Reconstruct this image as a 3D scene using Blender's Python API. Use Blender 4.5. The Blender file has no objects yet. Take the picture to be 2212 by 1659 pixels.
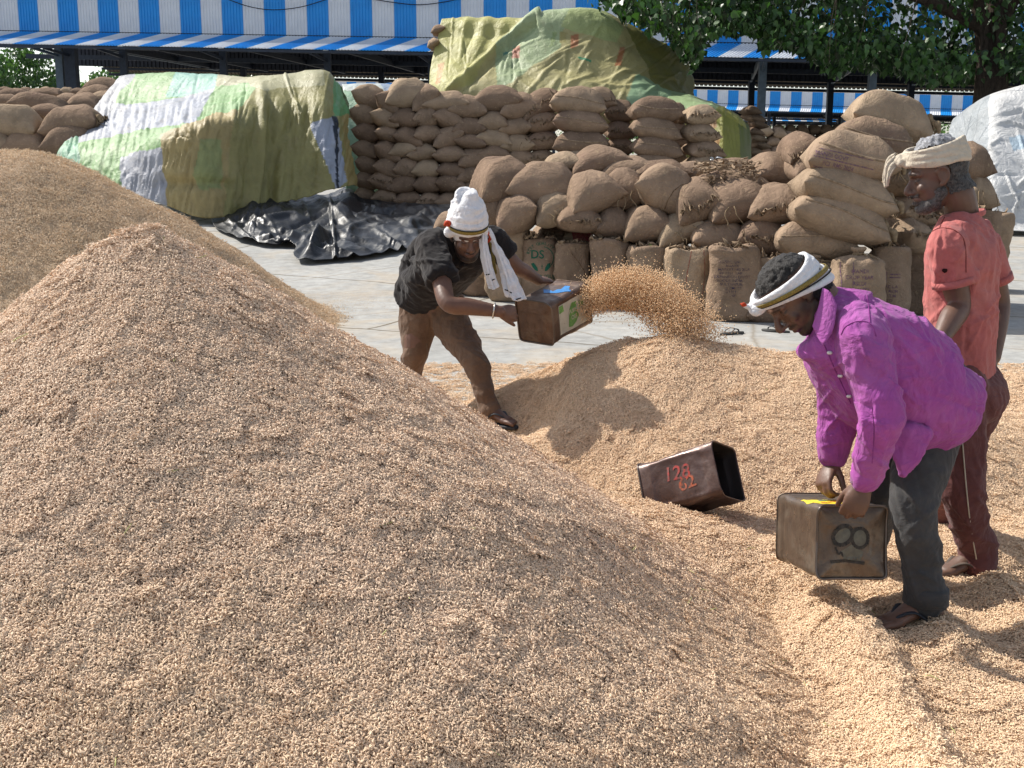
import bpy, bmesh, math, random
import numpy as np
from mathutils import Vector, Matrix
from mathutils.bvhtree import BVHTree

R = math.radians
rng = np.random.default_rng(7)
random.seed(7)
scene = bpy.context.scene
COL = scene.collection

# ------------------------------------------------------------------ camera, sky, sun, exposure
FP, CX, CY, CAMH, PITCH = 2500.0, 1106.0, 829.5, 1.56, R(11.01)
cs, sn = math.cos(PITCH), math.sin(PITCH)
cam = bpy.data.cameras.new('camera'); cam_ob = bpy.data.objects.new('camera', cam); COL.objects.link(cam_ob)
cam.sensor_width = 36.0; cam.lens = 36.0 * FP / 2212.0
cam.clip_start = 0.05; cam.clip_end = 2000
cam_ob.location = (0, 0, CAMH); cam_ob.rotation_euler = (R(90) - PITCH, 0, 0)
scene.camera = cam_ob

SUN = Vector((-0.80, 0.50, 0.92)).normalized()
world = bpy.data.worlds.new('World'); scene.world = world; world.use_nodes = True
wn = world.node_tree; wn.nodes.clear()
sky = wn.nodes.new('ShaderNodeTexSky'); sky.sky_type = 'NISHITA'; sky.sun_disc = False
sky.sun_elevation = math.asin(SUN.z); sky.sun_rotation = math.atan2(SUN.x, SUN.y)
sky.air_density = 1.0; sky.dust_density = 1.2; sky.ozone_density = 1.0
bg = wn.nodes.new('ShaderNodeBackground'); bg.inputs[1].default_value = 0.135
wo = wn.nodes.new('ShaderNodeOutputWorld')
hz = wn.nodes.new('ShaderNodeHueSaturation'); hz.inputs['Saturation'].default_value = 0.55      # hazy, whitish sky
wn.links.new(sky.outputs[0], hz.inputs['Color']); wn.links.new(hz.outputs[0], bg.inputs[0]); wn.links.new(bg.outputs[0], wo.inputs[0])
sl = bpy.data.lights.new('sun', 'SUN'); sl.energy = 4.8; sl.angle = R(0.55); sl.color = (1.0, 0.945, 0.86)
so = bpy.data.objects.new('sun', sl); COL.objects.link(so)
so.rotation_euler = SUN.to_track_quat('Z', 'Y').to_euler(); so.location = SUN * 60
scene.view_settings.view_transform = 'Standard'; scene.view_settings.look = 'None'
scene.view_settings.gamma = 1.0; scene.view_settings.use_curve_mapping = False
scene.view_settings.exposure = 0.52
scene.cycles.max_bounces = 8; scene.cycles.diffuse_bounces = 4; scene.cycles.glossy_bounces = 3
scene.cycles.transparent_max_bounces = 6

# ------------------------------------------------------------------ helpers
def P(px, py, d):
    """photo point (2212 x 1659 frame) at depth d along the view axis -> world"""
    x = (px - CX) / FP * d; u = (CY - py) / FP * d
    return np.array((x, d * cs + u * sn, CAMH - d * sn + u * cs))

def PV(px, py, d):
    return Vector(P(px, py, d))

def ground_z(y):
    return 0.6 * np.clip((np.asarray(y, float) - 14.0) / 10.0, 0, 1)

def G(px, py, dz=0.0):
    """photo point -> point on the ground"""
    lo, hi = 1.0, 400.0
    for _ in range(60):
        m = 0.5 * (lo + hi); p = P(px, py, m)
        if p[2] > float(ground_z(p[1])) + dz: lo = m
        else: hi = m
    return P(px, py, lo)

_tab = np.random.default_rng(99).random(8192) * 2 - 1
def _h(i, j, k, s):
    n = (i * 73856093) ^ (j * 19349663) ^ (k * 83492791) ^ (s * 2654435)
    n = (n ^ (n >> 13)) * 1274126177
    return _tab[(n ^ (n >> 16)) & 8191]
def vnoise(p, s=0):
    p = np.asarray(p, float); f = np.floor(p).astype(np.int64); t = p - f
    t = t * t * t * (t * (t * 6 - 15) + 10)
    i, j, k = f[..., 0], f[..., 1], f[..., 2]; a, b, c = t[..., 0], t[..., 1], t[..., 2]
    r = 0
    for di in (0, 1):
        for dj in (0, 1):
            for dk in (0, 1):
                r = r + _h(i + di, j + dj, k + dk, s) * (a if di else 1 - a) * (b if dj else 1 - b) * (c if dk else 1 - c)
    return r
def fbm(p, s=0, o=4, g=0.5):
    p = np.asarray(p, float); r = 0; a = 1.0
    for n in range(o):
        r = r + a * vnoise(p * 2.03 ** n + n * 7.31, s + n); a *= g
    return r
def ridge(p, s=0, o=3):
    p = np.asarray(p, float); r = 0; a = 1.0
    for n in range(o):
        r = r + a * (1 - 2.2 * np.abs(vnoise(p * 1.9 ** n + n * 3.7, s + n))); a *= 0.5
    return r
def xyz(x, y, z):
    return np.stack(np.broadcast_arrays(np.asarray(x, float), np.asarray(y, float), np.asarray(z, float)), -1)

def norm(v):
    v = np.asarray(v, float); return v / (np.linalg.norm(v) + 1e-12)

def mesh(name, V, F, smooth=True):
    me = bpy.data.meshes.new(name)
    V = np.asarray(V, np.float32)
    if isinstance(F, np.ndarray):
        n = F.shape[1]; nf = len(F)
        me.vertices.add(len(V)); me.vertices.foreach_set('co', V.ravel())
        me.loops.add(nf * n); me.loops.foreach_set('vertex_index', F.astype(np.int32).ravel())
        me.polygons.add(nf); me.polygons.foreach_set('loop_start', np.arange(0, nf * n, n, dtype=np.int32))
        try: me.polygons.foreach_set('loop_total', np.full(nf, n, dtype=np.int32))
        except Exception: pass
        me.update(calc_edges=True); me.validate()
    else:
        me.from_pydata([tuple(map(float, v)) for v in V], [], [tuple(int(i) for i in f) for f in F]); me.update()
    if smooth: me.polygons.foreach_set('use_smooth', np.ones(len(me.polygons), bool))
    return me

def obj(name, me, m=None, parent=None, loc=None):
    o = bpy.data.objects.new(name, me); COL.objects.link(o)
    if m is not None and me is not None:
        if len(me.materials) == 0: me.materials.append(m)
        elif me.materials[0] is not m:
            o.material_slots[0].link = 'OBJECT'; o.material_slots[0].material = m
    if parent: o.parent = parent
    if loc is not None: o.location = loc
    return o
def mk(name, V, F, m, parent=None, smooth=True, loc=None):
    return obj(name, mesh(name, V, F, smooth), m, parent, loc)
def tag(o, label=None, cat=None, group=None, kind=None):
    if label: o['label'] = label
    if cat: o['category'] = cat
    if group: o['group'] = group
    if kind: o['kind'] = kind
    return o
def empty(name, loc=(0, 0, 0), label=None, cat=None, group=None, rot=None):
    o = bpy.data.objects.new(name, None); COL.objects.link(o); o.location = loc; o.empty_display_size = 0.1
    if rot: o.rotation_euler = rot
    return tag(o, label, cat, group)
def color_attr(me, cols, name='col'):
    a = me.color_attributes.new(name, 'FLOAT_COLOR', 'POINT')
    c = np.ones((len(me.vertices), 4), np.float32); c[:, :3] = cols
    a.data.foreach_set('color', c.ravel())
def coords(me):
    a = np.empty(len(me.vertices) * 3, np.float32); me.vertices.foreach_get('co', a); return a.reshape(-1, 3).astype(float)
def normals(me):
    a = np.empty(len(me.vertices) * 3, np.float32); me.vertices.foreach_get('normal', a); return a.reshape(-1, 3).astype(float)
def set_coords(me, V):
    me.vertices.foreach_set('co', np.asarray(V, np.float32).ravel()); me.update()

def gridF(nu, nv, wrap=False):
    """faces of a grid whose vertex index is i*nv + j; wrap closes j"""
    i = np.arange(nu - 1)[:, None]; j = np.arange(nv if wrap else nv - 1)[None, :]; k = (j + 1) % nv
    a = i * nv + j; b = i * nv + k; c = (i + 1) * nv + k; d = (i + 1) * nv + j
    return np.stack([a, b, c, d], -1).reshape(-1, 4)

def merge(parts):
    Vs, Fs, n = [], [], 0
    for V, F in parts:
        V = np.asarray(V, float); Vs.append(V)
        Fs += [tuple(int(q) + n for q in f) for f in F]; n += len(V)
    return np.concatenate(Vs), Fs

def boxVF(c, s, rot=None):
    c = np.asarray(c, float); s = np.asarray(s, float) / 2
    V = np.array([(x, y, z) for x in (-1, 1) for y in (-1, 1) for z in (-1, 1)], float) * s
    if rot is not None: V = V @ np.array(rot).T
    return V + c, [(0, 1, 3, 2), (4, 6, 7, 5), (0, 4, 5, 1), (2, 3, 7, 6), (0, 2, 6, 4), (1, 5, 7, 3)]

def beam(a, b, w, h):
    """a box bar from a to b"""
    a = np.asarray(a, float); b = np.asarray(b, float); d = b - a; L = np.linalg.norm(d); d = d / L
    up = np.array((0, 0, 1.0)) if abs(d[2]) < 0.95 else np.array((0, 1.0, 0))
    s = norm(np.cross(d, up)); u = np.cross(s, d)
    M = np.stack([s, d, u], 1)
    return boxVF((a + b) / 2, (w, L, h), M)

def frames(pts, ref=None):
    pts = np.asarray(pts, float); n = len(pts); T = np.zeros_like(pts)
    for i in range(n):
        T[i] = norm(pts[min(i + 1, n - 1)] - pts[max(i - 1, 0)])
    A = []
    r = np.array(ref, float) if ref is not None else np.array((0.31, 0.87, 0.38))
    for i in range(n):
        a = r - T[i] * np.dot(r, T[i])
        if np.linalg.norm(a) < 1e-4: a = np.cross(T[i], (0.3, 0.2, 0.9))
        a = norm(a); A.append(a)
        if ref is None: r = a
    A = np.array(A); B = np.cross(T, A)
    return T, A, B

def tube(pts, rad, ref=None, seg=14, cap=True, sup=2.0):
    """a closed tube through pts; rad entries are r or (ra, rb): ra along ref, rb across it"""
    pts = np.asarray(pts, float)
    rr = np.array([(r, r) if np.isscalar(r) else r for r in rad], float)
    T, A, B = frames(pts, ref)
    if cap:   # rounded ends
        p0, p1, r0, r1 = [], [], [], []
        for q in (0.96, 0.75, 0.4):
            h = math.sqrt(1 - (1 - q) ** 2) if False else q
            k = math.sqrt(max(0, 1 - h * h))
            p0.append(pts[0] - T[0] * min(rr[0]) * h); r0.append(rr[0] * k)
            p1.insert(0, pts[-1] + T[-1] * min(rr[-1]) * h); r1.insert(0, rr[-1] * k)
        pts2 = np.concatenate([p0, pts, p1]); rr2 = np.concatenate([r0, rr, r1])
        A2 = np.concatenate([[A[0]] * 3, A, [A[-1]] * 3]); B2 = np.concatenate([[B[0]] * 3, B, [B[-1]] * 3])
    else: pts2, rr2, A2, B2 = pts, rr, A, B
    th = np.linspace(0, 2 * math.pi, seg, endpoint=False); c, s = np.cos(th), np.sin(th)
    if sup != 2.0:
        c = np.sign(c) * np.abs(c) ** (2 / sup); s = np.sign(s) * np.abs(s) ** (2 / sup)
    V = pts2[:, None, :] + A2[:, None, :] * (rr2[:, 0:1] * c[None])[..., None] + B2[:, None, :] * (rr2[:, 1:2] * s[None])[..., None]
    n = len(pts2); V = V.reshape(-1, 3)
    F = [tuple(int(x) for x in f) for f in gridF(n, seg, True)]
    V = np.concatenate([V, [pts2[0], pts2[-1]]]); a, b = n * seg, n * seg + 1
    for j in range(seg):
        k = (j + 1) % seg
        F.append((a, k, j)); F.append((b, (n - 1) * seg + j, (n - 1) * seg + k))
    return V, F
def smooth_path(pts, n):
    pts = np.asarray(pts, float); m = len(pts)
    if m < 3: return np.array([pts[0] + (pts[-1] - pts[0]) * t for t in np.linspace(0, 1, n)])
    q = np.concatenate([[2 * pts[0] - pts[1]], pts, [2 * pts[-1] - pts[-2]]])
    out = []
    for t in np.linspace(0, m - 1 - 1e-9, n):
        i = int(t); f = t - i; a, b, c, d = q[i], q[i + 1], q[i + 2], q[i + 3]
        out.append(0.5 * (2 * b + (c - a) * f + (2 * a - 5 * b + 4 * c - d) * f * f + (3 * b - a - 3 * c + d) * f ** 3))
    return np.array(out)
def limb(pts, rad, n=None, ref=None, seg=16, sup=2.0):
    """smooth tube: path and radii both interpolated"""
    rr = np.array([(r, r) if np.isscalar(r) else r for r in rad], float)
    n = n or 5 * len(pts)
    return tube(smooth_path(pts, n), smooth_path(rr, n), ref, seg, True, sup)
def ell(c, r, M=None, seg=16):
    th = np.linspace(0, math.pi, seg // 2 + 2)[1:-1]; ph = np.linspace(0, 2 * math.pi, seg, endpoint=False)
    V = np.stack([np.outer(np.sin(th), np.cos(ph)), np.outer(np.sin(th), np.sin(ph)), np.outer(np.cos(th), np.ones(seg))], -1).reshape(-1, 3)
    V = np.concatenate([V, [(0, 0, 1), (0, 0, -1)]]) * np.asarray(r, float)
    if M is not None: V = V @ np.array(M).T
    n = len(th)
    F = [tuple(int(x) for x in f) for f in gridF(n, seg, True)]
    for j in range(seg):
        k = (j + 1) % seg
        F.append((n * seg, k, j)); F.append((n * seg + 1, (n - 1) * seg + j, (n - 1) * seg + k))
    return V + np.asarray(c, float), F

def union(parts, voxel, iters=4, fac=0.5):
    """one continuous surface from overlapping closed shapes"""
    V, F = merge(parts)
    me = bpy.data.meshes.new('tmp'); me.from_pydata([tuple(v) for v in V], [], F); me.update()
    bm = bmesh.new(); bm.from_mesh(me); bmesh.ops.recalc_face_normals(bm, faces=bm.faces); bm.to_mesh(me); bm.free()
    o = bpy.data.objects.new('tmp', me); COL.objects.link(o)
    m = o.modifiers.new('r', 'REMESH'); m.mode = 'VOXEL'; m.voxel_size = voxel
    if iters:
        s = o.modifiers.new('s', 'SMOOTH'); s.factor = fac; s.iterations = iters
    dg = bpy.context.evaluated_depsgraph_get()
    out = bpy.data.meshes.new_from_object(o.evaluated_get(dg))
    bpy.data.objects.remove(o); bpy.data.meshes.remove(me)
    out.polygons.foreach_set('use_smooth', np.ones(len(out.polygons), bool))
    return out

def catmull_surface(C, nu, nv):
    """C: rows x cols x 3 control points -> nu x nv smooth surface"""
    C = np.asarray(C, float)
    A = np.stack([smooth_path(C[:, j], nu) for j in range(C.shape[1])], 1)
    return np.stack([smooth_path(A[i], nv) for i in range(nu)], 0)
def grid_normals(S):
    du = np.gradient(S, axis=0); dv = np.gradient(S, axis=1); n = np.cross(dv, du)
    return n / (np.linalg.norm(n, axis=-1, keepdims=True) + 1e-9)
def in_poly(x, y, poly):
    r = np.zeros(np.shape(x), bool); n = len(poly)
    for i in range(n):
        x0, y0 = poly[i]; x1, y1 = poly[(i + 1) % n]
        c = ((y0 > y) != (y1 > y)) & (x < (x1 - x0) * (y - y0) / (y1 - y0 + 1e-12) + x0)
        r ^= c
    return r
def to_px(V):
    V = np.asarray(V, float); x = V[..., 0]; y = V[..., 1]; z = V[..., 2] - CAMH
    d = y * cs - z * sn; u = y * sn + z * cs
    return CX + FP * x / d, CY - FP * u / d

# ------------------------------------------------------------------ materials
def newmat(name, rough=0.8, spec=0.3, metal=0.0):
    m = bpy.data.materials.new(name); m.use_nodes = True; nt = m.node_tree
    b = nt.nodes['Principled BSDF']; b.inputs['Roughness'].default_value = rough
    b.inputs['Specular IOR Level'].default_value = spec; b.inputs['Metallic'].default_value = metal
    return m, nt, b
def N(nt, t, **kw):
    n = nt.nodes.new(t)
    for k, v in kw.items(): setattr(n, k, v)
    return n
def objco(nt, scale=(1, 1, 1)):
    tc = N(nt, 'ShaderNodeTexCoord'); mp = N(nt, 'ShaderNodeMapping'); mp.inputs['Scale'].default_value = scale
    nt.links.new(tc.outputs['Object'], mp.inputs['Vector']); return mp.outputs[0]
def noise(nt, vec, scale, detail=4, rough=0.55, dist=0.0):
    n = N(nt, 'ShaderNodeTexNoise'); n.inputs['Scale'].default_value = scale; n.inputs['Detail'].default_value = detail
    n.inputs['Roughness'].default_value = rough; n.inputs['Distortion'].default_value = dist
    if vec is not None: nt.links.new(vec, n.inputs['Vector'])
    return n.outputs['Fac']
def ramp(nt, fac, stops):
    r = N(nt, 'ShaderNodeValToRGB'); e = r.color_ramp.elements
    while len(e) < len(stops): e.new(0.5)
    for q, (p, c) in zip(e, stops):
        q.position = p; q.color = (c, c, c, 1) if np.isscalar(c) else (*c, 1)
    nt.links.new(fac, r.inputs[0]); return r.outputs[0]
def mix(nt, fac, a, b, mode='MIX'):
    n = N(nt, 'ShaderNodeMix', data_type='RGBA', blend_type=mode)
    for s, v in ((0, fac), (6, a), (7, b)):
        if hasattr(v, 'links'): nt.links.new(v, n.inputs[s])
        elif s == 0: n.inputs[0].default_value = v
        else: n.inputs[s].default_value = (*v, 1)
    return n.outputs[2]
def bump(nt, b, h, strength=0.4, dist=0.01, prev=None):
    n = N(nt, 'ShaderNodeBump'); n.inputs['Strength'].default_value = strength; n.inputs['Distance'].default_value = dist
    nt.links.new(h, n.inputs['Height'])
    if prev is not None: nt.links.new(prev, n.inputs['Normal'])
    nt.links.new(n.outputs[0], b.inputs['Normal']); return n.outputs[0]
def base(nt, b, c):
    if hasattr(c, 'links'): nt.links.new(c, b.inputs['Base Color'])
    else: b.inputs['Base Color'].default_value = (*c, 1)

def plain(name, c, rough=0.8, spec=0.3, metal=0.0, var=0.25, scale=6.0, bmp=0.0, bscale=40, c2=None):
    m, nt, b = newmat(name, rough, spec, metal); v = objco(nt)
    f = noise(nt, v, scale, 5)
    d = tuple(x * (1 - var) for x in c) if c2 is None else c2
    base(nt, b, mix(nt, ramp(nt, f, [(0.35, 0.0), (0.65, 1.0)]), d, c))
    if bmp: bump(nt, b, noise(nt, v, bscale, 4), bmp, 0.01)
    return m
def cloth(name, c, var=0.18, rough=0.9, wr=0.5, wscale=14, attr=None, fine=900, c2=None, sheen=0.1):
    m, nt, b = newmat(name, rough, 0.15); v = objco(nt)
    if attr:
        a = N(nt, 'ShaderNodeAttribute', attribute_name=attr); cc = a.outputs['Color']
    else: cc = c
    n1 = ramp(nt, noise(nt, v, 5, 6, 0.6), [(0.3, 1 - var), (0.7, 1.0)])
    n2 = ramp(nt, noise(nt, v, 60, 3, 0.6), [(0.3, 0.9), (0.7, 1.03)])
    col = mix(nt, 1.0, mix(nt, 1.0, cc, n1, 'MULTIPLY'), n2, 'MULTIPLY')
    if c2 is not None:
        col = mix(nt, ramp(nt, noise(nt, v, 3.2, 6, 0.65), [(0.5, 0.0), (0.75, 0.6)]), col, c2)
    base(nt, b, col)
    p = bump(nt, b, noise(nt, v, wscale, 4, 0.55, 1.4), wr, 0.022)
    bump(nt, b, noise(nt, v, fine, 1), 0.15, 0.001, p)
    if 'Sheen Weight' in b.inputs: b.inputs['Sheen Weight'].default_value = sheen
    return m
# ------------------------------------------------------------------ ground
def m_concrete():
    m, nt, b = newmat('concrete', 0.9, 0.2); v = objco(nt)
    a = ramp(nt, noise(nt, v, 0.55, 7, 0.62), [(0.32, (0.28, 0.275, 0.26)), (0.5, (0.345, 0.345, 0.33)), (0.7, (0.39, 0.39, 0.375))])
    d = ramp(nt, noise(nt, v, 7, 6, 0.7), [(0.35, 0.74), (0.65, 1.05)])
    c = mix(nt, 1.0, a, d, 'MULTIPLY')
    dust = ramp(nt, noise(nt, v, 0.9, 8, 0.7, 0.6), [(0.48, 0.0), (0.70, 0.6)])
    c = mix(nt, dust, c, (0.42, 0.34, 0.24))
    sp = ramp(nt, noise(nt, v, 90, 2, 0.5), [(0.66, 0.0), (0.72, 0.5)])
    c = mix(nt, sp, c, (0.30, 0.22, 0.12))
    # slab joints, a little wandering
    mp = N(nt, 'ShaderNodeMapping'); nt.links.new(v, mp.inputs['Vector']); mp.inputs['Rotation'].default_value = (0, 0, R(24)); mp.inputs['Location'].default_value = (1.3, 0.9, 0)
    wob = N(nt, 'ShaderNodeTexNoise'); wob.inputs['Scale'].default_value = 1.7; wob.inputs['Detail'].default_value = 6; nt.links.new(v, wob.inputs['Vector'])
    add = N(nt, 'ShaderNodeVectorMath', operation='MULTIPLY_ADD'); nt.links.new(wob.outputs['Color'], add.inputs[0])
    add.inputs[1].default_value = (0.16, 0.16, 0); nt.links.new(mp.outputs[0], add.inputs[2])
    br = N(nt, 'ShaderNodeTexBrick'); br.inputs['Scale'].default_value = 1.0; br.inputs['Brick Width'].default_value = 4.2; br.inputs['Row Height'].default_value = 3.4
    br.inputs['Mortar Size'].default_value = 0.022; br.inputs['Mortar Smooth'].default_value = 0.4; br.offset = 0.3
    nt.links.new(add.outputs[0], br.inputs['Vector'])
    br.inputs['Color1'].default_value = br.inputs['Color2'].default_value = (1, 1, 1, 1); br.inputs['Mortar'].default_value = (0.40, 0.35, 0.28, 1)
    c = mix(nt, 1.0, c, br.outputs['Color'], 'MULTIPLY')
    cr = N(nt, 'ShaderNodeTexVoronoi', feature='DISTANCE_TO_EDGE'); cr.inputs['Scale'].default_value = 0.33; nt.links.new(add.outputs[0], cr.inputs['Vector'])
    c = mix(nt, ramp(nt, cr.outputs['Distance'], [(0.0, 0.75), (0.006, 0.0)]), c, (0.2, 0.17, 0.13))
    base(nt, b, c)
    bump(nt, b, noise(nt, v, 45, 5, 0.7), 0.35, 0.01)
    return m
xs = np.array([-400, -120, -40, -20, -10, -5, 0, 5, 10, 20, 40, 120, 400.0])
ys = np.array([-60, -5, 0, 3, 6, 9, 12, 14, 16, 18, 20, 22, 24, 30, 45, 70, 120, 300, 900.0])
gx, gy = np.meshgrid(xs, ys, indexing='ij')
MAT_GROUND = m_concrete()
tag(mk('ground', xyz(gx, gy, ground_z(gy)).reshape(-1, 3), gridF(len(xs), len(ys)), MAT_GROUND, smooth=False), kind='structure')

# ------------------------------------------------------------------ market sheds of corrugated sheet
M_WHITE = plain('white_sheet', (0.66, 0.68, 0.71), 0.45, 0.4, var=0.14, scale=1.2, c2=(0.56, 0.58, 0.62))
M_BLUE = plain('blue_sheet', (0.012, 0.28, 0.70), 0.42, 0.4, var=0.16, scale=1.2, c2=(0.010, 0.22, 0.58))
M_STEEL = plain('dark_steel', (0.024, 0.034, 0.055), 0.6, 0.3, var=0.3)
M_POST = plain('blue_grey_post', (0.085, 0.12, 0.16), 0.55, 0.3, var=0.3)
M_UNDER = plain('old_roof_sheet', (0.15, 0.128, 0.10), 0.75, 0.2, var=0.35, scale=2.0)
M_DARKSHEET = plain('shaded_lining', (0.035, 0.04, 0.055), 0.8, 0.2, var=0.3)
M_LAMP = plain('lamp_glass', (0.55, 0.6, 0.63), 0.25, 0.5, var=0.1)

def corrugated(w, l, ribs, amp):
    """sheet in x (0..w) by y (0..l): square ribs standing proud in +z"""
    x, z = [], []
    p = w / ribs
    for i in range(ribs):
        for f, h in ((0.0, 0), (0.62, 0), (0.70, amp), (0.88, amp), (0.96, 0)):
            x.append((i + f) * p); z.append(h)
    x.append(w); z.append(0)
    x = np.array(x); z = np.array(z); n = len(x)
    V = np.concatenate([np.stack([x, np.full(n, y), z], 1) for y in (0, l)])
    T = V.copy(); T[:, 2] -= 0.004
    F = [(i, i + 1, n + i + 1, n + i) for i in range(n - 1)]
    F += [(2 * n + i + 1, 2 * n + i, 3 * n + i, 3 * n + i + 1) for i in range(n - 1)]
    F += [(2 * n + i, 2 * n + i + 1, i + 1, i) for i in range(n - 1)] + [(n + i, n + i + 1, 3 * n + i + 1, 3 * n + i) for i in range(n - 1)]
    return np.concatenate([V, T]), F

def shed(label, a, b, i0, i1, depth, h_fascia, awn, skew, back_from=None, cols=None, backcols=None, first_white=True, lamps=(), ribs=7, beams=True):
    """a, b: world points on the foot of the striped wall (photo left, right); stripes one metre wide i0..i1 counted from a"""
    a = np.array(a); b = np.array(b); ex = (b - a); L = np.linalg.norm(ex[:2]); ex = ex / L       # ex falls gently with the gutter
    eh = np.array((ex[0], ex[1], 0)); ey = np.array((-ex[1], ex[0], 0)); ez = np.array((0, 0, 1.0))
    root = empty('market_shed', a, label, 'shed')
    fall = ex[2]
    Sh = Matrix(((ex[0], ey[0], 0, 0), (ex[1], ey[1], 0, 0), (fall, 0, 1, 0), (0, 0, 0, 1)))
    def W(x, y, z): return np.array((ex[0] * x + ey[0] * y, ex[1] * x + ey[1] * y, fall * x + z))
    # wall sheets: vertical; awning sheets: sloping out toward the yard
    V, F = corrugated(1.0, h_fascia, ribs, 0.035)
    wv = np.array([W(x, -z, y) for x, y, z in V]); mw = mesh('wall_sheet', wv, F, False); mw.materials.append(M_WHITE)
    out, drop = awn
    V, F = corrugated(1.0, 1.0, ribs, 0.035)
    av = np.array([W(x + skew * (1 - y), -out * (1 - y) - 0.01, -0.06 - drop * (1 - y) + z) for x, y, z in V]); ma = mesh('awning_sheet', av, F, False); ma.materials.append(M_WHITE)
    for i in range(i0, i1):
        m = M_WHITE if (i % 2 == 0) == first_white else M_BLUE
        for nm, me in (('wall_sheet', mw), ('awning_sheet', ma)):
            o = obj(nm, me, m, root); off = W(i, 0, 0); o.location = off
            if m is M_WHITE: pass
    # gutter edge, flashing
    e = []
    e.append(beam(W(i0 + skew, -out + 0.03, -0.15 - drop), W(i1 + skew, -out + 0.03, -0.15 - drop), 0.07, 0.10))
    e.append(beam(W(i0, 0.10, -0.06), W(i1, 0.10, -0.06), 0.1, 0.34))
    V, F = merge(e); mk('eaves_beam', V, F, M_STEEL, root, False)
    # lining: monitor roof over the bay, closed and dark
    gz = 0.6 - a[2]
    xb = i0 if back_from is None else back_from
    xf_ = i0 if back_from is None else back_from + 6.2
    V = [W(xf_, 0.2, 0.3), W(i1, 0.2, 0.3), W(i1, depth / 2, 1.8), W((xf_ + xb) / 2, depth / 2, 1.8), W(xb, depth, 0.3), W(i1, depth, 0.3)]
    V2 = [v + np.array((0, 0, 0.12)) for v in V]
    F = [(0, 1, 2, 3), (3, 2, 5, 4), (6, 9, 8, 7), (9, 10, 11, 8), (0, 6, 7, 1), (4, 5, 11, 10), (0, 3, 9, 6), (3, 4, 10, 9), (1, 7, 8, 2), (2, 8, 11, 5)]
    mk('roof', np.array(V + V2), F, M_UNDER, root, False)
    # back wall band and back awning: corrugated, seen from below
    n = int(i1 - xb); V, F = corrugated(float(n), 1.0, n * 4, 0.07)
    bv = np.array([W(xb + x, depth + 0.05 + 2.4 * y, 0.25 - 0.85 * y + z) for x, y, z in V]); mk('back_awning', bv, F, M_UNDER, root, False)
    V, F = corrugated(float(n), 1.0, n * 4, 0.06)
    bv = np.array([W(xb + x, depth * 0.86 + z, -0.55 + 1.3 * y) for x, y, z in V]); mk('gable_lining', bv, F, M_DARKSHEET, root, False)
    if beams:
        for yy, zz, hh in ((depth * 0.30, -0.25, 0.22), (depth * 0.62, -0.35, 0.25), (depth + 0.7, -0.14, 0.14), (depth + 1.5, -0.42, 0.14), (depth + 2.35, -0.72, 0.16)):
            V, F = beam(W(xb, yy, zz), W(i1, yy, zz), 0.12, hh); mk('purlin', V, F, M_STEEL, root, False)
    for x, w, m in cols or []:
        V, F = merge([beam(W(x, 0.16, gz - fall * x), W(x, 0.16, -0.12), w, w), beam(W(x, 0.1, -1.1), W(x, -out + 0.2, -drop - 0.18), 0.10, 0.12),
                      boxVF(W(x, 0.16, gz - fall * x + 0.03), (w * 2.2, w * 2.2, 0.06)), beam(W(x, 0.2, -0.35), W(x, depth, -0.35), 0.12, 0.3)])
        mk('column', V, F, m, root, False)
    for x, w, m in backcols or []:
        V, F = merge([beam(W(x, depth, gz - fall * x), W(x, depth, 0.3), w, w), beam(W(x, depth, -1.0), W(x, depth + 2.2, -0.75), 0.1, 0.12),
                      boxVF(W(x, depth, gz - fall * x + 0.03), (w * 2.2, w * 2.2, 0.06))])
        mk('column', V, F, m, root, False)
    for x in lamps:
        c = W(x, -0.05, -0.62)
        o = mk('floodlight', *merge([ell((0, 0, 0), (0.13, 0.10, 0.13), seg=14), beam((0, 0.02, 0.0), (0, 0.16, 0.28), 0.05, 0.05)]), M_LAMP, root); o.location = c
    return root, W

A1, B1 = P(0, 65, 54.0), P(2006, 98, 47.3)
exl = np.linalg.norm((B1 - A1)[:2])
def sx(px, row=80):
    """stripe coordinate along the first shed for a photo column"""
    t = np.linspace(-0.3, 1.4, 3000); q = A1[None] + t[:, None] * (B1 - A1)[None]
    x, _ = to_px(q); return float(t[np.argmin(np.abs(x - px))] * exl)
C = []
for px in (259, 476, 703, 930, 1160, 1400, 1650, 1890, 2130): C.append((sx(px), 0.30, M_POST if px > 1500 else M_STEEL))  # right posts get a lighter colour that stands for the light on them
C.append((sx(120), 0.34, M_POST)); C.append((sx(146), 0.50, M_STEEL))
Bk = [(sx(px) , 0.30, M_STEEL) for px in ()]
shed1, W1 = shed('long market shed with blue and white striped wall, right behind the stacks', A1, B1, -6, 56, 18.0, 3.0, (2.3, 0.74), -0.95,
     back_from=sx(150) - 9.2, cols=C, backcols=[(sx(146) + 5.4 + 4.45 * k * 0.98, 0.32, M_STEEL) for k in range(-1, 13)], lamps=[sx(p) for p in (259, 476, 703, 1646, 1895)])
shed2, W2 = shed('second striped shed seen through the open bays of the nearest shed', P(1505, 222, 113), P(2100, 236, 110), -44, 40, 16.0, 1.25, (1.6, 0.62), -0.3,
     cols=[(x, 0.3, M_STEEL) for x in np.arange(-42, 40, 7.0)], backcols=[(x, 0.3, M_STEEL) for x in np.arange(-40, 40, 7.0)], first_white=True, ribs=5)
shed3, W3 = shed('farthest striped shed, a thin band low under the second shed', P(1595, 254, 190), P(1800, 257, 190), -6, 26, 14.0, 0.6, (1.2, 0.4), 0.0,
     cols=[(x, 0.3, M_STEEL) for x in np.arange(-4, 26, 6.0)], ribs=4)

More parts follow.
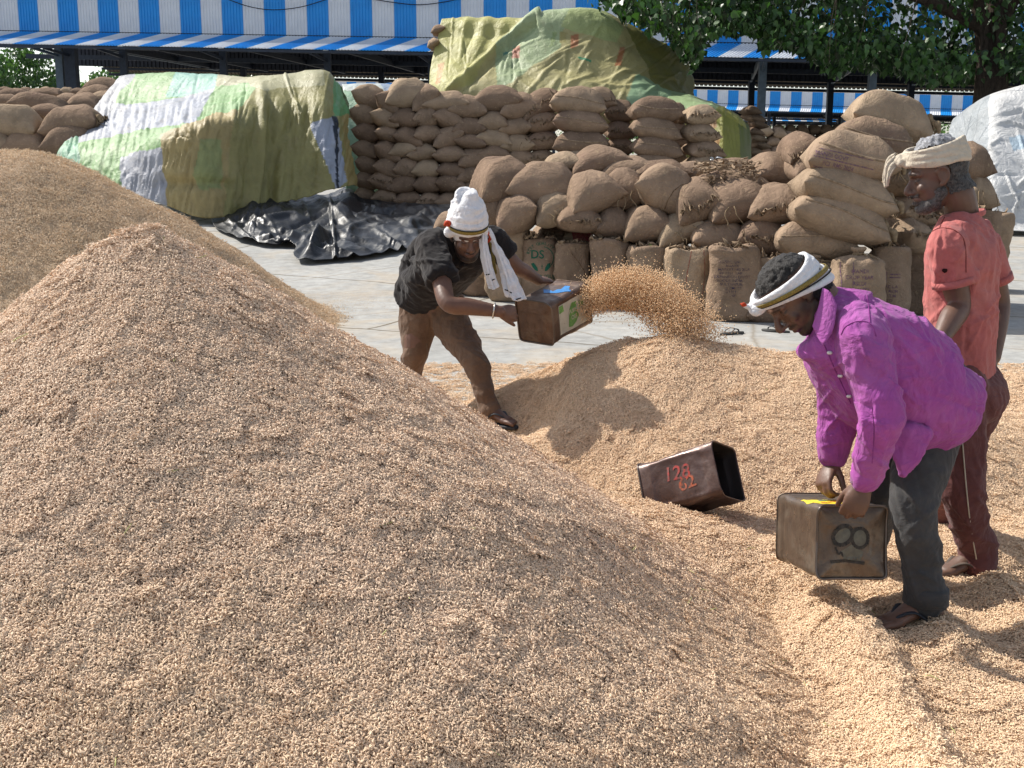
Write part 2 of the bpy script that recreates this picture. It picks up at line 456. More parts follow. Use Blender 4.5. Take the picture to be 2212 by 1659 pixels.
# cables slung along the striped wall
M_CABLE = plain('black_cable', (0.01, 0.01, 0.012), 0.6)
for (pxs, lb) in ((((495, 0), (540, 15), (590, 22), (650, 16), (705, 0)), 'thin black cable sagging across the wall above the green tarp'),
                  (((790, -4), (850, 6), (905, 11), (960, 5), (1010, -6)), 'thin black cable sagging across the wall left of the yellow tarp')):
    pts = [np.array((p[0], p[1] - 0.12, p[2])) for p in (P(x, y, 53.5 - 6.7 * x / 2006) for x, y in pxs)]
    tag(mk('cable', *tube(smooth_path(pts, 30), [0.02] * 30, seg=6), M_CABLE), lb, 'cable', 'cables on the shed wall')

# ------------------------------------------------------------------ trees
def m_leaf(name, c, c2):
    m, nt, b = newmat(name, 0.42, 0.4)
    oi = N(nt, 'ShaderNodeNewGeometry')
    col = ramp(nt, oi.outputs['Random Per Island'], [(0.0, c2), (0.6, c), (1.0, tuple(x * 1.5 for x in c))])
    base(nt, b, col)
    tr = N(nt, 'ShaderNodeBsdfTranslucent'); nt.links.new(mix(nt, 1.0, col, (1.2, 1.6, 0.5), 'MULTIPLY'), tr.inputs[0])
    ms = N(nt, 'ShaderNodeMixShader'); ms.inputs[0].default_value = 0.22
    nt.links.new(b.outputs[0], ms.inputs[1]); nt.links.new(tr.outputs[0], ms.inputs[2])
    nt.links.new(ms.outputs[0], nt.nodes['Material Output'].inputs[0])
    return m
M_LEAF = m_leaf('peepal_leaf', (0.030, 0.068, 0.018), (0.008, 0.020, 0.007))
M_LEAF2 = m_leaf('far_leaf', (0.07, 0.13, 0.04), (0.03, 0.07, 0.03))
def m_bark():
    m, nt, b = newmat('bark', 0.9, 0.1); v = objco(nt, (1, 1, 0.25))
    base(nt, b, ramp(nt, noise(nt, v, 14, 7, 0.7), [(0.3, (0.022, 0.017, 0.014)), (0.7, (0.075, 0.058, 0.045))]))
    bump(nt, b, noise(nt, v, 22, 6, 0.7), 0.9, 0.04); return m
M_BARK = m_bark()
LEAF_V = np.array([(0, 0, 0), (-0.36, -0.16, 0.05), (-0.46, -0.42, 0.04), (-0.26, -0.70, 0.0), (0, -1.22, -0.10), (0.26, -0.70, 0.0), (0.46, -0.42, 0.04), (0.36, -0.16, 0.05), (0, -0.45, -0.05)], float)
LEAF_F = [(8, 0, 1, 2), (8, 2, 3, 4), (8, 4, 5, 6), (8, 6, 7, 0)]
def leaf_frames(n, r, droop=0.75):
    """random leaf orientations: tip hangs down, face turned any way"""
    yaw = r.random(n) * 2 * np.pi; tilt = r.normal(0.55, 0.45, n) * (1.2 - droop * 0.5); roll = r.normal(0, 0.5, n)
    cy, sy, ct, st, cr, sr = np.cos(yaw), np.sin(yaw), np.cos(tilt), np.sin(tilt), np.cos(roll), np.sin(roll)
    Z = np.stack([cy * st * 0 + cy * ct, sy * ct, st], 1)       # leaf face normal
    Y = np.stack([-cy * st, -sy * st, ct], 1)                   # leaf base direction (tip is -Y)
    X = np.cross(Y, Z)
    X2 = X * cr[:, None] + Y * sr[:, None]; Y2 = -X * sr[:, None] + Y * cr[:, None]
    return np.stack([X2, Y2, Z], 2)
def leaves_mesh(pos, size, r):
    n = len(pos); M = leaf_frames(n, r)
    V = np.einsum('nij,vj->nvi', M, LEAF_V) * np.asarray(size)[:, None, None] + pos[:, None, :]
    F = (np.array(LEAF_F)[None] + (np.arange(n) * len(LEAF_V))[:, None, None]).reshape(-1, 4)
    return V.reshape(-1, 3), F

r = np.random.default_rng(21)
base_pt = G(2140, 372); base_pt = np.array((P(2140, 200, 25.5)[0], P(2140, 200, 25.5)[1], 0.6))
tree = empty('peepal_tree', base_pt, 'large dark leafy tree overhanging the yard, its trunk behind the white tarp', 'tree')
stems = []
def wp(px, py, d): return P(px, py, d) - base_pt
stems.append(limb([(0, 0, -0.1), wp(2138, 200, 25.5), wp(2140, 120, 25.5), wp(2150, 40, 25.4), wp(2165, -60, 25.2), wp(2150, -200, 24.5)], [0.42, 0.34, 0.28, 0.25, 0.22, 0.12], 24))
stems.append(limb([(0.25, 0.1, -0.1), wp(2152, 210, 25.6), wp(2125, 130, 25.4), wp(2118, 50, 25.3), wp(2080, -60, 25), wp(1900, -170, 24.2)], [0.28, 0.2, 0.17, 0.15, 0.13, 0.07], 24))
stems.append(limb([wp(2120, 60, 25.3), wp(2000, 0, 24.6), wp(1840, -40, 23.6), wp(1640, -55, 22.7), wp(1480, -30, 22.3)], [0.14, 0.12, 0.09, 0.06, 0.03], 20))
stems.append(limb([(0.42, 0, -0.1), wp(2166, 180, 25.3), wp(2160, 90, 25.2), wp(2195, 0, 25.2), wp(2300, -90, 25)], [0.16, 0.12, 0.11, 0.1, 0.08], 20))
stems.append(limb([wp(2150, 20, 25.4), wp(2280, -60, 24.6), wp(2450, -80, 23.8)], [0.14, 0.1, 0.05], 14))
for q in range(9):   # hanging aerial roots pressed on the trunk
    x = 2112 + q * 6.5; stems.append(limb([wp(x + r.normal(0, 3), 20, 25.1), wp(x + r.normal(0, 4), 110, 25.15), wp(x + r.normal(0, 4), 240, 25.15)], [0.03, 0.035, 0.05], 10, seg=6))
tm = union(stems, 0.035, 2); mk_tr = obj('trunk', tm, M_BARK, tree)
low = [(1320, 10), (1345, 35), (1375, 40), (1400, 66), (1430, 60), (1455, 92), (1480, 120), (1498, 150), (1515, 118), (1532, 78), (1560, 62), (1600, 72), (1625, 62), (1650, 108), (1672, 90), (1700, 100), (1735, 112), (1760, 130), (1790, 158), (1815, 150), (1850, 138), (1880, 146), (1930, 150), (1960, 160), (2000, 175), (2060, 172), (2100, 168), (2150, 158), (2212, 170), (2420, 150), (2700, 90)]
lx, ly = np.array(low, float).T
pos, cl = [], 0
nc = 1500
for k in range(nc):
    px = r.uniform(1335, 2640); lim = np.interp(px, lx, ly); d = r.uniform(23.6, 29.5)
    py = r.uniform(-330, lim - 14) if k % 3 else lim - r.uniform(4, 60)
    if 1532 < px < 1632 and py > 58: continue
    if 2098 < px < 2172 and py > 66 and d < 27.0: continue
    if 1655 < px < 1800 and py > 88 and k % 2: continue
    c = P(px, py, d); m = int(r.integers(14, 30))
    q = c + r.normal(0, 1, (m, 3)) * np.array((0.26, 0.26, 0.20)); qx, qy = to_px(q)
    q = q[(qy < np.interp(qx, lx, ly) + 6)]; pos.append(q)
pos = np.concatenate(pos) - base_pt
sz = r.uniform(0.10, 0.175, len(pos))
pp = pos + base_pt; qx, qy = to_px(pp); dd = pp[:, 1]
vis = np.where((qx > 1300) & (qx < 2230) & (qy > 0))[0]
vis = vis[np.argsort(dd[vis])]; own = vis[:290]
rest = np.setdiff1d(np.arange(len(pos)), own)
V, F = leaves_mesh(pos[rest], sz[rest], r)
tag(mk('crown', V, F, M_LEAF, tree, smooth=True), kind='stuff')
lmes = []
for q in range(6):
    V = LEAF_V.copy(); V[:, 2] += r.normal(0, 0.03, len(V)); lmes.append(mesh('leaf', V, LEAF_F)); lmes[-1].materials.append(M_LEAF)
FM = leaf_frames(len(own), r)
for i, k in enumerate(own):
    o = obj('leaf', lmes[i % 6], None, tree); M = Matrix(FM[i].tolist()).to_4x4(); s = float(sz[k]) * 1.05
    o.matrix_local = Matrix.Translation(Vector(pos[k])) @ M @ Matrix.Scale(s, 4)
# twigs that carry the hanging sprays
tw = []
for q in range(24):
    px = r.uniform(1360, 2300); lim = np.interp(px, lx, ly); d = r.uniform(21, 25)
    a, b = wp(px + r.normal(0, 50), min(-40, lim - 150), d), wp(px, lim - 25, d)
    tw.append(limb([a, (a + b) / 2 + r.normal(0, 0.1, 3), b], [0.009, 0.006, 0.003], 7, seg=5))
tag(mk('twigs', *merge(tw), M_BARK, tree), kind='stuff')

def bushy(label, cpx, d, wpx, top, bot, n, size, seed, lf=M_LEAF2, name='bushy_tree', cat='tree', grp=None):
    r = np.random.default_rng(seed); b0 = P(cpx, 300, d); b0[2] = 0.6
    t = empty(name, b0, label, cat, grp)
    c0 = P(cpx, (top + bot) / 2, d) - b0; hw = wpx / 2 * d / FP; hh = (bot - top) / 2 * d / FP
    obj('trunk', union([limb([(0, 0, -0.1), (0.1, 0, c0[2] * 0.4), (0, 0.1, c0[2])], [hw * 0.08, hw * 0.06, hw * 0.03], 12)] +
        [limb([(0, 0, c0[2] * 0.4), (hw * 0.5 * math.cos(a), hw * 0.4 * math.sin(a), c0[2] * 0.75), (hw * 0.8 * math.cos(a), hw * 0.6 * math.sin(a), c0[2])], [hw * 0.045, hw * 0.03, hw * 0.012], 10, seg=8) for a in np.arange(0, 6.2, 1.25)], max(0.05, hw * 0.03), 1), M_BARK, t)
    C = []
    while len(C) < n // 22:
        u = r.normal(0, 1, 3); u /= np.linalg.norm(u); q = u * r.uniform(0.45, 1.0) ** 0.6 * (1 + 0.22 * vnoise(u[None] * 2.3 + seed)[0])
        C.append(c0 + q * np.array((hw, hw * 0.8, hh)))
    pos = np.concatenate([c + r.normal(0, 1, (22, 3)) * hw * 0.10 for c in C])
    V, F = leaves_mesh(pos, r.uniform(0.7, 1.3, len(pos)) * size, r); tag(mk('crown', V, F, lf, t), kind='stuff'); return t
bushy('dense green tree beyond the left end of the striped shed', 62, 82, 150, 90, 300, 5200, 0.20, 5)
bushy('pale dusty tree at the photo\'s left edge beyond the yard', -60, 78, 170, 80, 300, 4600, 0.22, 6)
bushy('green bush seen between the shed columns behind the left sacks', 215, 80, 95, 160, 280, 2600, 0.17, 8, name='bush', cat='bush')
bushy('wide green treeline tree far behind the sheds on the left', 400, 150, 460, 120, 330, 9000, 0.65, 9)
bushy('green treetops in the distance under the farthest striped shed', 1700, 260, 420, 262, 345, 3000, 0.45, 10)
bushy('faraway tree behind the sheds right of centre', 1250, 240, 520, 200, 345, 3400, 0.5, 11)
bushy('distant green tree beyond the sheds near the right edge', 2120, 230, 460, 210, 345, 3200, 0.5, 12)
# ------------------------------------------------------------------ tarpaulins
def m_tarp(name, rough=0.5, wr=0.55, attr='col', trans=0.18, grime=(0.30, 0.25, 0.15)):
    m, nt, b = newmat(name, rough, 0.35); v = objco(nt)
    a = N(nt, 'ShaderNodeAttribute', attribute_name=attr)
    c = mix(nt, 1.0, a.outputs['Color'], ramp(nt, noise(nt, v, 1.6, 7, 0.65), [(0.3, 0.62), (0.7, 0.86)]), 'MULTIPLY')
    c = mix(nt, ramp(nt, noise(nt, v, 2.3, 8, 0.72, 0.8), [(0.52, 0.0), (0.78, 0.5)]), c, grime)
    base(nt, b, c)
    p = bump(nt, b, noise(nt, v, 5.5, 6, 0.62, 1.2), wr, 0.06)
    bump(nt, b, noise(nt, v, 26, 4, 0.6, 0.6), wr * 0.6, 0.012, p)
    if trans:
        tr = N(nt, 'ShaderNodeBsdfTranslucent'); nt.links.new(c, tr.inputs[0])
        ms = N(nt, 'ShaderNodeMixShader'); ms.inputs[0].default_value = trans
        nt.links.new(b.outputs[0], ms.inputs[1]); nt.links.new(tr.outputs[0], ms.inputs[2]); nt.links.new(ms.outputs[0], nt.nodes['Material Output'].inputs[0])
    return m
M_TARP = m_tarp('stitched_bag_tarp'); M_WTARP = m_tarp('white_plastic_sheet', 0.38, 0.8, trans=0.12, grime=(0.5, 0.5, 0.5))

def creases(seed, n, box, ang, spread, ln, wd, amp):
    """straight pulled folds: n lines in a region, mean direction ang"""
    r = np.random.default_rng(seed); L = [(r.uniform(box[0], box[2]), r.uniform(box[1], box[3]), R(ang + r.normal(0, spread)), ln * r.uniform(0.5, 1.4), wd * r.uniform(0.6, 1.5), amp * r.uniform(0.3, 1.0) * (1 if r.random() < 0.7 else -0.7)) for _ in range(n)]
    def f(x, y):
        w = 0
        for cx, cy, a, l, wi, am in L:
            t = (x - cx) * math.cos(a) + (y - cy) * math.sin(a); d = -(x - cx) * math.sin(a) + (y - cy) * math.cos(a) + 0.0012 * t * t * math.sin(cx)
            w = w + am * np.clip(1 - np.abs(d) / wi, 0, 1) ** 1.3 * np.clip(1.6 - 1.6 * np.abs(t) / l, 0, 1)
        return w
    return f
def lattice_px(rows):
    return np.array([[P(*c) for c in row] for row in rows])
def drape(name, label, rows, nu, nv, m, polys, default, wr=(0.05, 0.03), fold=(0, 0, 1), seed=0, cat='tarpaulin', extra=None, lift=None):
    """cloth surface through control points; sewn panels and some shade are coloured on the cloth"""
    C = lattice_px(rows); S = catmull_surface(C, nu, nv)
    pxs, pys = to_px(S); n = grid_normals(S)
    if np.mean(n[..., 1]) > 0: n = -n
    Q = S.reshape(-1, 3)
    w = 0.35 * wr[0] * ridge(Q * np.array((0.9, 0.9, 0.42)) + seed, seed, 3).reshape(nu, nv) + 0.0012 * ridge(Q * np.array((5.2, 5.2, 2.4)) + 0.5 * np.stack([vnoise(Q * 2, 1), vnoise(Q * 2, 2), vnoise(Q * 2, 3)], 1), seed + 2, 2).reshape(nu, nv) + 0.5 * wr[1] * fbm(Q * 3.1, seed + 5, 2).reshape(nu, nv)
    w += wr[1] * 0.15 * ridge(Q * np.array((2.6, 2.6, 1.3)), seed + 9, 2).reshape(nu, nv)
    if extra is not None: w = w + extra(pxs, pys)
    S = S + n * w[..., None]
    cols = np.tile(np.array(default, float), (nu, nv, 1))
    jx = pxs + 5 * vnoise(Q * 1.3, 3).reshape(nu, nv); jy = pys + 5 * vnoise(Q * 1.3, 4).reshape(nu, nv)
    for poly, c in polys:
        k = in_poly(jx, jy, poly); cols[k] = c
    org = S.reshape(-1, 3).mean(0); org[2] = float(ground_z(org[1]))
    me = mesh(name, S.reshape(-1, 3) - org, gridF(nu, nv)); color_attr(me, cols.reshape(-1, 3))
    o = obj(name, me, m, None, org); tag(o, label, cat)
    s = o.modifiers.new('t', 'SOLIDIFY'); s.thickness = 0.012
    return o

GRN, TEAL, CREAM, WHT, YEL, OLV, GRN2, ORG = (0.30, 0.50, 0.21), (0.33, 0.60, 0.50), (0.56, 0.54, 0.36), (0.47, 0.50, 0.57), (0.50, 0.40, 0.18), (0.38, 0.35, 0.14), (0.16, 0.42, 0.17), (0.46, 0.36, 0.14)
rows = [
 [(230, 230, 28), (330, 230, 28), (440, 230, 28), (540, 230, 27), (600, 230, 26.5), (660, 230, 26.5), (720, 230, 26), (765, 260, 25.5)],
 [(262, 166, 26), (350, 158, 25.5), (440, 162, 25), (530, 168, 24.2), (578, 166, 23.8), (640, 158, 23.6), (700, 154, 23.6), (733, 186, 23.9)],
 [(205, 232, 24.6), (300, 225, 24.1), (400, 215, 23.5), (500, 208, 22.9), (556, 205, 22.4), (640, 215, 22.5), (712, 215, 22.5), (748, 248, 23.6)],
 [(165, 285, 23.5), (245, 280, 22.9), (345, 266, 22.2), (440, 250, 21.7), (520, 250, 21.5), (630, 280, 22.1), (718, 285, 22.1), (754, 300, 23.3)],
 [(132, 322, 22.6), (200, 330, 22.0), (290, 325, 21.4), (362, 296, 20.8), (462, 290, 20.7), (600, 340, 21.8), (724, 340, 21.9), (760, 345, 23.1)],
 [(112, 370, 22.4), (190, 395, 21.6), (280, 420, 21.0), (362, 445, 20.7), (452, 472, 20.6), (590, 445, 21.5), (738, 405, 21.8), (764, 402, 23.0)]]
gcr, gcr2 = creases(1, 34, (500, 180, 745, 420), 92, 12, 75, 5, 0.045), creases(2, 34, (150, 170, 540, 400), 125, 25, 45, 4, 0.03)
def gfold(x, y):   # hanging folds of the front and a tied bunch at the bulge
    w = 0.10 * np.exp(-((x - 566 - (y - 200) * -0.06) / 9) ** 2) * np.clip((y - 170) / 60, 0, 1)
    w += 0.05 * np.exp(-((x - 604) / 12) ** 2) * np.clip((y - 200) / 80, 0, 1) - 0.07 * np.exp(-((x - 585) / 9) ** 2) * np.clip((y - 190) / 60, 0, 1)
    a = np.arctan2(y - 300, x - 422); rr = np.hypot(x - 422, y - 300)
    w += 0.035 * vnoise(xyz(a * 3.2, rr * 0.012, 0.0), 77) * np.exp(-(rr / 90) ** 2) * np.clip(rr / 18, 0, 1) + 0.05 * vnoise(xyz((x + 0.12 * y) * 0.075, y * 0.008, 1.0), 78) * np.clip((y - 190) / 60, 0, 1) * (x > 500) + 0.02 * ridge(xyz((x + 0.2 * y) * 0.16, y * 0.02, 2.0), 79, 2) * np.clip((y - 190) / 60, 0, 1)
    w += gcr(x, y) + gcr2(x, y)
    w -= 0.09 * np.exp(-((y - 395 - 0.02 * (x - 365)) / 12) ** 2) * ((x > 350) & (x < 500))
    return w
gt = drape('tarpaulin', 'patchwork green, white and olive tarp draped over a stack left of the sack wall', rows, 190, 250, M_TARP,
   [([(120, 380), (210, 215), (262, 155), (440, 155), (575, 160), (570, 180), (520, 250), (355, 292), (362, 460), (100, 460)], GRN),
    ([(380, 150), (476, 150), (470, 188), (455, 198), (362, 210)], TEAL), ([(476, 150), (600, 150), (560, 176), (470, 188)], CREAM),
    ([(150, 300), (215, 228), (245, 228), (350, 218), (470, 190), (430, 250), (420, 268), (300, 282), (250, 292), (140, 322)], WHT),
    ([(196, 225), (262, 158), (300, 150), (262, 200), (252, 230), (150, 290), (140, 300)], (0.42, 0.44, 0.48)),
    ([(112, 380), (128, 318), (172, 290), (175, 345), (160, 400)], (0.22, 0.46, 0.30)),
    ([(262, 460), (262, 345), (356, 318), (362, 460)], (0.48, 0.50, 0.56)),
    ([(352, 292), (470, 244), (530, 238), (505, 262), (500, 420), (500, 500), (362, 480)], YEL),
    ([(430, 300), (475, 300), (480, 405), (430, 410), (415, 380)], (0.38, 0.42, 0.18)),
    ([(500, 262), (565, 176), (600, 150), (735, 150), (735, 260), (672, 272), (736, 430), (480, 480)], OLV),
    ([(520, 160), (640, 150), (700, 150), (705, 182), (600, 190), (565, 205)], (0.52, 0.50, 0.30)),
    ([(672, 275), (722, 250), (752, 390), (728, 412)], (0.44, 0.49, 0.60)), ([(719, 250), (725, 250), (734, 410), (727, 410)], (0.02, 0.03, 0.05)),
    ([(722, 150), (765, 150), (770, 250), (722, 252)], GRN2), ([(735, 252), (790, 240), (790, 420), (752, 420)], ORG)],
   OLV, wr=(0.035, 0.022), seed=11, extra=gfold)

YG, YG2, MINT, YG_SHADE = (0.56, 0.54, 0.20), (0.55, 0.50, 0.24), (0.46, 0.56, 0.32), (0.30, 0.29, 0.085)  # the last is the right face's shade put into the tarp colour
rows = [
 [(975, 110, 31), (1030, 110, 31), (1128, 110, 31), (1185, 110, 31), (1290, 110, 31), (1345, 120, 31), (1420, 150, 31), (1500, 190, 30.5)],
 [(958, 42, 27.5), (1025, 38, 27.3), (1128, 42, 27), (1185, 24, 26.8), (1285, 22, 26.8), (1340, 44, 27), (1415, 88, 27.3), (1483, 126, 28)],
 [(948, 80, 27), (1010, 85, 26.6), (1090, 90, 26.4), (1180, 90, 26), (1290, 90, 26), (1360, 105, 26.2), (1430, 135, 26.8), (1494, 165, 27.8)],
 [(936, 125, 26.6), (1000, 135, 26.1), (1090, 140, 25.9), (1180, 145, 25.6), (1280, 150, 25.6), (1375, 160, 25.7), (1440, 180, 26.5), (1497, 205, 27.5)],
 [(928, 180, 26.2), (985, 190, 25.5), (1080, 195, 25.3), (1180, 200, 25.1), (1280, 205, 25.1), (1390, 212, 25.1), (1470, 225, 25.7), (1500, 240, 27)],
 [(924, 240, 26.1), (980, 255, 25.4), (1080, 260, 25.2), (1180, 265, 25.0), (1280, 270, 25.0), (1395, 280, 25.0), (1475, 285, 25.4), (1505, 300, 26.6)]]
ycr, ycr2 = creases(3, 40, (1090, 60, 1480, 250), -38, 22, 70, 5, 0.045), creases(4, 22, (935, 50, 1120, 230), 105, 16, 55, 4, 0.04)
def yfold(x, y):
    t = (x - 975) / 155.0; line = 200 - t * 135       # overlap of the two sheets running up to the right
    d = (y - line) / 10
    w = 0.13 * np.exp(-(d + 0.6) ** 2) * (t > -0.05) * (t < 1.25) - 0.10 * np.exp(-((d - 1.2)) ** 2) * (t > -0.05) * (t < 1.2)
    w += 0.035 * np.sin((x + 0.35 * y) / 7.0) * np.exp(-((x - 1045) / 60) ** 2) * np.exp(-((y - 75) / 45) ** 2)
    w += ycr(x, y) + ycr2(x, y)
    w += 0.025 * np.sin((y - 0.45 * x) / 9.0 + np.sin(x / 40)) * np.clip((x - 1080) / 60, 0, 1) * np.exp(-((y - 165) / 40) ** 2)
    return w
RED = (0.50, 0.22, 0.10)
drape('tarpaulin', 'pale yellow green tarp over the tall mound behind the sack wall', rows, 200, 240, M_TARP,
   [([(900, 260), (900, 20), (1160, 20), (1130, 70), (975, 205), (960, 300)], YG),
    ([(1120, 60), (1180, 20), (1235, 20), (1210, 100), (1110, 175), (1070, 190), (1075, 110)], MINT), ([(1235, 15), (1300, 15), (1350, 60), (1330, 90), (1240, 70), (1215, 60)], (0.50, 0.58, 0.26)),
    ([(1345, 40), (1520, 120), (1520, 330), (1470, 330), (1440, 220), (1380, 120)], YG_SHADE), ([(1375, 160), (1400, 165), (1500, 235), (1520, 330), (1400, 330), (1355, 215)], (0.40, 0.58, 0.36)),
    ([(1236, 78), (1254, 75), (1250, 100), (1232, 106)], RED), ([(1336, 100), (1346, 100), (1338, 140), (1324, 142)], RED), ([(1112, 105), (1128, 100), (1126, 128), (1110, 130)], (0.5, 0.22, 0.14)),
    ([(1090, 112), (1106, 108), (1104, 116), (1090, 120)], (0.12, 0.3, 0.24)), ([(1250, 122), (1276, 132), (1275, 137), (1250, 128)], (0.10, 0.38, 0.2)), ([(948, 140), (962, 135), (956, 185), (945, 190)], (0.6, 0.34, 0.12)),
    ([(1196, 72), (1206, 72), (1192, 96), (1182, 100)], (0.35, 0.45, 0.2)), ([(1212, 70), (1228, 72), (1222, 92), (1206, 92)], (0.45, 0.40, 0.16))],
   YG2, wr=(0.05, 0.028), seed=23, extra=yfold)

dcr = creases(6, 16, (1480, 250, 1620, 350), 92, 8, 70, 4, 0.04); wcr = creases(7, 70, (2070, 220, 2380, 490), 170, 45, 40, 4, 0.05)
rows = [
 [(1440, 196, 26.2), (1490, 205, 26), (1540, 222, 25.6), (1585, 246, 25.8), (1612, 268, 26.4)],
 [(1446, 226, 25.0), (1500, 228, 24.8), (1550, 238, 24.6), (1594, 256, 24.9), (1618, 282, 25.6)],
 [(1470, 262, 24.9), (1515, 262, 24.5), (1556, 268, 24.2), (1596, 276, 24.5), (1622, 300, 25.5)],
 [(1480, 320, 24.8), (1520, 322, 24.3), (1558, 324, 24.0), (1598, 326, 24.3), (1622, 335, 25.4)],
 [(1480, 420, 24.8), (1522, 420, 24.2), (1560, 420, 23.9), (1600, 420, 24.2), (1624, 425, 25.3)]]
drape('tarpaulin', 'yellow green tarp end hanging down beside the right columns of the sack wall', rows, 110, 90, M_TARP,
   [([(1430, 190), (1560, 225), (1540, 245), (1430, 245)], (0.45, 0.60, 0.32)), ([(1520, 260), (1545, 255), (1548, 275), (1525, 280)], (0.5, 0.28, 0.12)), ([(1540, 300), (1556, 298), (1556, 318), (1540, 320)], (0.5, 0.28, 0.10)),
    ([(1590, 250), (1640, 270), (1640, 430), (1612, 430)], (0.22, 0.25, 0.07)), ([(1560, 225), (1600, 245), (1610, 280), (1560, 250)], (0.55, 0.52, 0.12))], (0.42, 0.42, 0.11), wr=(0.04, 0.015), seed=31,
   extra=lambda x, y: dcr(x, y) + 0.02 * np.sin(x / 6.5 + 0.4 * np.sin(y / 30)) * np.clip((y - 240) / 40, 0, 1))

rows = [
 [(2070, 330, 25), (2110, 330, 25), (2150, 330, 25), (2200, 330, 25), (2290, 330, 25), (2420, 330, 25)],
 [(2064, 258, 22.2), (2100, 230, 21.8), (2140, 208, 21.4), (2190, 192, 21.2), (2270, 178, 21.2), (2400, 185, 21.4)],
 [(2050, 300, 21.6), (2094, 296, 21), (2137, 288, 20.4), (2190, 284, 20.3), (2270, 280, 20.3), (2400, 280, 20.6)],
 [(2068, 380, 20.9), (2102, 385, 20.3), (2136, 390, 19.9), (2190, 390, 19.8), (2270, 390, 19.8), (2400, 390, 20.2)],
 [(2095, 462, 20.5), (2114, 474, 20.0), (2140, 482, 19.75), (2190, 487, 19.6), (2270, 490, 19.6), (2400, 492, 20.0)],
 [(2090, 478, 20.2), (2112, 488, 19.6), (2140, 496, 19.2), (2190, 500, 19.0), (2270, 502, 19.0), (2400, 505, 19.4)]]
drape('tarpaulin', 'large white plastic sheet covering a stack behind the man in the pink shirt', rows, 190, 170, M_WTARP,
   [([(2030, 200), (2138, 190), (2140, 500), (2030, 520)], (0.47, 0.51, 0.54)), ([(2180, 300), (2230, 290), (2235, 320), (2190, 330)], (0.55, 0.68, 0.78))], (0.80, 0.80, 0.79), wr=(0.02, 0.008), seed=41, extra=lambda x, y: wcr(x, y))  # left part of the sheet coloured a darker blue grey

rows = [
 [(735, 225, 31), (790, 222, 31), (860, 222, 31)], [(738, 186, 29), (800, 183, 29), (880, 186, 29)], [(742, 200, 28), (800, 200, 28), (880, 205, 28)],
 [(748, 260, 27.5), (800, 262, 27.4), (880, 265, 27.5)], [(748, 420, 27.4), (800, 420, 27.3), (880, 420, 27.4)]]
drape('tarpaulin', 'faded mint green tarp low between the patchwork tarp and the sack wall', rows, 70, 60, M_TARP, [([(730, 180), (900, 180), (900, 200), (730, 194)], (0.66, 0.72, 0.70)), ([(815, 176), (900, 176), (900, 215), (830, 200)], (0.4, 0.5, 0.66))], (0.33, 0.52, 0.36), wr=(0.04, 0.03), seed=51)

# black plastic sheet lying crumpled on the yard
def m_black():
    m, nt, b = newmat('black_plastic', 0.2, 0.42); v = objco(nt)
    base(nt, b, ramp(nt, noise(nt, v, 1.4, 7, 0.7), [(0.5, (0.007, 0.009, 0.013)), (0.85, (0.03, 0.03, 0.032))]))
    rr = ramp(nt, noise(nt, v, 2.5, 5, 0.6), [(0.3, 0.34), (0.7, 0.52)]); nt.links.new(rr, b.inputs['Roughness'])
    p = bump(nt, b, noise(nt, v, 4.2, 6, 0.6, 1.0), 0.35, 0.05); bump(nt, b, noise(nt, v, 17, 3, 0.5, 1.0), 0.2, 0.012, p); return m
rowsb = [
 [(462, 462), (505, 440), (540, 420), (620, 428), (700, 425), (752, 410), (800, 436), (880, 447), (978, 450)],
 [(458, 480), (510, 470), (560, 462), (630, 462), (700, 458), (760, 452), (820, 460), (890, 466), (985, 466)],
 [(470, 498), (520, 496), (570, 496), (630, 496), (690, 497), (750, 500), (820, 500), (880, 496), (975, 480)],
 [(500, 512), (545, 520), (590, 528), (632, 532), (664, 540), (720, 548), (790, 545), (860, 530), (950, 505)],
 [(512, 520), (560, 531), (600, 533), (640, 532), (640, 566), (735, 563), (800, 556), (880, 540), (930, 522)]]
Cb = np.array([[G(x, y, 0.03) for x, y in row] for row in rowsb])
S = catmull_surface(Cb, 170, 300); Q = S.reshape(-1, 3) * np.array((1.0, 0.55, 1.0))
uu = np.linspace(0, 1, 170)[:, None]; vv = np.linspace(0, 1, 300)[None, :]
edge = np.clip(np.minimum(np.minimum(uu, 1 - uu) * 6, np.minimum(vv, 1 - vv) * 9), 0, 1)
wv_ = Q + 0.25 * np.stack([vnoise(Q * 1.6, 71), vnoise(Q * 1.6, 72), 0 * Q[:, 0]], 1)
h = (np.clip(ridge(wv_ * 0.85, 61, 3) - 0.15, 0, 3) * 0.11 + np.clip(ridge(wv_ * 2.3, 64, 2), -0.4, 3) * 0.035 + 0.015 * fbm(Q * 6, 66, 2)).reshape(170, 300)
S[..., 2] += 0.02 + np.clip(h, 0, 2) * (0.25 + 0.75 * edge)
px_, py_ = to_px(S); bcr = creases(8, 26, (470, 425, 960, 560), 8, 38, 110, 9, 0.085)
S[..., 2] += bcr(px_, py_) + 0.15 * np.exp(-((px_ - 752) / 20) ** 2 - ((py_ - 432) / 22) ** 2) + 0.20 * np.exp(-((px_ - 560) / 60) ** 2 - ((py_ - 448) / 16) ** 2) + 0.30 * np.exp(-((px_ - 690 - (py_ - 530) * -0.9) / 12) ** 2) * np.exp(-((py_ - 535) / 22) ** 2)
S[..., 2] = np.maximum(S[..., 2], ground_z(S[..., 1]) + 0.012)
o = S.reshape(-1, 3).mean(0); o[2] = float(ground_z(o[1]))
bs = mk('plastic_sheet', S.reshape(-1, 3) - o, gridF(170, 300), m_black(), None, True, o); tag(bs, 'crumpled shiny black plastic sheet lying on the concrete before the sack wall', 'plastic sheet')
sm = bs.modifiers.new('t', 'SOLIDIFY'); sm.thickness = 0.008
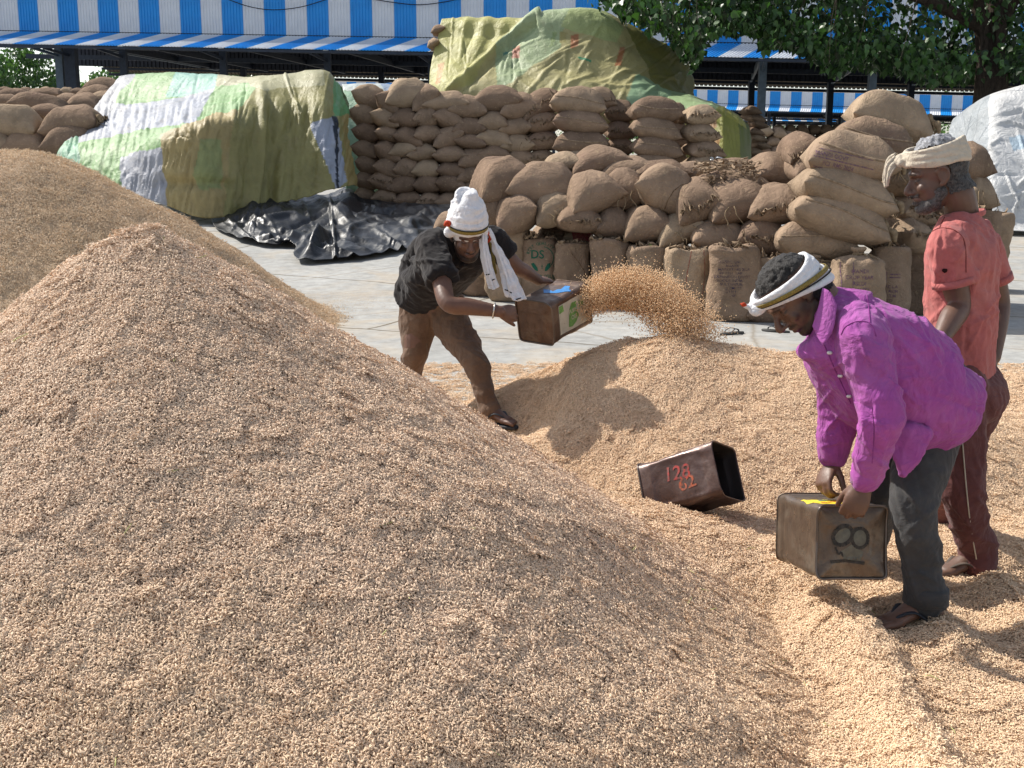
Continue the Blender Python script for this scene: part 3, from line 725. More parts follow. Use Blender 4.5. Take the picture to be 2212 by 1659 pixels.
# ------------------------------------------------------------------ jute sacks
def m_jute(name='jute', dark=1.0):
    m, nt, b = newmat(name, 0.95, 0.08); v = objco(nt); oi = N(nt, 'ShaderNodeObjectInfo')
    c = ramp(nt, oi.outputs['Random'], [(0.0, (0.215, 0.148, 0.105)), (0.35, (0.275, 0.193, 0.136)), (0.7, (0.32, 0.228, 0.16)), (1.0, (0.385, 0.29, 0.20))])
    # every sack samples the cloth pattern somewhere else
    ad = N(nt, 'ShaderNodeVectorMath', operation='ADD'); nt.links.new(v, ad.inputs[0])
    cm = N(nt, 'ShaderNodeCombineXYZ'); ml = N(nt, 'ShaderNodeMath', operation='MULTIPLY'); ml.inputs[1].default_value = 57.0
    nt.links.new(oi.outputs['Random'], ml.inputs[0])
    for k in range(3): nt.links.new(ml.outputs[0], cm.inputs[k])
    nt.links.new(cm.outputs[0], ad.inputs[1]); v2 = ad.outputs[0]
    c = mix(nt, 1.0, c, ramp(nt, noise(nt, v2, 2.6, 7, 0.65), [(0.3, 0.62), (0.7, 1.10)]), 'MULTIPLY')
    c = mix(nt, ramp(nt, noise(nt, v2, 1.5, 4, 0.5), [(0.60, 0.0), (0.78, 0.42)]), c, (0.17, 0.10, 0.085))
    c = mix(nt, ramp(nt, noise(nt, v2, 26, 5, 0.7), [(0.58, 0.0), (0.70, 0.6)]), c, (0.47, 0.36, 0.22))
    # coarse weave
    w1 = N(nt, 'ShaderNodeTexWave', wave_type='BANDS', bands_direction='X'); w2 = N(nt, 'ShaderNodeTexWave', wave_type='BANDS', bands_direction='Y')
    for w in (w1, w2):
        w.inputs['Scale'].default_value = 120; w.inputs['Distortion'].default_value = 0.6; w.inputs['Detail'].default_value = 2; nt.links.new(v2, w.inputs['Vector'])
    wv = N(nt, 'ShaderNodeMath', operation='MULTIPLY'); nt.links.new(w1.outputs['Fac'], wv.inputs[0]); nt.links.new(w2.outputs['Fac'], wv.inputs[1])
    c = mix(nt, 1.0, c, ramp(nt, wv.outputs[0], [(0.0, 0.92), (0.6, 1.03)]), 'MULTIPLY')
    base(nt, b, c)
    p = bump(nt, b, noise(nt, v2, 8, 6, 0.65, 1.0), 0.9, 0.045)
    p = bump(nt, b, wv.outputs[0], 0.12, 0.003, p); bump(nt, b, noise(nt, v2, 130, 2), 0.3, 0.004, p)
    return m
M_JUTE = m_jute()
M_TWINE = plain('jute_twine', (0.27, 0.20, 0.125), 0.95, 0.1, var=0.4, scale=30)
M_FRAY = plain('frayed_jute', (0.34, 0.25, 0.17), 0.95, 0.1, var=0.5, scale=22, bmp=0.6)

def pillow(seed, W, L, T, nu=26, nv=26, ear=0.10, sag=0.04, end_exp=0.50, side_exp=0.60):
    """filled sack lying down: width along x, length along y, thickness z, four ears"""
    u = np.sin(np.linspace(-1, 1, nu) * math.pi / 2); v = np.sin(np.linspace(-1, 1, nv) * math.pi / 2)
    U, V_ = np.meshgrid(u, v, indexing='ij')
    f = (1 - np.abs(U) ** 3.0) ** end_exp * (1 - np.abs(V_) ** 2.4) ** side_exp
    x = W / 2 * V_ * (1 - ear * (1 - np.abs(U) ** 4)); y = L / 2 * U * (1 - ear * (1 - np.abs(V_) ** 4))
    rr = np.random.default_rng(seed); k = rr.uniform(-1, 1, 6)
    c = sag * (-(V_ ** 2) * (0.8 + 0.5 * k[0]) + 0.5 * k[1] * V_ - 0.7 * (U ** 2) + 0.6 * k[2] * U + 0.5 * k[3] * U * V_)
    lump = 1 + 0.09 * fbm(xyz(x * 3.6, y * 3.6, 0.0) + seed * 3.1, seed, 2)
    zt = c + T / 2 * f * lump * (1 + 0.12 * k[4] * U); zb = c - T / 2 * f * (0.94 + 0.1 * fbm(xyz(x * 3, y * 3, 5.0), seed + 3, 2))
    ang = np.arctan2(np.abs(U) - 1.0, np.abs(V_) - 1.0); cr = np.exp(-((1 - np.abs(U)) ** 2 + (1 - np.abs(V_)) ** 2) * 5)
    zt = zt + 0.012 * np.sin(ang * 16 + k[5] * 3) * cr * f ** 0.5; zb = zb + 0.012 * np.sin(ang * 14) * cr * f ** 0.5
    n1 = 0.016 * ridge(xyz(x * 4.3, y * 2.2, 2.0) + seed, seed + 7, 2); zt += n1 * f; x = x + 0.012 * vnoise(xyz(x * 5, y * 5, 1.0), seed + 2)
    top = np.stack([x, y, zt], -1).reshape(-1, 3); bot = np.stack([x, y, zb], -1).reshape(-1, 3)
    Ft = gridF(nu, nv); Fb = gridF(nu, nv)[:, ::-1] + nu * nv
    V = np.concatenate([top, bot]); F = np.concatenate([Ft, Fb])
    # weld the seam: make rim vertices shared
    idx = np.arange(nu * nv).reshape(nu, nv); rim = np.concatenate([idx[0], idx[-1], idx[:, 0], idx[:, -1]])
    mp = np.arange(len(V)); mp[rim + nu * nv] = rim; F = mp[F]
    return V, F[:, ::-1] if False else F
def compact(V, F):
    used = np.unique(F); mp = np.full(len(V), -1); mp[used] = np.arange(len(used)); return V[used], mp[F]

EW, EL, ET = 0.62, 0.92, 0.40          # sacks seen from the end; nominal width (x), length (y), thickness
LYING = []
for s in range(12):
    V, F = pillow(s + 1, EW, EL, ET, ear=0.06 + 0.02 * (s % 3)); V, F = compact(V, F)
    me = mesh('jute_sack', V, F); bm = bmesh.new(); bm.from_mesh(me); bmesh.ops.recalc_face_normals(bm, faces=bm.faces); bm.to_mesh(me); bm.free()
    me.polygons.foreach_set('use_smooth', np.ones(len(me.polygons), bool)); me.materials.append(M_JUTE); LYING.append(me)
LONG = []                               # seen lengthwise: length along x
for s in range(8):
    V, F = pillow(s + 31, 0.60, 0.98, 0.42, nu=30, ear=0.05, sag=0.05, end_exp=0.50, side_exp=0.62); V, F = compact(V, F)
    V = V[:, [1, 0, 2]] * np.array((1, -1, 1))
    me = mesh('jute_sack', V, F); bm = bmesh.new(); bm.from_mesh(me); bmesh.ops.recalc_face_normals(bm, faces=bm.faces); bm.to_mesh(me); bm.free()
    me.polygons.foreach_set('use_smooth', np.ones(len(me.polygons), bool)); me.materials.append(M_JUTE); LONG.append(me)

def ribbon(path, w, ups, th=0.006, r=None, wave=0.0):
    """strip of cloth with thickness along path"""
    path = np.asarray(path, float); n = len(path); ups = np.asarray(ups, float)
    T, A, B = frames(path, ups[0] if ups.ndim > 1 else ups)
    V = []
    for i in range(n):
        up = ups[i] if ups.ndim > 1 else ups
        s = norm(np.cross(T[i], up)); ww = w if np.isscalar(w) else w[i]
        k = wave * (r.normal() if r is not None else math.sin(i * 1.7))
        V += [path[i], path[i] + np.array(up) * ww + s * k, path[i] + np.array(up) * ww + s * (k + th), path[i] + s * th]
    F = []
    for i in range(n - 1):
        for q in range(4):
            a = i * 4 + q; b = i * 4 + (q + 1) % 4; F.append((a, b, b + 4, a + 4))
    F += [(0, 1, 2, 3), tuple((n - 1) * 4 + q for q in (3, 2, 1, 0))]
    return np.array(V), F
def fringe_end(seed, W, y, L=0.10):
    """frayed stitched mouth across the end of a lying sack (at y, facing -y)"""
    r = np.random.default_rng(seed); x = np.linspace(-W * 0.40, W * 0.40, 26)
    p = np.stack([x, np.full(26, y) + 0.015 * r.normal(0, 1, 26), -0.01 + 0.03 * r.normal(0, 1, 26) + 0.03 * (x / W) ** 2], 1)
    up = np.tile(np.array((0, -0.6, 0.45)), (26, 1)) + r.normal(0, 0.35, (26, 3))
    parts = [ribbon(p, r.uniform(0.012, 0.038, 26), up, 0.006, r, 0.010), ribbon(p + r.normal(0, 0.01, (26, 3)) + (0, -0.004, -0.012), r.uniform(0.008, 0.028, 26), up + r.normal(0, 0.3, (26, 3)), 0.005, r, 0.008)]
    return merge(parts)
def twine_end(seed, y, n=3):
    r = np.random.default_rng(seed); parts = []
    for q in range(n):
        x0 = r.uniform(-0.2, 0.2); p = [(x0, y, 0.0)]
        for k in range(5): p.append((p[-1][0] + r.normal(0, 0.02), p[-1][1] - 0.02 + r.normal(0, 0.015), p[-1][2] - 0.03 + r.normal(0, 0.015)))
        parts.append(limb(p, [0.006, 0.006, 0.005, 0.005, 0.004, 0.003], 12, seg=5))
    return merge(parts)
def tie_end(seed, x):
    """gathered and tied corner knot at a lengthwise sack's end (at +x)"""
    r = np.random.default_rng(seed); parts = []
    k = np.array((x, -0.16, 0.03))
    parts.append(limb([k + (-0.05, 0.03, 0.03), k, k + (0.05, -0.03, -0.01), k + (0.08, -0.05, -0.06)], [0.045, 0.022, 0.035, 0.022], 16, seg=9))
    for q in range(3):
        a = k + r.normal(0, 0.01, 3); parts.append(limb([a, a + (0.02 + r.normal(0, 0.02), -0.03, -0.05), a + (0.03 + r.normal(0, 0.03), -0.035, -0.13)], [0.008, 0.007, 0.004], 10, seg=5))
    parts.append(ell(k, (0.028, 0.03, 0.03), seg=10))
    y = np.linspace(-0.20, 0.20, 18); p = np.stack([np.full(18, x + 0.01) + 0.015 * r.normal(0, 1, 18), y, 0.0 + 0.025 * r.normal(0, 1, 18)], 1)
    up = np.tile(np.array((0.7, 0, 0.3)), (18, 1)) + r.normal(0, 0.35, (18, 3)); parts.append(ribbon(p, r.uniform(0.02, 0.06, 18), up, 0.007, r, 0.012))
    return merge(parts)
def seam_long(seed, me):
    """raised sewn seam running along the near side of a lengthwise sack"""
    V = coords(me); k = V[V[:, 1] < V[:, 1].min() * 0.80]; k = k[np.argsort(k[:, 0])]; r = np.random.default_rng(seed)
    xs_ = np.linspace(k[:, 0].min(), k[:, 0].max(), 22); ys_ = np.interp(xs_, k[:, 0], k[:, 1]); zs_ = np.interp(xs_, k[:, 0], k[:, 2])
    bt = BVHTree.FromPolygons([tuple(v) for v in V], [tuple(p.vertices) for p in me.polygons])
    pts = []
    for x in np.linspace(-0.44, 0.44, 24):
        z = 0.03 + 0.02 * math.sin(x * 5 + seed); h = bt.ray_cast(Vector((x, -1, z)), Vector((0, 1, 0)))
        if h[0] is not None: pts.append(np.array(h[0]) + (0, -0.003, 0))
    return tube(pts, [0.009] * len(pts), seg=6)
FRINGE = [mesh('frayed_mouth', *fringe_end(s, EW, -EL / 2 * 0.93)) for s in range(5)]
TWINE = [mesh('twine', *twine_end(s + 9, -EL / 2 * 0.95)) for s in range(4)]
TIE = [mesh('tied_corner', *tie_end(s + 3, 0.46)) for s in range(4)]
SEAM = [mesh('seam', *seam_long(s, LONG[s])) for s in range(8)]
for me in FRINGE: me.materials.append(M_FRAY)
for me in TWINE + TIE: me.materials.append(M_TWINE)
for me in SEAM: me.materials.append(M_FRAY)

def place_sack(label, cx, cy, w, h, tilt, d, group, long=False, seed=0, yaw=0.0, extras='', nose=0.0):
    """cx, cy centre and w, h size in the photo; tilt clockwise in degrees; d depth of the sack's near end"""
    r = random.Random(seed * 7919 + int(cx) * 31 + int(cy))
    me = (LONG[seed % 8] if long else LYING[seed % 12])
    nw, nl, nt_ = (0.98, 0.60, 0.40) if long else (EW * 0.97, EL, ET * 0.97)
    t = R(tilt); hh = h * d / FP; ww = w * d / FP
    sx_, sz_ = ww / nw, hh / nt_; sy_ = (0.9 + 0.2 * r.random()) if not long else max(0.8, min(1.2, (sx_ + sz_) / 2))
    c = P(cx, cy, d + nl * sy_ * 0.45)
    k = (d + nl * sy_ * 0.0) / d
    o = bpy.data.objects.new('jute_sack', me); COL.objects.link(o)
    o.rotation_mode = 'XYZ'
    M = Matrix.Rotation(R(yaw) + (r.random() - 0.5) * 0.22, 4, 'Z') @ Matrix.Rotation(t, 4, 'Y') @ Matrix.Rotation(R(nose) + (r.random() - 0.5) * 0.12, 4, 'X')
    flip = -1 if (not long and r.random() < 0.5) else 1
    o.matrix_world = Matrix.Translation(Vector(c)) @ M @ Matrix.Diagonal((sx_, sy_, sz_, 1))
    tag(o, label, 'sack', group)
    def kid(nm, m2):
        q = bpy.data.objects.new(nm, m2); COL.objects.link(q); q.parent = o; return q
    if 'f' in extras: kid('frayed_mouth', FRINGE[seed % 5])
    if 't' in extras: kid('twine', TWINE[seed % 4])
    if 'k' in extras and long: kid('tied_corner', TIE[seed % 4])
    if 's' in extras and long: kid('seam', SEAM[seed % 8])
    return o
ORD = ['', 'first', 'second', 'third', 'fourth', 'fifth', 'sixth', 'seventh', 'eighth', 'ninth', 'tenth', 'eleventh', 'twelfth']

# the tall wall of sacks behind; coordinates in the enlarged cut-out (3.0 x 3.0 of the photo rows)
zw = lambda x, y, w, h: (722.6 + x * .3593, y * .3593, w * .3593, h * .3593)
WALL = [
 [(220, 590, 190, 130, 25), (330, 625, 150, 120, 35), (445, 560, 250, 150, -5), (560, 600, 170, 130, -30), (680, 615, 245, 110, -3), (820, 650, 205, 125, 8), (985, 605, 270, 140, -3), (1110, 645, 225, 140, -12), (1245, 630, 240, 135, -32)],
 [(188, 695, 150, 120, 28), (315, 722, 165, 105, 30), (440, 720, 165, 110, 5), (565, 705, 130, 120, 0), (685, 718, 170, 110, 12), (815, 765, 175, 108, 0), (955, 735, 165, 110, 4), (1095, 765, 170, 105, -6), (1255, 738, 190, 112, -4)],
 [(210, 798, 150, 108, 20), (325, 808, 150, 88, 12), (455, 832, 165, 108, 18), (562, 810, 150, 105, 0), (690, 842, 175, 115, -18), (830, 860, 175, 88, 8), (970, 828, 190, 105, 12), (1110, 870, 180, 105, -6), (1250, 846, 190, 105, -6)],
 [(205, 900, 150, 100, 25), (325, 915, 155, 112, 30), (432, 905, 150, 88, -4), (545, 920, 155, 92, -6), (692, 930, 190, 98, -3), (845, 955, 190, 112, -10), (970, 930, 165, 95, 4), (1110, 958, 165, 95, 0), (1245, 955, 170, 85, 0)],
 [(205, 988, 140, 108, 22), (330, 1012, 155, 108, 18), (440, 1010, 145, 115, 12), (562, 1018, 150, 105, 5), (697, 1030, 160, 95, 4), (820, 1050, 145, 90, -8), (950, 1035, 150, 90, 3)],
 [(190, 1082, 130, 100, 18), (305, 1095, 150, 100, 20), (422, 1108, 165, 105, -4), (562, 1116, 165, 100, 5), (692, 1112, 165, 100, 8), (815, 1145, 150, 95, -4), (940, 1130, 150, 95, 2)],
 [(185, 1172, 130, 85, 8), (315, 1178, 135, 80, 5), (448, 1196, 150, 85, -3), (580, 1203, 140, 80, 2), (695, 1210, 150, 85, 0), (830, 1215, 150, 85, 3)]]
sid = 0
DW = 23.8
for ri, row in enumerate(WALL):
    for ci, (x, y, w, h, tl) in enumerate(row):
        cx, cy, w, h = zw(x, y, w, h); sid += 1
        lb = 'sack in the tall wall behind, %s row from top, %s from left' % (ORD[ri + 1], ORD[ci + 1])
        place_sack(lb, cx, cy, w * 1.16, h * 1.22, tl, DW + 0.045 * max(0, 4 - ci) - 0.0 * ci + (0.25 if ci == 0 else 0), 'sacks of the tall wall', seed=sid, extras='f' if sid % 9 == 0 else ('t' if sid % 13 == 0 else ''), nose=-4)
for k, (x, y, w, h, tl) in enumerate([(1465, 612, 350, 155, 8), (1480, 735, 345, 138, 5), (1485, 852, 345, 128, 2), (1490, 960, 340, 120, 0), (1490, 1070, 340, 118, 0)]):
    cx, cy, w, h = zw(x, y, w, h)
    place_sack('long sack at the wall\'s right corner, %s from the top of its pile' % ORD[k + 1], cx, cy, w, h * 1.06, tl, 22.9, 'corner sacks of the tall wall', True, k + 2, -6, 's')
for k, (x, y, w, h, tl) in enumerate([(1590, 595, 200, 120, 10), (1715, 672, 170, 130, 6), (1715, 785, 165, 112, 3), (1715, 882, 165, 105, 2), (1715, 972, 165, 100, 0), (1715, 1065, 165, 100, 0)]):
    cx, cy, w, h = zw(x, y, w, h)
    place_sack('sack in the recess right of the wall\'s corner pile, %s from its top' % ORD[k + 1], cx, cy, w * 1.1, h * 1.12, tl, 23.9, 'recessed sacks of the tall wall', False, k + 4, 0, 'f')
for k, (x, y, w, h, tl) in enumerate([(1925, 662, 320, 145, 6), (1930, 775, 310, 128, 8), (1935, 885, 310, 130, 10), (1915, 975, 300, 110, 3), (1915, 1070, 300, 110, 0)]):
    cx, cy, w, h = zw(x, y, w, h)
    place_sack('sack with frayed left mouth, %s from the top of the middle column' % ORD[k + 1], cx, cy, w, h * 1.06, tl, 22.6, 'middle column of the tall wall', True, k + 5, 10, 's')
    fo = COL.objects[-1]
for k, (x, y, w, h) in enumerate([(2052, 690, 110, 130), (2062, 785, 110, 100), (2062, 880, 100, 110), (2062, 975, 100, 100), (2062, 1070, 100, 100)]):
    cx, cy, w, h = zw(x, y, w, h)
    place_sack('narrow sack end wedged between the wall\'s last two columns, %s from the top' % ORD[k + 1], cx, cy, w * 1.25, h * 1.1, 12, 23.6, 'wedged sacks of the tall wall', False, k + 2, 0, 'f' if k % 2 else 'ft')
for k, (cx, cy, w, h, tl) in enumerate([(1510, 249, 74, 44, -4), (1510, 287, 74, 42, 0), (1520, 322, 76, 42, 6), (1520, 350, 78, 36, 4), (1518, 386, 76, 40, 0)]):
    place_sack('sack with frayed mouth in the wall\'s last column, %s from the top' % ORD[k + 1], cx, cy, w, h * 1.06, tl, 22.5, 'last column of the tall wall', False, k + 1, 8, 'ft')

# front stack: sacks lying on a row of standing ones
g_top, g_mid, g_back = 'top layer of the front stack', 'middle layer of the front stack', 'back of the front stack'
FRONT = [
 # label, cx, cy, w, h, tilt, depth, group, long, seed, yaw, extras
 ('big round sack with a reddish stain, left end of the front stack', 1085, 388, 125, 92, -12, 12.6, g_top, 0, 3, 8, ''),
 ('greyish wide sack on the front stack, beside the reddish stained one', 1177, 397, 150, 92, 4, 12.5, g_top, 0, 1, 0, ''),
 ('sack with a faint violet top and pointed left ear on the front stack', 1268, 416, 118, 80, -14, 12.2, g_top, 0, 4, 6, ''),
 ('plump rounded sack right of the violet topped one', 1346, 412, 100, 84, -6, 12.3, g_top, 0, 7, 0, 't'),
 ('large sack tilting down to the right, long curved seam on its face', 1440, 412, 135, 98, 18, 12.0, g_top, 0, 2, -8, ''),
 ('sack with a frayed open mouth facing the yard, tilted left', 1502, 434, 98, 84, -22, 11.8, g_top, 0, 6, -10, 'f'),
 ('broad smooth sack between the two frayed ones on the front stack', 1586, 436, 140, 84, -12, 11.7, g_top, 0, 9, 0, 't'),
 ('sack with a stitched mouth and hanging twine beside the printed long sacks', 1676, 440, 122, 80, -8, 11.5, g_top, 0, 5, -6, 'f'),
 ('sack half hidden behind the white turban', 1055, 448, 84, 70, 8, 12.6, g_mid, 0, 8, 0, ''),
 ('second layer sack just right of the white turban, pointed lower left ear', 1117, 461, 92, 78, -26, 12.4, g_mid, 0, 10, 0, ''),
 ('rounded second layer sack under the wide greyish one', 1192, 453, 90, 70, -22, 12.4, g_mid, 0, 11, 0, 't'),
 ('flat second layer sack with a creased flap above the red printed sack', 1247, 472, 98, 58, 8, 12.2, g_mid, 0, 0, 0, 'f'),
 ('small upright looking second layer sack below the plump rounded one', 1318, 480, 80, 66, 2, 12.2, g_mid, 0, 7, 0, ''),
 ('dark browner second layer sack in the middle of the front stack', 1392, 480, 102, 76, -8, 12.0, g_mid, 0, 3, 0, ''),
 ('second layer sack slanting left under the frayed mouth', 1462, 497, 104, 66, -22, 11.9, g_mid, 0, 4, 0, 't'),
 ('second layer sack with pale stripes above the tall printed standing sack', 1545, 507, 124, 74, 4, 11.7, g_mid, 0, 1, 0, ''),
 ('husk dusted second layer sack, pointed at the left', 1645, 512, 118, 78, 6, 11.5, g_mid, 0, 2, 0, 'f'),
 ('long sack with a sewn lower seam lying above the tied standing sacks', 1757, 518, 168, 76, 4, 11.2, g_mid, 1, 1, 0, 's'),
 ('long printed sack tied at its right corner, lowest of the right hand heap', 1812, 467, 205, 92, 20, 11.0, g_top, 1, 2, 0, 'sk'),
 ('long plain sack with knotted corner, second up in the right hand heap', 1822, 416, 205, 92, 16, 11.0, g_top, 1, 3, 0, 'sk'),
 ('long sack with rows of violet print, third up in the right hand heap', 1838, 341, 185, 98, 13, 11.0, g_top, 1, 4, 0, 'sk'),
 ('long sack below the topmost one in the right hand heap', 1882, 302, 165, 80, 14, 11.5, g_top, 1, 5, 0, 'sk'),
 ('topmost large sack of the right hand heap, faint print on its crown', 1921, 255, 170, 92, 14, 11.7, g_top, 1, 6, 0, 'k'),
 ('sack leaning left against the violet printed long sack, husk at its tip', 1724, 322, 84, 66, -28, 11.9, g_back, 0, 8, 0, 'f'),
 ('brown sack with a red smear on top behind the stitched sack', 1668, 370, 98, 68, 8, 12.2, g_back, 0, 9, 0, ''),
 ('small husk covered sack tucked beside the violet printed long sack', 1732, 363, 74, 56, -6, 11.8, g_back, 0, 10, 0, ''),
 ('violet printed sack end under the tied corner of the lowest long sack', 1936, 508, 84, 76, 22, 11.4, g_mid, 0, 5, 20, 'f'),
 ('sack end under the knotted long sack at the heap\'s right side', 1938, 458, 80, 66, 22, 11.6, g_mid, 0, 6, 20, 'f'),
 ('sack end below the violet printed long sack at the heap\'s right side', 1928, 392, 80, 66, 18, 11.6, g_mid, 0, 7, 20, ''),
 ('shaded sack just left of the pink shirted man\'s nose', 1972, 378, 84, 66, 8, 12.2, g_back, 0, 1, 10, ''),
 ('shaded sack level with the pink shirted man\'s beard', 1968, 437, 90, 64, 6, 12.2, g_back, 0, 2, 10, ''),
 ('shaded sack beside the pink shirted man\'s collar', 1985, 492, 90, 60, 4, 12.2, g_back, 0, 3, 10, 'f'),
 ('sack seen behind the pink shirted man\'s head wrap', 2070, 352, 70, 80, 14, 12.3, g_back, 0, 4, 10, ''),
 ('sack seen behind the pink shirted man\'s nape', 2082, 412, 70, 74, 14, 12.3, g_back, 0, 9, 10, 't'),
 ('sack at the back left of the front stack, flat topped', 1212, 358, 90, 52, -14, 13.0, g_back, 0, 11, 0, ''),
 ('wide sack at the back of the front stack, highest of the left half', 1287, 352, 122, 62, -14, 12.9, g_back, 0, 0, 0, ''),
 ('slanting sack at the back of the front stack, right of the highest one', 1347, 370, 124, 54, -10, 12.8, g_back, 0, 6, 0, 't'),
 ('back row sack with a bluish smear above the large seamed one', 1420, 374, 122, 52, -4, 12.7, g_back, 0, 5, 0, ''),
 ('low back row sack left of the heap of jute scraps', 1490, 372, 96, 40, 0, 13.2, g_back, 0, 4, 0, ''),
 ('long flat sack behind the heap of jute scraps', 1573, 366, 116, 42, -6, 13.0, g_back, 1, 7, 0, 's'),
 ('small crumpled sack on top of the green printed standing sack', 1194, 500, 72, 40, 4, 13.0, g_mid, 0, 3, 0, 'f'),
 ('sack with a crimson painted patch behind the standing row', 1246, 506, 72, 48, 10, 12.9, g_mid, 0, 8, 0, ''),
 ('flattened sack behind the open standing sacks in the middle', 1362, 508, 90, 44, 4, 12.6, g_mid, 0, 2, 0, ''),
 ('sack end showing above the black shirt\'s shoulder', 968, 482, 56, 44, -10, 13.6, g_mid, 0, 5, 0, ''),
 ('sack lying low behind the bending man\'s head wrap at the row\'s foot', 1655, 668, 110, 66, 12, 11.2, 'lying sacks at the foot of the front stack', 0, 6, 0, ''),
 ('inner sack closing the gap behind the standing row, left part', 1130, 545, 150, 70, 0, 13.2, 'inner sacks of the front stack', 1, 0, 0, ''),
 ('inner sack closing the gap behind the standing row, right of the middle', 1420, 560, 170, 80, 0, 12.5, 'inner sacks of the front stack', 1, 1, 0, ''),
]
SACKS = {}
for row in FRONT:
    lb, cx, cy, w, h, tl, d, g, lg, sd, yw, ex = row
    SACKS[lb] = place_sack(lb, cx, cy, w * 1.08, h * 1.12, tl, d, g, bool(lg), sd, yw, ex)

for k in range(11):
    place_sack('sack wedged inside the front stack behind its standing row', 1085 + k * 84, 560 + (k % 2) * 40 + (8 if k > 6 else 0), 120, 90, 0, 13.1 - 0.13 * k, 'sacks wedged inside the front stack', True, k, 0)
def standing(seed, W, D, H, tied=False, lean=0.0):
    """upright filled sack: squarish bulging body, folded open mouth or tied neck"""
    r = np.random.default_rng(seed); nt_, nh = 40, 30
    th = np.linspace(0, 2 * np.pi, nt_, endpoint=False); k = r.uniform(-1, 1, 6)
    if tied: prof = [(0, 0.0), (0.80, 0.0), (0.97, 0.035), (1.03, 0.10), (1.05, 0.24), (1.0, 0.45), (0.97, 0.62), (0.95, 0.76), (0.86, 0.86), (0.58, 0.915), (0.28, 0.945), (0.15, 0.965), (0.15, 0.985), (0.26, 1.03), (0.22, 1.06)]
    else: prof = [(0, 0.0), (0.80, 0.0), (0.97, 0.035), (1.04, 0.10), (1.07, 0.22), (1.02, 0.42), (0.98, 0.62), (0.97, 0.80), (0.95, 0.92), (0.90, 0.975), (0.78, 1.0), (0.45, 0.995), (0.0, 0.985)]
    pr = smooth_path(np.array([(a, b, 0) for a, b in prof]), nh)
    rad, hz = np.clip(pr[:, 0], 0.001, 2), pr[:, 1] * H
    c, s = np.cos(th), np.sin(th); e = 0.72
    sqx = np.sign(c) * np.abs(c) ** e; sqy = np.sign(s) * np.abs(s) ** e
    x = W / 2 * rad[:, None] * sqx; y = D / 2 * rad[:, None] * sqy; z = np.repeat(hz[:, None], nt_, 1)
    n = 0.035 * fbm(xyz(x * 4, y * 4, z * 3.2) + seed * 2.7, seed, 3) + 0.012 * ridge(xyz(x * 5, y * 5, z * 11) + seed, seed + 4, 2)
    n = n * np.clip(rad[:, None] * 1.5, 0, 1) * np.clip(z / H * 8, 0.15, 1)
    x = x * (1 + n / (W / 2)); y = y * (1 + n / (D / 2)); z = z + 0.02 * fbm(xyz(x * 6, y * 6, 3.0), seed + 8, 2) * np.clip(z / H - 0.6, 0, 1) * 2
    if tied:
        neck = np.exp(-((z / H - 0.95) / 0.09) ** 2); w = 1 + 0.22 * np.sin(th * 9 + k[0] * 3)[None] * neck; x *= w; y *= w
    x = x + lean * (z / H) ** 1.5 * W * 0.3 + 0.03 * k[1] * np.sin(z / H * 3)
    V = np.stack([x, y, z], -1).reshape(-1, 3); F = gridF(nh, nt_, True)
    return V, F
def mouth_rag(seed, W, D, H):
    r = np.random.default_rng(seed); parts = []
    for q in range(3):
        t = np.linspace(-0.9, 0.9, 16) if q else np.linspace(-1, 1, 20)
        y0 = r.uniform(-0.5, 0.1) * D * 0.6
        p = np.stack([t * W * (0.44 if q == 0 else 0.3) + (0 if q == 0 else r.uniform(-0.1, 0.1)), np.full(len(t), y0) + r.normal(0, 0.012, len(t)), np.full(len(t), H * 0.985) + r.normal(0, 0.006, len(t))], 1)
        up = np.tile(np.array((0, -0.55, 0.6)), (len(t), 1)) + r.normal(0, 0.4, (len(t), 3)); parts.append(ribbon(p, r.uniform(0.02, 0.07, len(t)), up, 0.008, r, 0.02))
    return merge(parts)
def neck_tie(seed, H):
    r = np.random.default_rng(seed); parts = []
    a = np.linspace(0, 4 * math.pi, 26); parts.append(tube(np.stack([0.048 * np.cos(a), 0.048 * np.sin(a), H * 0.955 + a * 0.0012], 1), [0.008] * 26, seg=6))
    for q in range(3): parts.append(limb([(0.03, -0.04, H * 0.96), (0.06 + r.normal(0, 0.03), -0.08, H * 0.97), (0.1 + r.normal(0, 0.05), -0.12, H * 0.92 + r.normal(0, 0.03))], [0.007, 0.006, 0.004], 9, seg=5))
    return merge(parts)
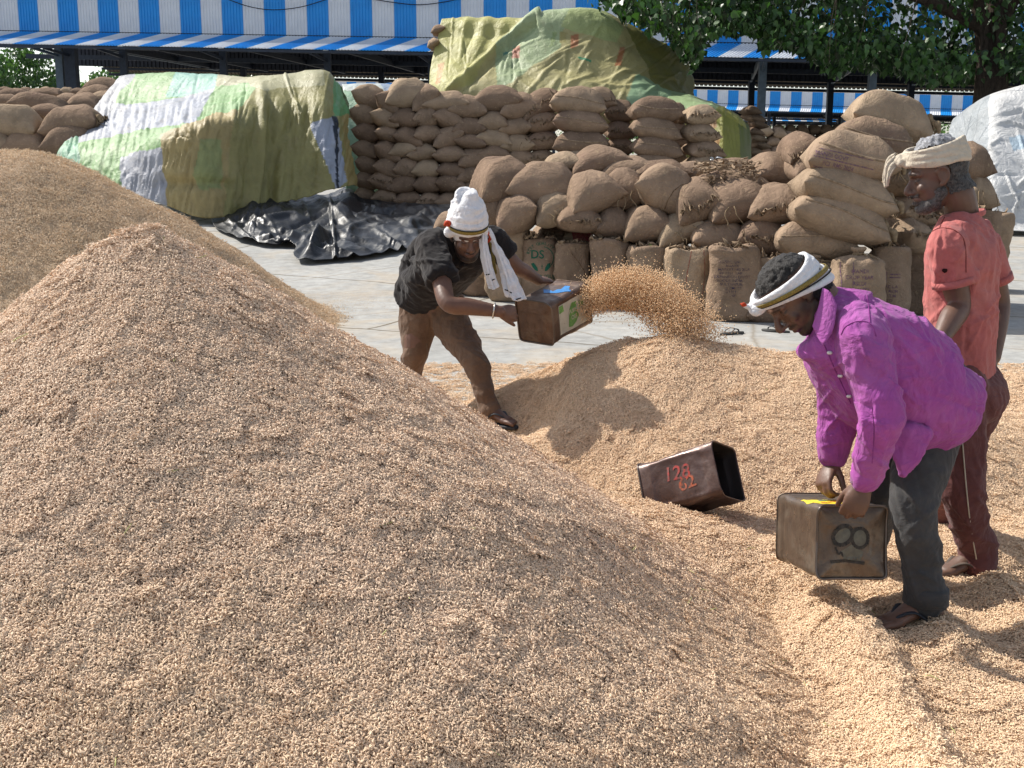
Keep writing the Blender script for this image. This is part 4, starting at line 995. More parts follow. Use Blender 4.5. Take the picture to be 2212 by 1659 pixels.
STAND = [
 # label, cx, top, base, w, depth, tied, lean
 ('standing sack in the shade between the thrower\'s scarf and the green printed sack', 1101, 492, 640, 84, 13.0, 0, 0.0),
 ('standing sack with a green printed round emblem and letters', 1168, 512, 640, 76, 12.9, 0, -0.15),
 ('standing open sack with a diagonal crease, right of the green printed one', 1236, 523, 652, 76, 12.7, 0, 0.05),
 ('standing open sack with ragged rolled mouth, behind the left of the flying grain', 1315, 514, 660, 88, 12.4, 0, 0.0),
 ('standing open sack with a small green leaf on its mouth', 1401, 529, 668, 92, 12.2, 0, 0.05),
 ('standing sack with thin red thread lines, behind the right of the flying grain', 1487, 534, 676, 98, 11.9, 0, -0.1),
 ('tall standing sack covered in rows of faint black stencil print', 1579, 528, 690, 100, 11.45, 0, 0.0),
 ('short standing sack partly hidden behind the bending man\'s hair', 1668, 553, 690, 80, 11.6, 0, 0.0),
 ('standing sack with a long tied neck, behind the bending man\'s head wrap', 1760, 548, 690, 80, 11.4, 1, -0.2),
 ('standing tied sack with faint vertical lines of print and a looped neck', 1846, 532, 700, 108, 11.1, 1, 0.0),
 ('standing sack with a dark violet boxed letter, right of the looped neck one', 1910, 530, 690, 74, 11.5, 0, 0.1),
 ('tall standing sack in shade just left of the pink shirt', 1980, 500, 690, 66, 11.9, 0, 0.0),
 ('low standing sack under the thrower\'s left arm', 1046, 545, 632, 80, 13.5, 0, -0.1),
 ('standing sack behind the pink shirted man\'s right shoulder', 2118, 458, 620, 96, 14.0, 0, 0.25),
 ('standing sack behind the thrower\'s head, at the row\'s left end', 972, 506, 630, 80, 13.7, 0, 0.0),
 ('standing sack hidden behind the pink shirt, tall', 2052, 448, 690, 90, 12.5, 0, 0.0), ('standing sack hidden behind the pink shirt, right one', 2090, 452, 690, 80, 12.8, 0, 0.0)]
for k, (lb, cx, tp, bs_, w, d, td, ln) in enumerate(STAND):
    b0 = G(cx, bs_); b0 = np.array((P(cx, bs_, d)[0], P(cx, bs_, d)[1], 0.0)); b0[2] = float(ground_z(b0[1]))
    # keep the photo's top: height from the top pixel
    dd = d; H = P(cx, tp, dd)[2] - b0[2]; W = 1.08 * w * d / FP
    V, F = standing(k + 60, W, W * 0.80, H * (0.95 if td else 1.0), bool(td), ln)
    me = mesh('jute_sack', V, F); bm = bmesh.new(); bm.from_mesh(me); bmesh.ops.remove_doubles(bm, verts=bm.verts, dist=0.002); bmesh.ops.recalc_face_normals(bm, faces=bm.faces); bm.to_mesh(me); bm.free()
    me.polygons.foreach_set('use_smooth', np.ones(len(me.polygons), bool))
    o = obj('jute_sack', me, M_JUTE, None, b0); tag(o, lb, 'sack', 'standing sacks of the front stack'); SACKS[lb] = o
    o.rotation_euler = (0, 0, R(random.uniform(-12, 12)))
    if td: obj('neck_tie', mesh('neck_tie', *neck_tie(k, H * 0.95)), M_TWINE, o)
    else: obj('ragged_mouth', mesh('ragged_mouth', *mouth_rag(k, W, W * 0.8, H)), M_FRAY, o)

# heap of jute scraps on the stack
r = np.random.default_rng(5); parts = []
for q in range(420):
    px, py = r.uniform(1508, 1645), r.uniform(352, 402); c = P(px, py, 12.0 + r.uniform(0, 0.9)) ; 
    c[2] = P(px, py, 12.3)[2] + r.normal(0, 0.02); a = r.uniform(0, 6.28); L = r.uniform(0.035, 0.08); dv = np.array((math.cos(a), math.sin(a), r.normal(0, 0.2)))
    p = np.array([c - dv * L, c + r.normal(0, 0.015, 3), c + dv * L]); parts.append(ribbon(smooth_path(p, 4), r.uniform(0.012, 0.03), norm(r.normal(0, 1, 3)), 0.004, r, 0.01))
V, F = merge(parts); tag(mk('jute_scraps', V, F, M_FRAY, smooth=False), 'loose heap of torn jute strips and ties on top of the front stack', 'scrap heap', kind='stuff')
place_sack('flat sack under the heap of jute scraps', 1580, 396, 170, 56, 0, 12.1, g_back, True, 3, 0, '')

# sacks at the far left
g = 'sacks stacked at the far left'
LEFT = [('large pale sack at the photo\'s left edge, just above the far grain pile', 28, 264, 130, 66, 6, 23.4, 1, 1), ('lower sack under the large pale one at the left edge', -5, 305, 90, 58, 0, 23.4, 0, 2),
 ('lower right sack of the pale stack beside the tied ones', 66, 305, 92, 56, 4, 23.4, 0, 3), ('tied sack with gathered end nearest the patchwork tarp', 158, 262, 130, 62, -4, 23.2, 1, 4),
 ('tied sack below, its gathered neck turned left', 152, 306, 110, 66, 0, 23.1, 1, 5), ('long sack with pointed left ear in the second row up at far left', 92, 226, 125, 44, 8, 24.4, 1, 6),
 ('sack between the pale and the tied ones at far left', 105, 247, 90, 40, -4, 24.2, 0, 7), ('gathered sack end behind the long pointed one', 150, 219, 60, 32, 6, 25.0, 0, 8), ('gathered sack end right of it, close to the tarp', 190, 224, 80, 40, -4, 24.8, 0, 9),
 ('upper middle sack of the little tower at far left', 205, 206, 84, 36, -6, 25.2, 1, 2), ('topmost sack of the little tower at far left', 226, 187, 82, 32, 4, 25.4, 1, 0), ('half hidden sack behind the tower', 232, 214, 70, 34, 0, 25.0, 0, 3),
 ('small sack at the left edge in the row behind', 12, 221, 70, 30, -6, 25.2, 1, 3), ('flat small sack behind the long pointed one', 30, 205, 70, 26, 4, 25.8, 1, 7), ('flat small sack in the back row under the tree', 100, 203, 70, 22, -4, 26.0, 1, 1)]
for k, (lb, cx, cy, w, h, tl, d, lg, sd) in enumerate(LEFT):
    place_sack(lb, cx, cy, w * 1.04, h * 1.08, tl, d, g, bool(lg), sd, 0, 'k' if lg and k in (3, 4) else '')
for k in range(12):
    place_sack('sack low in the far left stack, behind the round brown heap', -10 + (k % 4) * 66, 352 + (k // 4) * 48, 110, 58, 0, 23.6, 'lower sacks of the far left stack', True, k, 0)
for k in range(9): # dark row under the eaves at far left
    place_sack('%s sack from the left in the shaded back row under the tree' % ORD[k + 1], 14 + k * 22, 197 + (k % 2) * 2, 27, 17, (k * 37) % 9 - 4, 44.0, 'shaded back row at far left', False, k, 0)
    place_sack('%s sack from the left in the lower shaded back row' % ORD[k + 1], 4 + k * 23, 212 + (k % 2) * 2, 28, 17, (k * 23) % 9 - 4, 43.6, 'lower shaded back row at far left', False, k + 3, 0)
# sunlit small stack and shaded stacks at the sheds on the right
FAR = [(1622, 284, 26, 22), (1652, 283, 28, 22), (1681, 288, 28, 22), (1706, 296, 26, 20), (1637, 301, 30, 18), (1668, 305, 28, 20), (1694, 311, 28, 20), (1619, 314, 24, 20), (1719, 312, 24, 18), (1645, 321, 30, 18), (1676, 325, 28, 18), (1704, 330, 28, 18), (1630, 336, 26, 26), (1654, 342, 22, 28), (1676, 345, 22, 28), (1700, 348, 24, 26)]
for k, (cx, cy, w, h) in enumerate(FAR):
    place_sack('sunlit pale sack in the small stack at the sheds, %s from its top' % (ORD[k + 1] if k < 12 else str(k + 1) + 'th'), cx, cy, w * 1.12, h * 1.16, (k * 29) % 11 - 5, 46.0, 'small sunlit stack at the sheds', False, k, 0)
n = 0
for rr_ in range(4):
    for k in range(11 - rr_):
        n += 1
        place_sack('dark sack in the shaded stack inside the shed right of the yellow tarp end', 1655 + k * 25 + rr_ * 9, 338 - rr_ * 19, 28, 22, (n * 31) % 9 - 4, 56.0, 'shaded stack inside the shed', False, n, 0)
for k in range(8):
    place_sack('sack on the right edge of the tarp end, %s from the top' % ORD[k + 1], 1618 + (k % 3) * 6 + 3, 240 + k * 15, 34, 20, 12, 26.6, 'sacks beside the yellow tarp end', False, k, 10)
place_sack('sack corner poking out at the top left of the yellow tarp', 948, 66, 34, 22, -24, 26.9, 'sacks poking from the yellow tarp', False, 2, 0)
place_sack('sack corner poking out lower at the left edge of the yellow tarp', 938, 96, 30, 24, -30, 26.6, 'sacks poking from the yellow tarp', False, 5, 0)

# ------------------------------------------------------------------ print on sacks and tins
INKS = {}
def ink(name, c, a=0.0):
    if name not in INKS:
        m, nt, b = newmat(name, 0.9, 0.1); v = objco(nt)
        base(nt, b, mix(nt, ramp(nt, noise(nt, v, 45, 3, 0.7), [(0.42, 0.0), (0.6, 1.0)]), tuple(0.45 * x + 0.55 * y for x, y in zip(c, (0.30, 0.20, 0.12))) if a == 0 else c, c))
        INKS[name] = m
    return INKS[name]
def bvh_world(o):
    dg = bpy.context.evaluated_depsgraph_get(); M = o.matrix_world if o.parent is None and o.rotation_mode else o.matrix_world
    M = Matrix.LocRotScale(o.location, o.rotation_euler.to_quaternion(), o.scale) if o.parent is None else o.matrix_world
    V = coords(o.data); V = [M @ Vector(v) for v in V]
    return BVHTree.FromPolygons(V, [tuple(p.vertices) for p in o.data.polygons]), M
def decal(o, items, m, centre, xd, yd, name='print', off=0.004, parent=None, cut=0.03):
    """flat print laid on a surface: items are ('t', text, x, y, size[, squeeze]) or ('p', [polygon points]) or ('l', [(x,y)..], width), in metres around centre"""
    xd = Vector(xd).normalized(); yd = Vector(yd); yd = (yd - xd * yd.dot(xd)).normalized(); nd = xd.cross(yd)
    VV, FF = [], []
    def add(V, F):
        n0 = len(VV); VV.extend(V); FF.extend([tuple(i + n0 for i in f) for f in F])
    for it in items:
        if it[0] == 't':
            cu = bpy.data.curves.new('t', 'FONT'); cu.body = it[1]; cu.size = it[4]; cu.align_x = 'CENTER'; cu.align_y = 'CENTER'; cu.resolution_u = 3
            cu.offset = it[4] * 0.012
            t = bpy.data.objects.new('t', cu); COL.objects.link(t); dg = bpy.context.evaluated_depsgraph_get()
            me = bpy.data.meshes.new_from_object(t.evaluated_get(dg)); bpy.data.objects.remove(t); bpy.data.curves.remove(cu)
            ang = R(it[6]) if len(it) > 6 else 0; sq = it[5] if len(it) > 5 else 1
            V = [(it[2] + (v.co.x * sq) * math.cos(ang) - v.co.y * math.sin(ang), it[3] + (v.co.x * sq) * math.sin(ang) + v.co.y * math.cos(ang)) for v in me.vertices]
            add(V, [tuple(p.vertices) for p in me.polygons]); bpy.data.meshes.remove(me)
        elif it[0] == 'p': add(list(it[1]), [tuple(range(len(it[1])))])
        elif it[0] == 'l':
            pts = np.array(it[1], float); w = it[2]
            for a, b in zip(pts[:-1], pts[1:]):
                t_ = norm(b - a); s_ = np.array((-t_[1], t_[0])) * w / 2; add([a - s_, b - s_, b + s_, a + s_], [(0, 1, 2, 3)])
    bt, M = bvh_world(o); c = Vector(centre); out = []; Mi = M.inverted()
    bm = bmesh.new(); vs = [bm.verts.new((v[0], v[1], 0)) for v in VV]
    for f in FF:
        try: bm.faces.new([vs[i] for i in f])
        except ValueError: pass
    bmesh.ops.triangulate(bm, faces=bm.faces)
    for _ in range(4):
        long_ = [e for e in bm.edges if e.calc_length() > cut]
        if not long_: break
        bmesh.ops.subdivide_edges(bm, edges=long_, cuts=1); bmesh.ops.triangulate(bm, faces=bm.faces)
    bad = []
    for v in bm.verts:
        p = c + xd * v.co.x + yd * v.co.y; h = bt.ray_cast(p + nd * 0.6, -nd)
        if h[0] is None: bad.append(v); continue
        q = h[0] + (h[1] if h[1].dot(nd) > 0 else -h[1]) * off; v.co = Mi @ q
    bmesh.ops.delete(bm, geom=bad, context='VERTS')
    me = bpy.data.meshes.new(name); bm.to_mesh(me); bm.free()
    q = obj(name, me, m, parent or o); return q
def arc_text(s, rad, a0, a1, size, cx=0, cy=0):
    out = []
    for i, ch in enumerate(s):
        a = a0 + (a1 - a0) * i / (len(s) - 1)
        if ch != ' ': out.append(('t', ch, cx + rad * math.cos(R(a)), cy + rad * math.sin(R(a)), size, 1.0, a - 90))
    return out
GREEN, VIOLET, BLACKI = ink('green_print', (0.02, 0.10, 0.065), 1), ink('violet_print', (0.12, 0.07, 0.13)), ink('black_print', (0.05, 0.04, 0.07))
def on(lbl): return SACKS[[k for k in SACKS if lbl in k][0]]
s = on('green printed round emblem'); c = s.location + Vector((0, 0, 0.0)); cz = P(1170, 555, 12.8)
x0 = np.array((1, 0, 0)); z0 = np.array((0, 0, 1))
items = arc_text('BEST QUALITY POTATO', 0.158, 160, -30, 0.042) + [('t', 'DS', -0.05, 0.035, 0.13, 0.95)]
items += [('l', [(0.125 * math.cos(R(a)), 0.125 * math.sin(R(a))) for a in range(80, -65, -12)], 0.008)]
items += [('p', [(-0.12, -0.06), (-0.09, -0.05), (-0.05, -0.10), (-0.04, -0.14), (-0.07, -0.135), (-0.10, -0.10)]), ('p', [(0.09, -0.05), (0.06, -0.06), (0.035, -0.10), (0.03, -0.14), (0.055, -0.135), (0.085, -0.10)]), ('t', '\u2020', 0, -0.09, 0.05), ('t', 'DEESA (GUJ)', 0, -0.20, 0.055)]
decal(s, items, GREEN, cz, x0, z0)
s = on('rows of faint black stencil'); cz = P(1580, 603, 11.2)
rowsT = ['A.RSRC,1261.', 'MANDI', 'MARKETING 2025', 'BY REST TAP', 'EXPANSION DEPOT', 'GOODS INDIA', 'SULTANPUR', '2 KMS 22', '123251', 'BHK']
decal(s, [('t', t, (0.01 * ((i * 7) % 5 - 2)), 0.165 - i * 0.036, 0.036, 1.05) for i, t in enumerate(rowsT)], BLACKI, cz, x0, z0)
s = on('faint vertical lines of print'); cz = P(1850, 612, 10.9)
decal(s, [('t', t, 0.0, 0.12 - i * 0.058, 0.05, 0.95) for i, t in enumerate(['MANDI', 'CROP YEAR', 'RSLDI', 'QUALITY', 'GUNNY KMS'])] + [('l', [(-0.06, 0.2), (-0.055, -0.3)], 0.007), ('l', [(-0.16, 0.2), (-0.15, -0.3)], 0.006)], VIOLET, cz, x0, z0)
s = on('dark violet boxed letter'); cz = P(1912, 605, 11.3)
decal(s, [('t', 'D', -0.05, 0.03, 0.085), ('l', [(-0.1, -0.02), (0.0, -0.02), (0.0, 0.08), (-0.1, 0.08), (-0.1, -0.02)], 0.009)] + [('t', t, 0.03, -0.06 - i * 0.045, 0.04) for i, t in enumerate(['B.P.C.L.A', 'RAJ AZIM', 'EN.T.M', 'LTD'])] + [('l', [(0.03, 0.06), (0.13, 0.06)], 0.012), ('l', [(0.03, 0.03), (0.13, 0.03)], 0.010)], VIOLET, cz, x0, z0)
s = on('rows of violet print'); cz = P(1835, 348, 10.7); xd = np.array((math.cos(R(13)), 0, -math.sin(R(13)))); yd = np.array((math.sin(R(13)), 0, math.cos(R(13))))
decal(s, [('t', 'MANDI GOVT', -0.08, 0.03, 0.055, 0.9), ('t', 'FCI  RMS 2024', 0.0, -0.05, 0.055, 0.9), ('l', [(-0.33, 0.075), (0.3, 0.075)], 0.008), ('l', [(-0.33, -0.005), (0.33, -0.005)], 0.01), ('l', [(-0.3, -0.095), (0.3, -0.095)], 0.008)], VIOLET, cz, xd, yd)
s = on('lowest of the right hand heap'); cz = P(1830, 452, 10.7); xd = np.array((math.cos(R(20)), 0, -math.sin(R(20)))); yd = np.array((math.sin(R(20)), -0.8, math.cos(R(20)) ))
decal(s, [('t', 'BURDWAN', 0.06, 0.05, 0.05, 0.9), ('t', 'RICE MILL', 0.10, 0.0, 0.045, 0.9)], VIOLET, cz, xd, yd)
s = on('faint print on its crown'); cz = P(1915, 240, 11.3)
decal(s, [('t', 'GOVT. NO.', -0.12, 0.03, 0.06, 0.9), ('t', 'W.B.', 0.05, 0.0, 0.06)], VIOLET, cz, (0.97, 0, -0.2), (0.2, -0.6, 0.8))
s = on('crimson painted patch'); cz = P(1255, 508, 12.5)
decal(s, [('p', [(-0.06, -0.09), (0.14, -0.10), (0.15, 0.03), (0.05, 0.09), (-0.05, 0.07), (-0.08, 0.0)])], ink('crimson_paint', (0.24, 0.03, 0.05)), cz, x0, z0)
for lb, cxy, col, cnm in (('reddish stain', (1095, 392, 12.2), (0.22, 0.11, 0.08), 'rust_stain'), ):
    pass
s = on('thin red thread'); cz = P(1490, 600, 11.6)
decal(s, [('l', [(0.02, 0.26), (-0.02, 0.05), (-0.05, -0.28)], 0.006), ('l', [(0.14, 0.27), (0.15, 0.0), (0.12, -0.28)], 0.005)], ink('red_thread', (0.26, 0.06, 0.05)), cz, x0, z0, 'thread_line')
s = on('diagonal crease'); cz = P(1238, 585, 12.4)
decal(s, [('l', [(-0.03, 0.2), (0.05, 0.1), (0.12, 0.0), (0.14, -0.1)], 0.008)], ink('dark_seam_crease', (0.07, 0.04, 0.025)), cz, x0, z0, 'seam_crease_line')  # flat dark line that paints the shade of the crease
s = on('long curved seam'); cz = P(1450, 415, 11.6)
decal(s, [('l', [(0.28, 0.08), (0.16, 0.06), (0.08, 0.0), (0.02, -0.1), (0.0, -0.19)], 0.008)], INKS['dark_seam_crease'], cz, x0, z0, 'seam_crease_line')
# ------------------------------------------------------------------ grain piles
def sst(x, a, b):
    t = np.clip((x - a) / (b - a), 0, 1); return t * t * (3 - 2 * t)
def smax(a, b, k):
    h = np.clip(0.5 + 0.5 * (a - b) / k, 0, 1); return b * (1 - h) + a * h + k * h * (1 - h)
def softcone(x, y, x0, y0, z0, s, rnd, ax=1.0, rot=0.0, toe=0.12):
    dx, dy = x - x0, y - y0; c, q = math.cos(rot), math.sin(rot); u = (dx * c + dy * q) / ax; v = -dx * q + dy * c
    z = z0 - s * (np.sqrt(u * u + v * v + rnd * rnd) - rnd)
    return np.maximum(z, 0) + toe * np.log1p(np.exp(-np.abs(z) / toe))      # soft toe onto the floor
AX, AY, AZ = -1.115, 3.62, 1.400
def zA(x, y):
    w = 0.04 * fbm(xyz(x * 1.6, y * 1.6, 0), 301, 2)
    ax_ = x - AX; ay_ = y - AY; th = np.arctan2(ay_, ax_)
    s = 0.62 + 0.10 * sst(-ax_, -0.2, 0.9) * sst(ay_, -0.9, 0.3) * 0 + 0.03 * np.sin(th * 3 + 1)
    # left shoulder falls more gently, as a blunt ridge
    z = softcone(x, y, AX, AY, AZ, s, 0.02, 1.0, 0, 0.11)
    z2 = softcone(x, y, AX - 0.75, AY - 0.45, AZ - 0.42, 0.60, 0.25, 1.0, 0, 0.05)
    z = smax(z, z2, 0.10)
    z = z - 0.019 * np.hypot(ax_, ay_) ** 2
    z = z + w * sst(z, 0.02, 0.3)
    return z - 0.058
def furrow(x, y):
    """low raked ridges and scoops in the spread grain at the lower right"""
    f = 0.0
    for (xa, ya, xb, yb, amp, wd) in ((1.02, 3.95, 1.02, 2.3, 0.085, 0.085), (1.62, 3.75, 1.58, 2.2, 0.075, 0.09), (1.30, 3.72, 1.30, 3.35, 0.05, 0.10), (2.05, 3.7, 2.0, 2.4, 0.06, 0.09)):
        t = np.clip(((x - xa) * (xb - xa) + (y - ya) * (yb - ya)) / ((xb - xa) ** 2 + (yb - ya) ** 2), 0, 1)
        d = np.hypot(x - xa - t * (xb - xa) - 0.06 * np.sin(y * 2.3), y - ya - t * (yb - ya)); f = f + amp * np.exp(-(d / wd) ** 2)
    return f
def ridgeline(x, y, pts, slope, rnd):
    best = None
    for (xa, ya, za), (xb, yb, zb) in zip(pts[:-1], pts[1:]):
        L2 = (xb - xa) ** 2 + (yb - ya) ** 2; t = np.clip(((x - xa) * (xb - xa) + (y - ya) * (yb - ya)) / L2, 0, 1)
        d = np.hypot(x - xa - t * (xb - xa), y - ya - t * (yb - ya)); z = za + t * (zb - za) - slope * (np.sqrt(d * d + rnd * rnd) - rnd)
        best = z if best is None else smax(best, z, 0.06)
    return np.maximum(best, 0) + 0.028 * np.log1p(np.exp(-np.abs(best) / 0.028))
def zC(x, y):
    z = ridgeline(x, y, [(0.10, 6.95, -0.08), (0.25, 6.62, 0.25), (0.60, 6.1, 0.62), (0.86, 5.95, 0.65), (1.15, 5.9, 0.62), (1.55, 5.75, 0.63), (1.95, 5.9, 0.44), (2.5, 6.4, 0.12)], 0.50, 0.14)
    z = smax(z, softcone(x, y, 0.50, 4.45, 0.24, 0.36, 0.45, 1.2, 0, 0.045), 0.10)       # low back toward the big pile
    # thin spread apron
    yb = np.interp(x, [0.2, 1.2, 2.2, 2.8, 3.4], [6.4, 6.6, 7.2, 8.1, 8.5])
    e = np.minimum.reduce([sst(x - 0.35 * np.clip(y - 5.2, 0, 3), -0.75, 0.1), sst(-x, -4.5, -3.4), sst(yb - y, 0.0, 0.7), sst(y, 0.9, 1.6)])
    n = fbm(xyz(x * 1.4, y * 1.4, 3.0), 311, 3)
    ap = e * (0.085 + 0.05 * n + 0.05 * sst(-y, -3.3, -2.2)) - 0.03
    for (hx, hy, ra, rb, hd) in ((1.95, 3.98, 0.34, 0.10, 0.13), (2.15, 3.62, 0.20, 0.09, 0.13)):   # swept to the concrete
        ap = ap - hd * np.exp(-((x - hx) / ra) ** 2 - ((y - hy) / rb) ** 2)
    z = smax(z - 0.035, ap, 0.05)
    z = z + furrow(x, y) * e
    z = z + 0.10 * sst(x, 2.0, 3.4) * sst(y, 4.4, 5.6) * sst(-y, -7.6, -6.2)
    z = z + 0.020 * fbm(xyz(x * 2.2, y * 2.2, 0), 317, 2) * sst(z, 0.03, 0.25)
    for (hx, hy, hr, hd) in ((1.27, 3.42, 0.34, -0.055), (1.66, 4.02, 0.28, -0.05), (0.0, 5.84, 0.26, 0.16), (0.12, 5.72, 0.2, 0.06), (0.40, 5.15, 0.30, 0.10), (1.05, 4.55, 0.34, 0.06), (0.78, 4.74, 0.20, 0.04), (0.58, 4.80, 0.16, 0.06), (0.95, 3.75, 0.22, 0.05)):
        z = z - hd * np.exp(-((x - hx) ** 2 + (y - hy) ** 2) / hr ** 2)
    return z
def zB(x, y):
    best = None
    for (xa, ya, za), (xb, yb, zb) in (((-8.4, 10.4, 1.5), (-5.6, 10.9, 1.67)), ((-5.6, 10.9, 1.67), (-4.58, 11.0, 1.66))):
        t = np.clip(((x - xa) * (xb - xa) + (y - ya) * (yb - ya)) / ((xb - xa) ** 2 + (yb - ya) ** 2), 0, 1); d = np.hypot(x - xa - t * (xb - xa), y - ya - t * (yb - ya))
        z = za + t * (zb - za) - 0.72 * (np.sqrt(d * d + 0.36) - 0.6); best = z if best is None else np.maximum(best, z)
    best = np.maximum(best, 0) + 0.05 * np.log1p(np.exp(-np.abs(best) / 0.05))
    return best - 0.02 + 0.05 * fbm(xyz(x * 1.1, y * 1.1, 0), 331, 4) * sst(best, 0.05, 0.5)
def rough(x, y, a=1.0):
    return a * (0.007 * fbm(xyz(x * 9, y * 9, 1.0), 341, 2) + 0.0075 * ridge(xyz(x * 14, y * 14, 2.0), 343, 2) * 0.6)
def tintA(x, y):
    """0 = dirty brown heap, 1 = clean golden heap"""
    d = np.hypot(x - AX, y - AY)
    return np.clip(sst(d + 0.25 * fbm(xyz(x * 1.2, y * 1.2, 0), 351, 3), 1.0, 2.05), 0, 1)

def grain_mat(name, dirty, clean, base_only=False):
    m, nt, b = newmat(name, 0.62, 0.25); v = objco(nt)
    at = N(nt, 'ShaderNodeAttribute', attribute_name='tint'); at.attribute_type = 'GEOMETRY' if base_only else 'INSTANCER'
    t = at.outputs['Fac']
    gl = N(nt, 'ShaderNodeNewGeometry')
    if base_only:
        vor = N(nt, 'ShaderNodeTexVoronoi'); vor.inputs['Scale'].default_value = 120; nt.links.new(v, vor.inputs['Vector'])
        sep = N(nt, 'ShaderNodeSeparateColor'); nt.links.new(vor.outputs['Color'], sep.inputs[0]); rnd = sep.outputs[0]
    else: rnd = gl.outputs['Random Per Island']
    a = ramp(nt, rnd, [(0.0, tuple(x * 0.66 for x in dirty)), (0.2, tuple(x * 0.90 for x in dirty)), (0.7, dirty), (1.0, tuple(min(0.8, x * 1.14) for x in dirty))])
    c = ramp(nt, rnd, [(0.0, tuple(x * 0.68 for x in clean)), (0.2, tuple(x * 0.9 for x in clean)), (0.7, clean), (1.0, tuple(min(0.85, x * 1.22) for x in clean))])
    base(nt, b, mix(nt, t, a, c))
    if base_only:
        base(nt, b, mix(nt, 1.0, mix(nt, t, a, c), (0.72, 0.69, 0.66), 'MULTIPLY'))
        p = bump(nt, b, vor.outputs['Distance'], 0.9, 0.006); bump(nt, b, noise(nt, v, 55, 4, 0.7), 0.6, 0.012, p)
    return m
DIRTY, CLEAN = (0.74, 0.55, 0.395), (0.74, 0.54, 0.36)
M_GB = grain_mat('paddy_heap', DIRTY, CLEAN, True); M_GI = grain_mat('paddy_grain', DIRTY, CLEAN)
M_GB2 = grain_mat('chaffy_heap', (0.62, 0.47, 0.32), (0.68, 0.51, 0.34), True); M_GI2 = grain_mat('chaffy_grain', (0.68, 0.52, 0.355), (0.72, 0.55, 0.36))

def heap(name, label, zf, x0, x1, y0, y1, step, m, tf, rg=1.0):
    xs = np.arange(x0, x1 + step / 2, step); ys = np.arange(y0, y1 + step / 2, step); X, Y = np.meshgrid(xs, ys, indexing='ij')
    Z = zf(X, Y); Z = Z + rough(X, Y, rg) * sst(Z, 0.0, 0.08)
    Z = np.where(Z > 0.01, Z - 0.006, Z); Z = np.where(Z < 0.0, np.maximum(Z, -0.03), Z)
    F = gridF(len(xs), len(ys)); zz = Z.ravel(); keep = zz[F].max(1) > 0.005; F = F[keep]
    V = np.stack([X, Y, Z], -1).reshape(-1, 3); used, inv = np.unique(F, return_inverse=True); V = V[used]; F = inv.reshape(-1, 4)
    o0 = np.array(((x0 + x1) / 2, (y0 + y1) / 2, 0.0))
    me = mesh(name, V - o0, F); a = me.attributes.new('tint', 'FLOAT', 'POINT'); a.data.foreach_set('value', tf(V[:, 0], V[:, 1]).astype(np.float32))
    o = obj(name, me, m, None, o0); tag(o, label, 'grain pile', 'heaps of paddy'); return o

hA = heap('grain_pile', 'big brownish paddy heap with a pointed top filling the left foreground', zA, -3.9, 1.75, 1.0, 5.9, 0.02, M_GB, lambda x, y: tintA(x, y), 0.6)
hC = heap('grain_pile', 'clean golden paddy heap in the middle that the men are filling tins from', zC, -0.85, 4.4, 1.0, 8.8, 0.025, M_GB, lambda x, y: np.maximum(tintA(x, y), 0.92), 0.6)
hB = heap('grain_pile', 'round dull brown paddy heap behind the pointed one, before the patchwork tarp', zB, -9.6, -1.2, 6.4, 15.2, 0.06, M_GB2, lambda x, y: 0.25 + 0.35 * fbm(xyz(x * .8, y * .8, 0), 361, 3))

# loose grain: small clumps of separate husked grains strewn over the heaps
def grain_shape(L, w):
    a = np.array([(-L / 2, 0, 0.0003), (-L * 0.22, -w / 2, 0), (-L * 0.22, 0, w * 0.42), (-L * 0.22, w / 2, 0), (L * 0.18, -w / 2, 0), (L * 0.18, 0, w * 0.45), (L * 0.18, w / 2, 0), (L / 2, 0, 0.0005)])
    f = [(0, 1, 2), (0, 2, 3), (1, 4, 5, 2), (2, 5, 6, 3), (4, 7, 5), (5, 7, 6)]
    return a, f
def clump(seed, n, rad, L=0.0090, w=0.0032, straw=0.0, tilt=0.38):
    r = np.random.default_rng(seed); Vs, Fs = [], []; k = 0
    for i in range(n):
        l = L * r.uniform(0.85, 1.15); ww = w * r.uniform(0.85, 1.15)
        if r.random() < straw: l *= r.uniform(1.6, 3.2); ww *= 0.55
        V, F = grain_shape(l, ww); V[:, 2] += 0.0006 * np.cos(V[:, 0] / l * 3)
        q = rad * math.sqrt(r.random()); a = r.uniform(0, 6.283); yaw = r.uniform(0, 6.283); tl = r.normal(0, tilt); rl = r.normal(0, 0.6)
        Rm = np.array(Matrix.Rotation(yaw, 3, 'Z') @ Matrix.Rotation(tl, 3, 'Y') @ Matrix.Rotation(rl, 3, 'X'))
        V = V @ Rm.T + np.array((q * math.cos(a), q * math.sin(a), r.uniform(-0.001, 0.0055) + abs(tl) * 0.0015)); Vs.append(V); Fs += [tuple(j + k for j in f) for f in F]; k += len(V)
    return np.concatenate(Vs), Fs
def clump_obj(name, seed, n, rad, m, **kw):
    me = mesh(name, *clump(seed, n, rad, **kw), smooth=False); me.materials.append(m); return bpy.data.objects.new(name, me)
CL_A = [clump_obj('grain_clump', 400 + k, 260, 0.05, M_GI, straw=0.03, tilt=0.22) for k in range(4)]
CL_C = [clump_obj('grain_clump', 410 + k, 260, 0.05, M_GI, straw=0.0, tilt=0.18) for k in range(4)]
CL_B = [clump_obj('grain_clump', 420 + k, 110, 0.09, M_GI2, L=0.013, w=0.0042, straw=0.16, tilt=0.55) for k in range(4)]

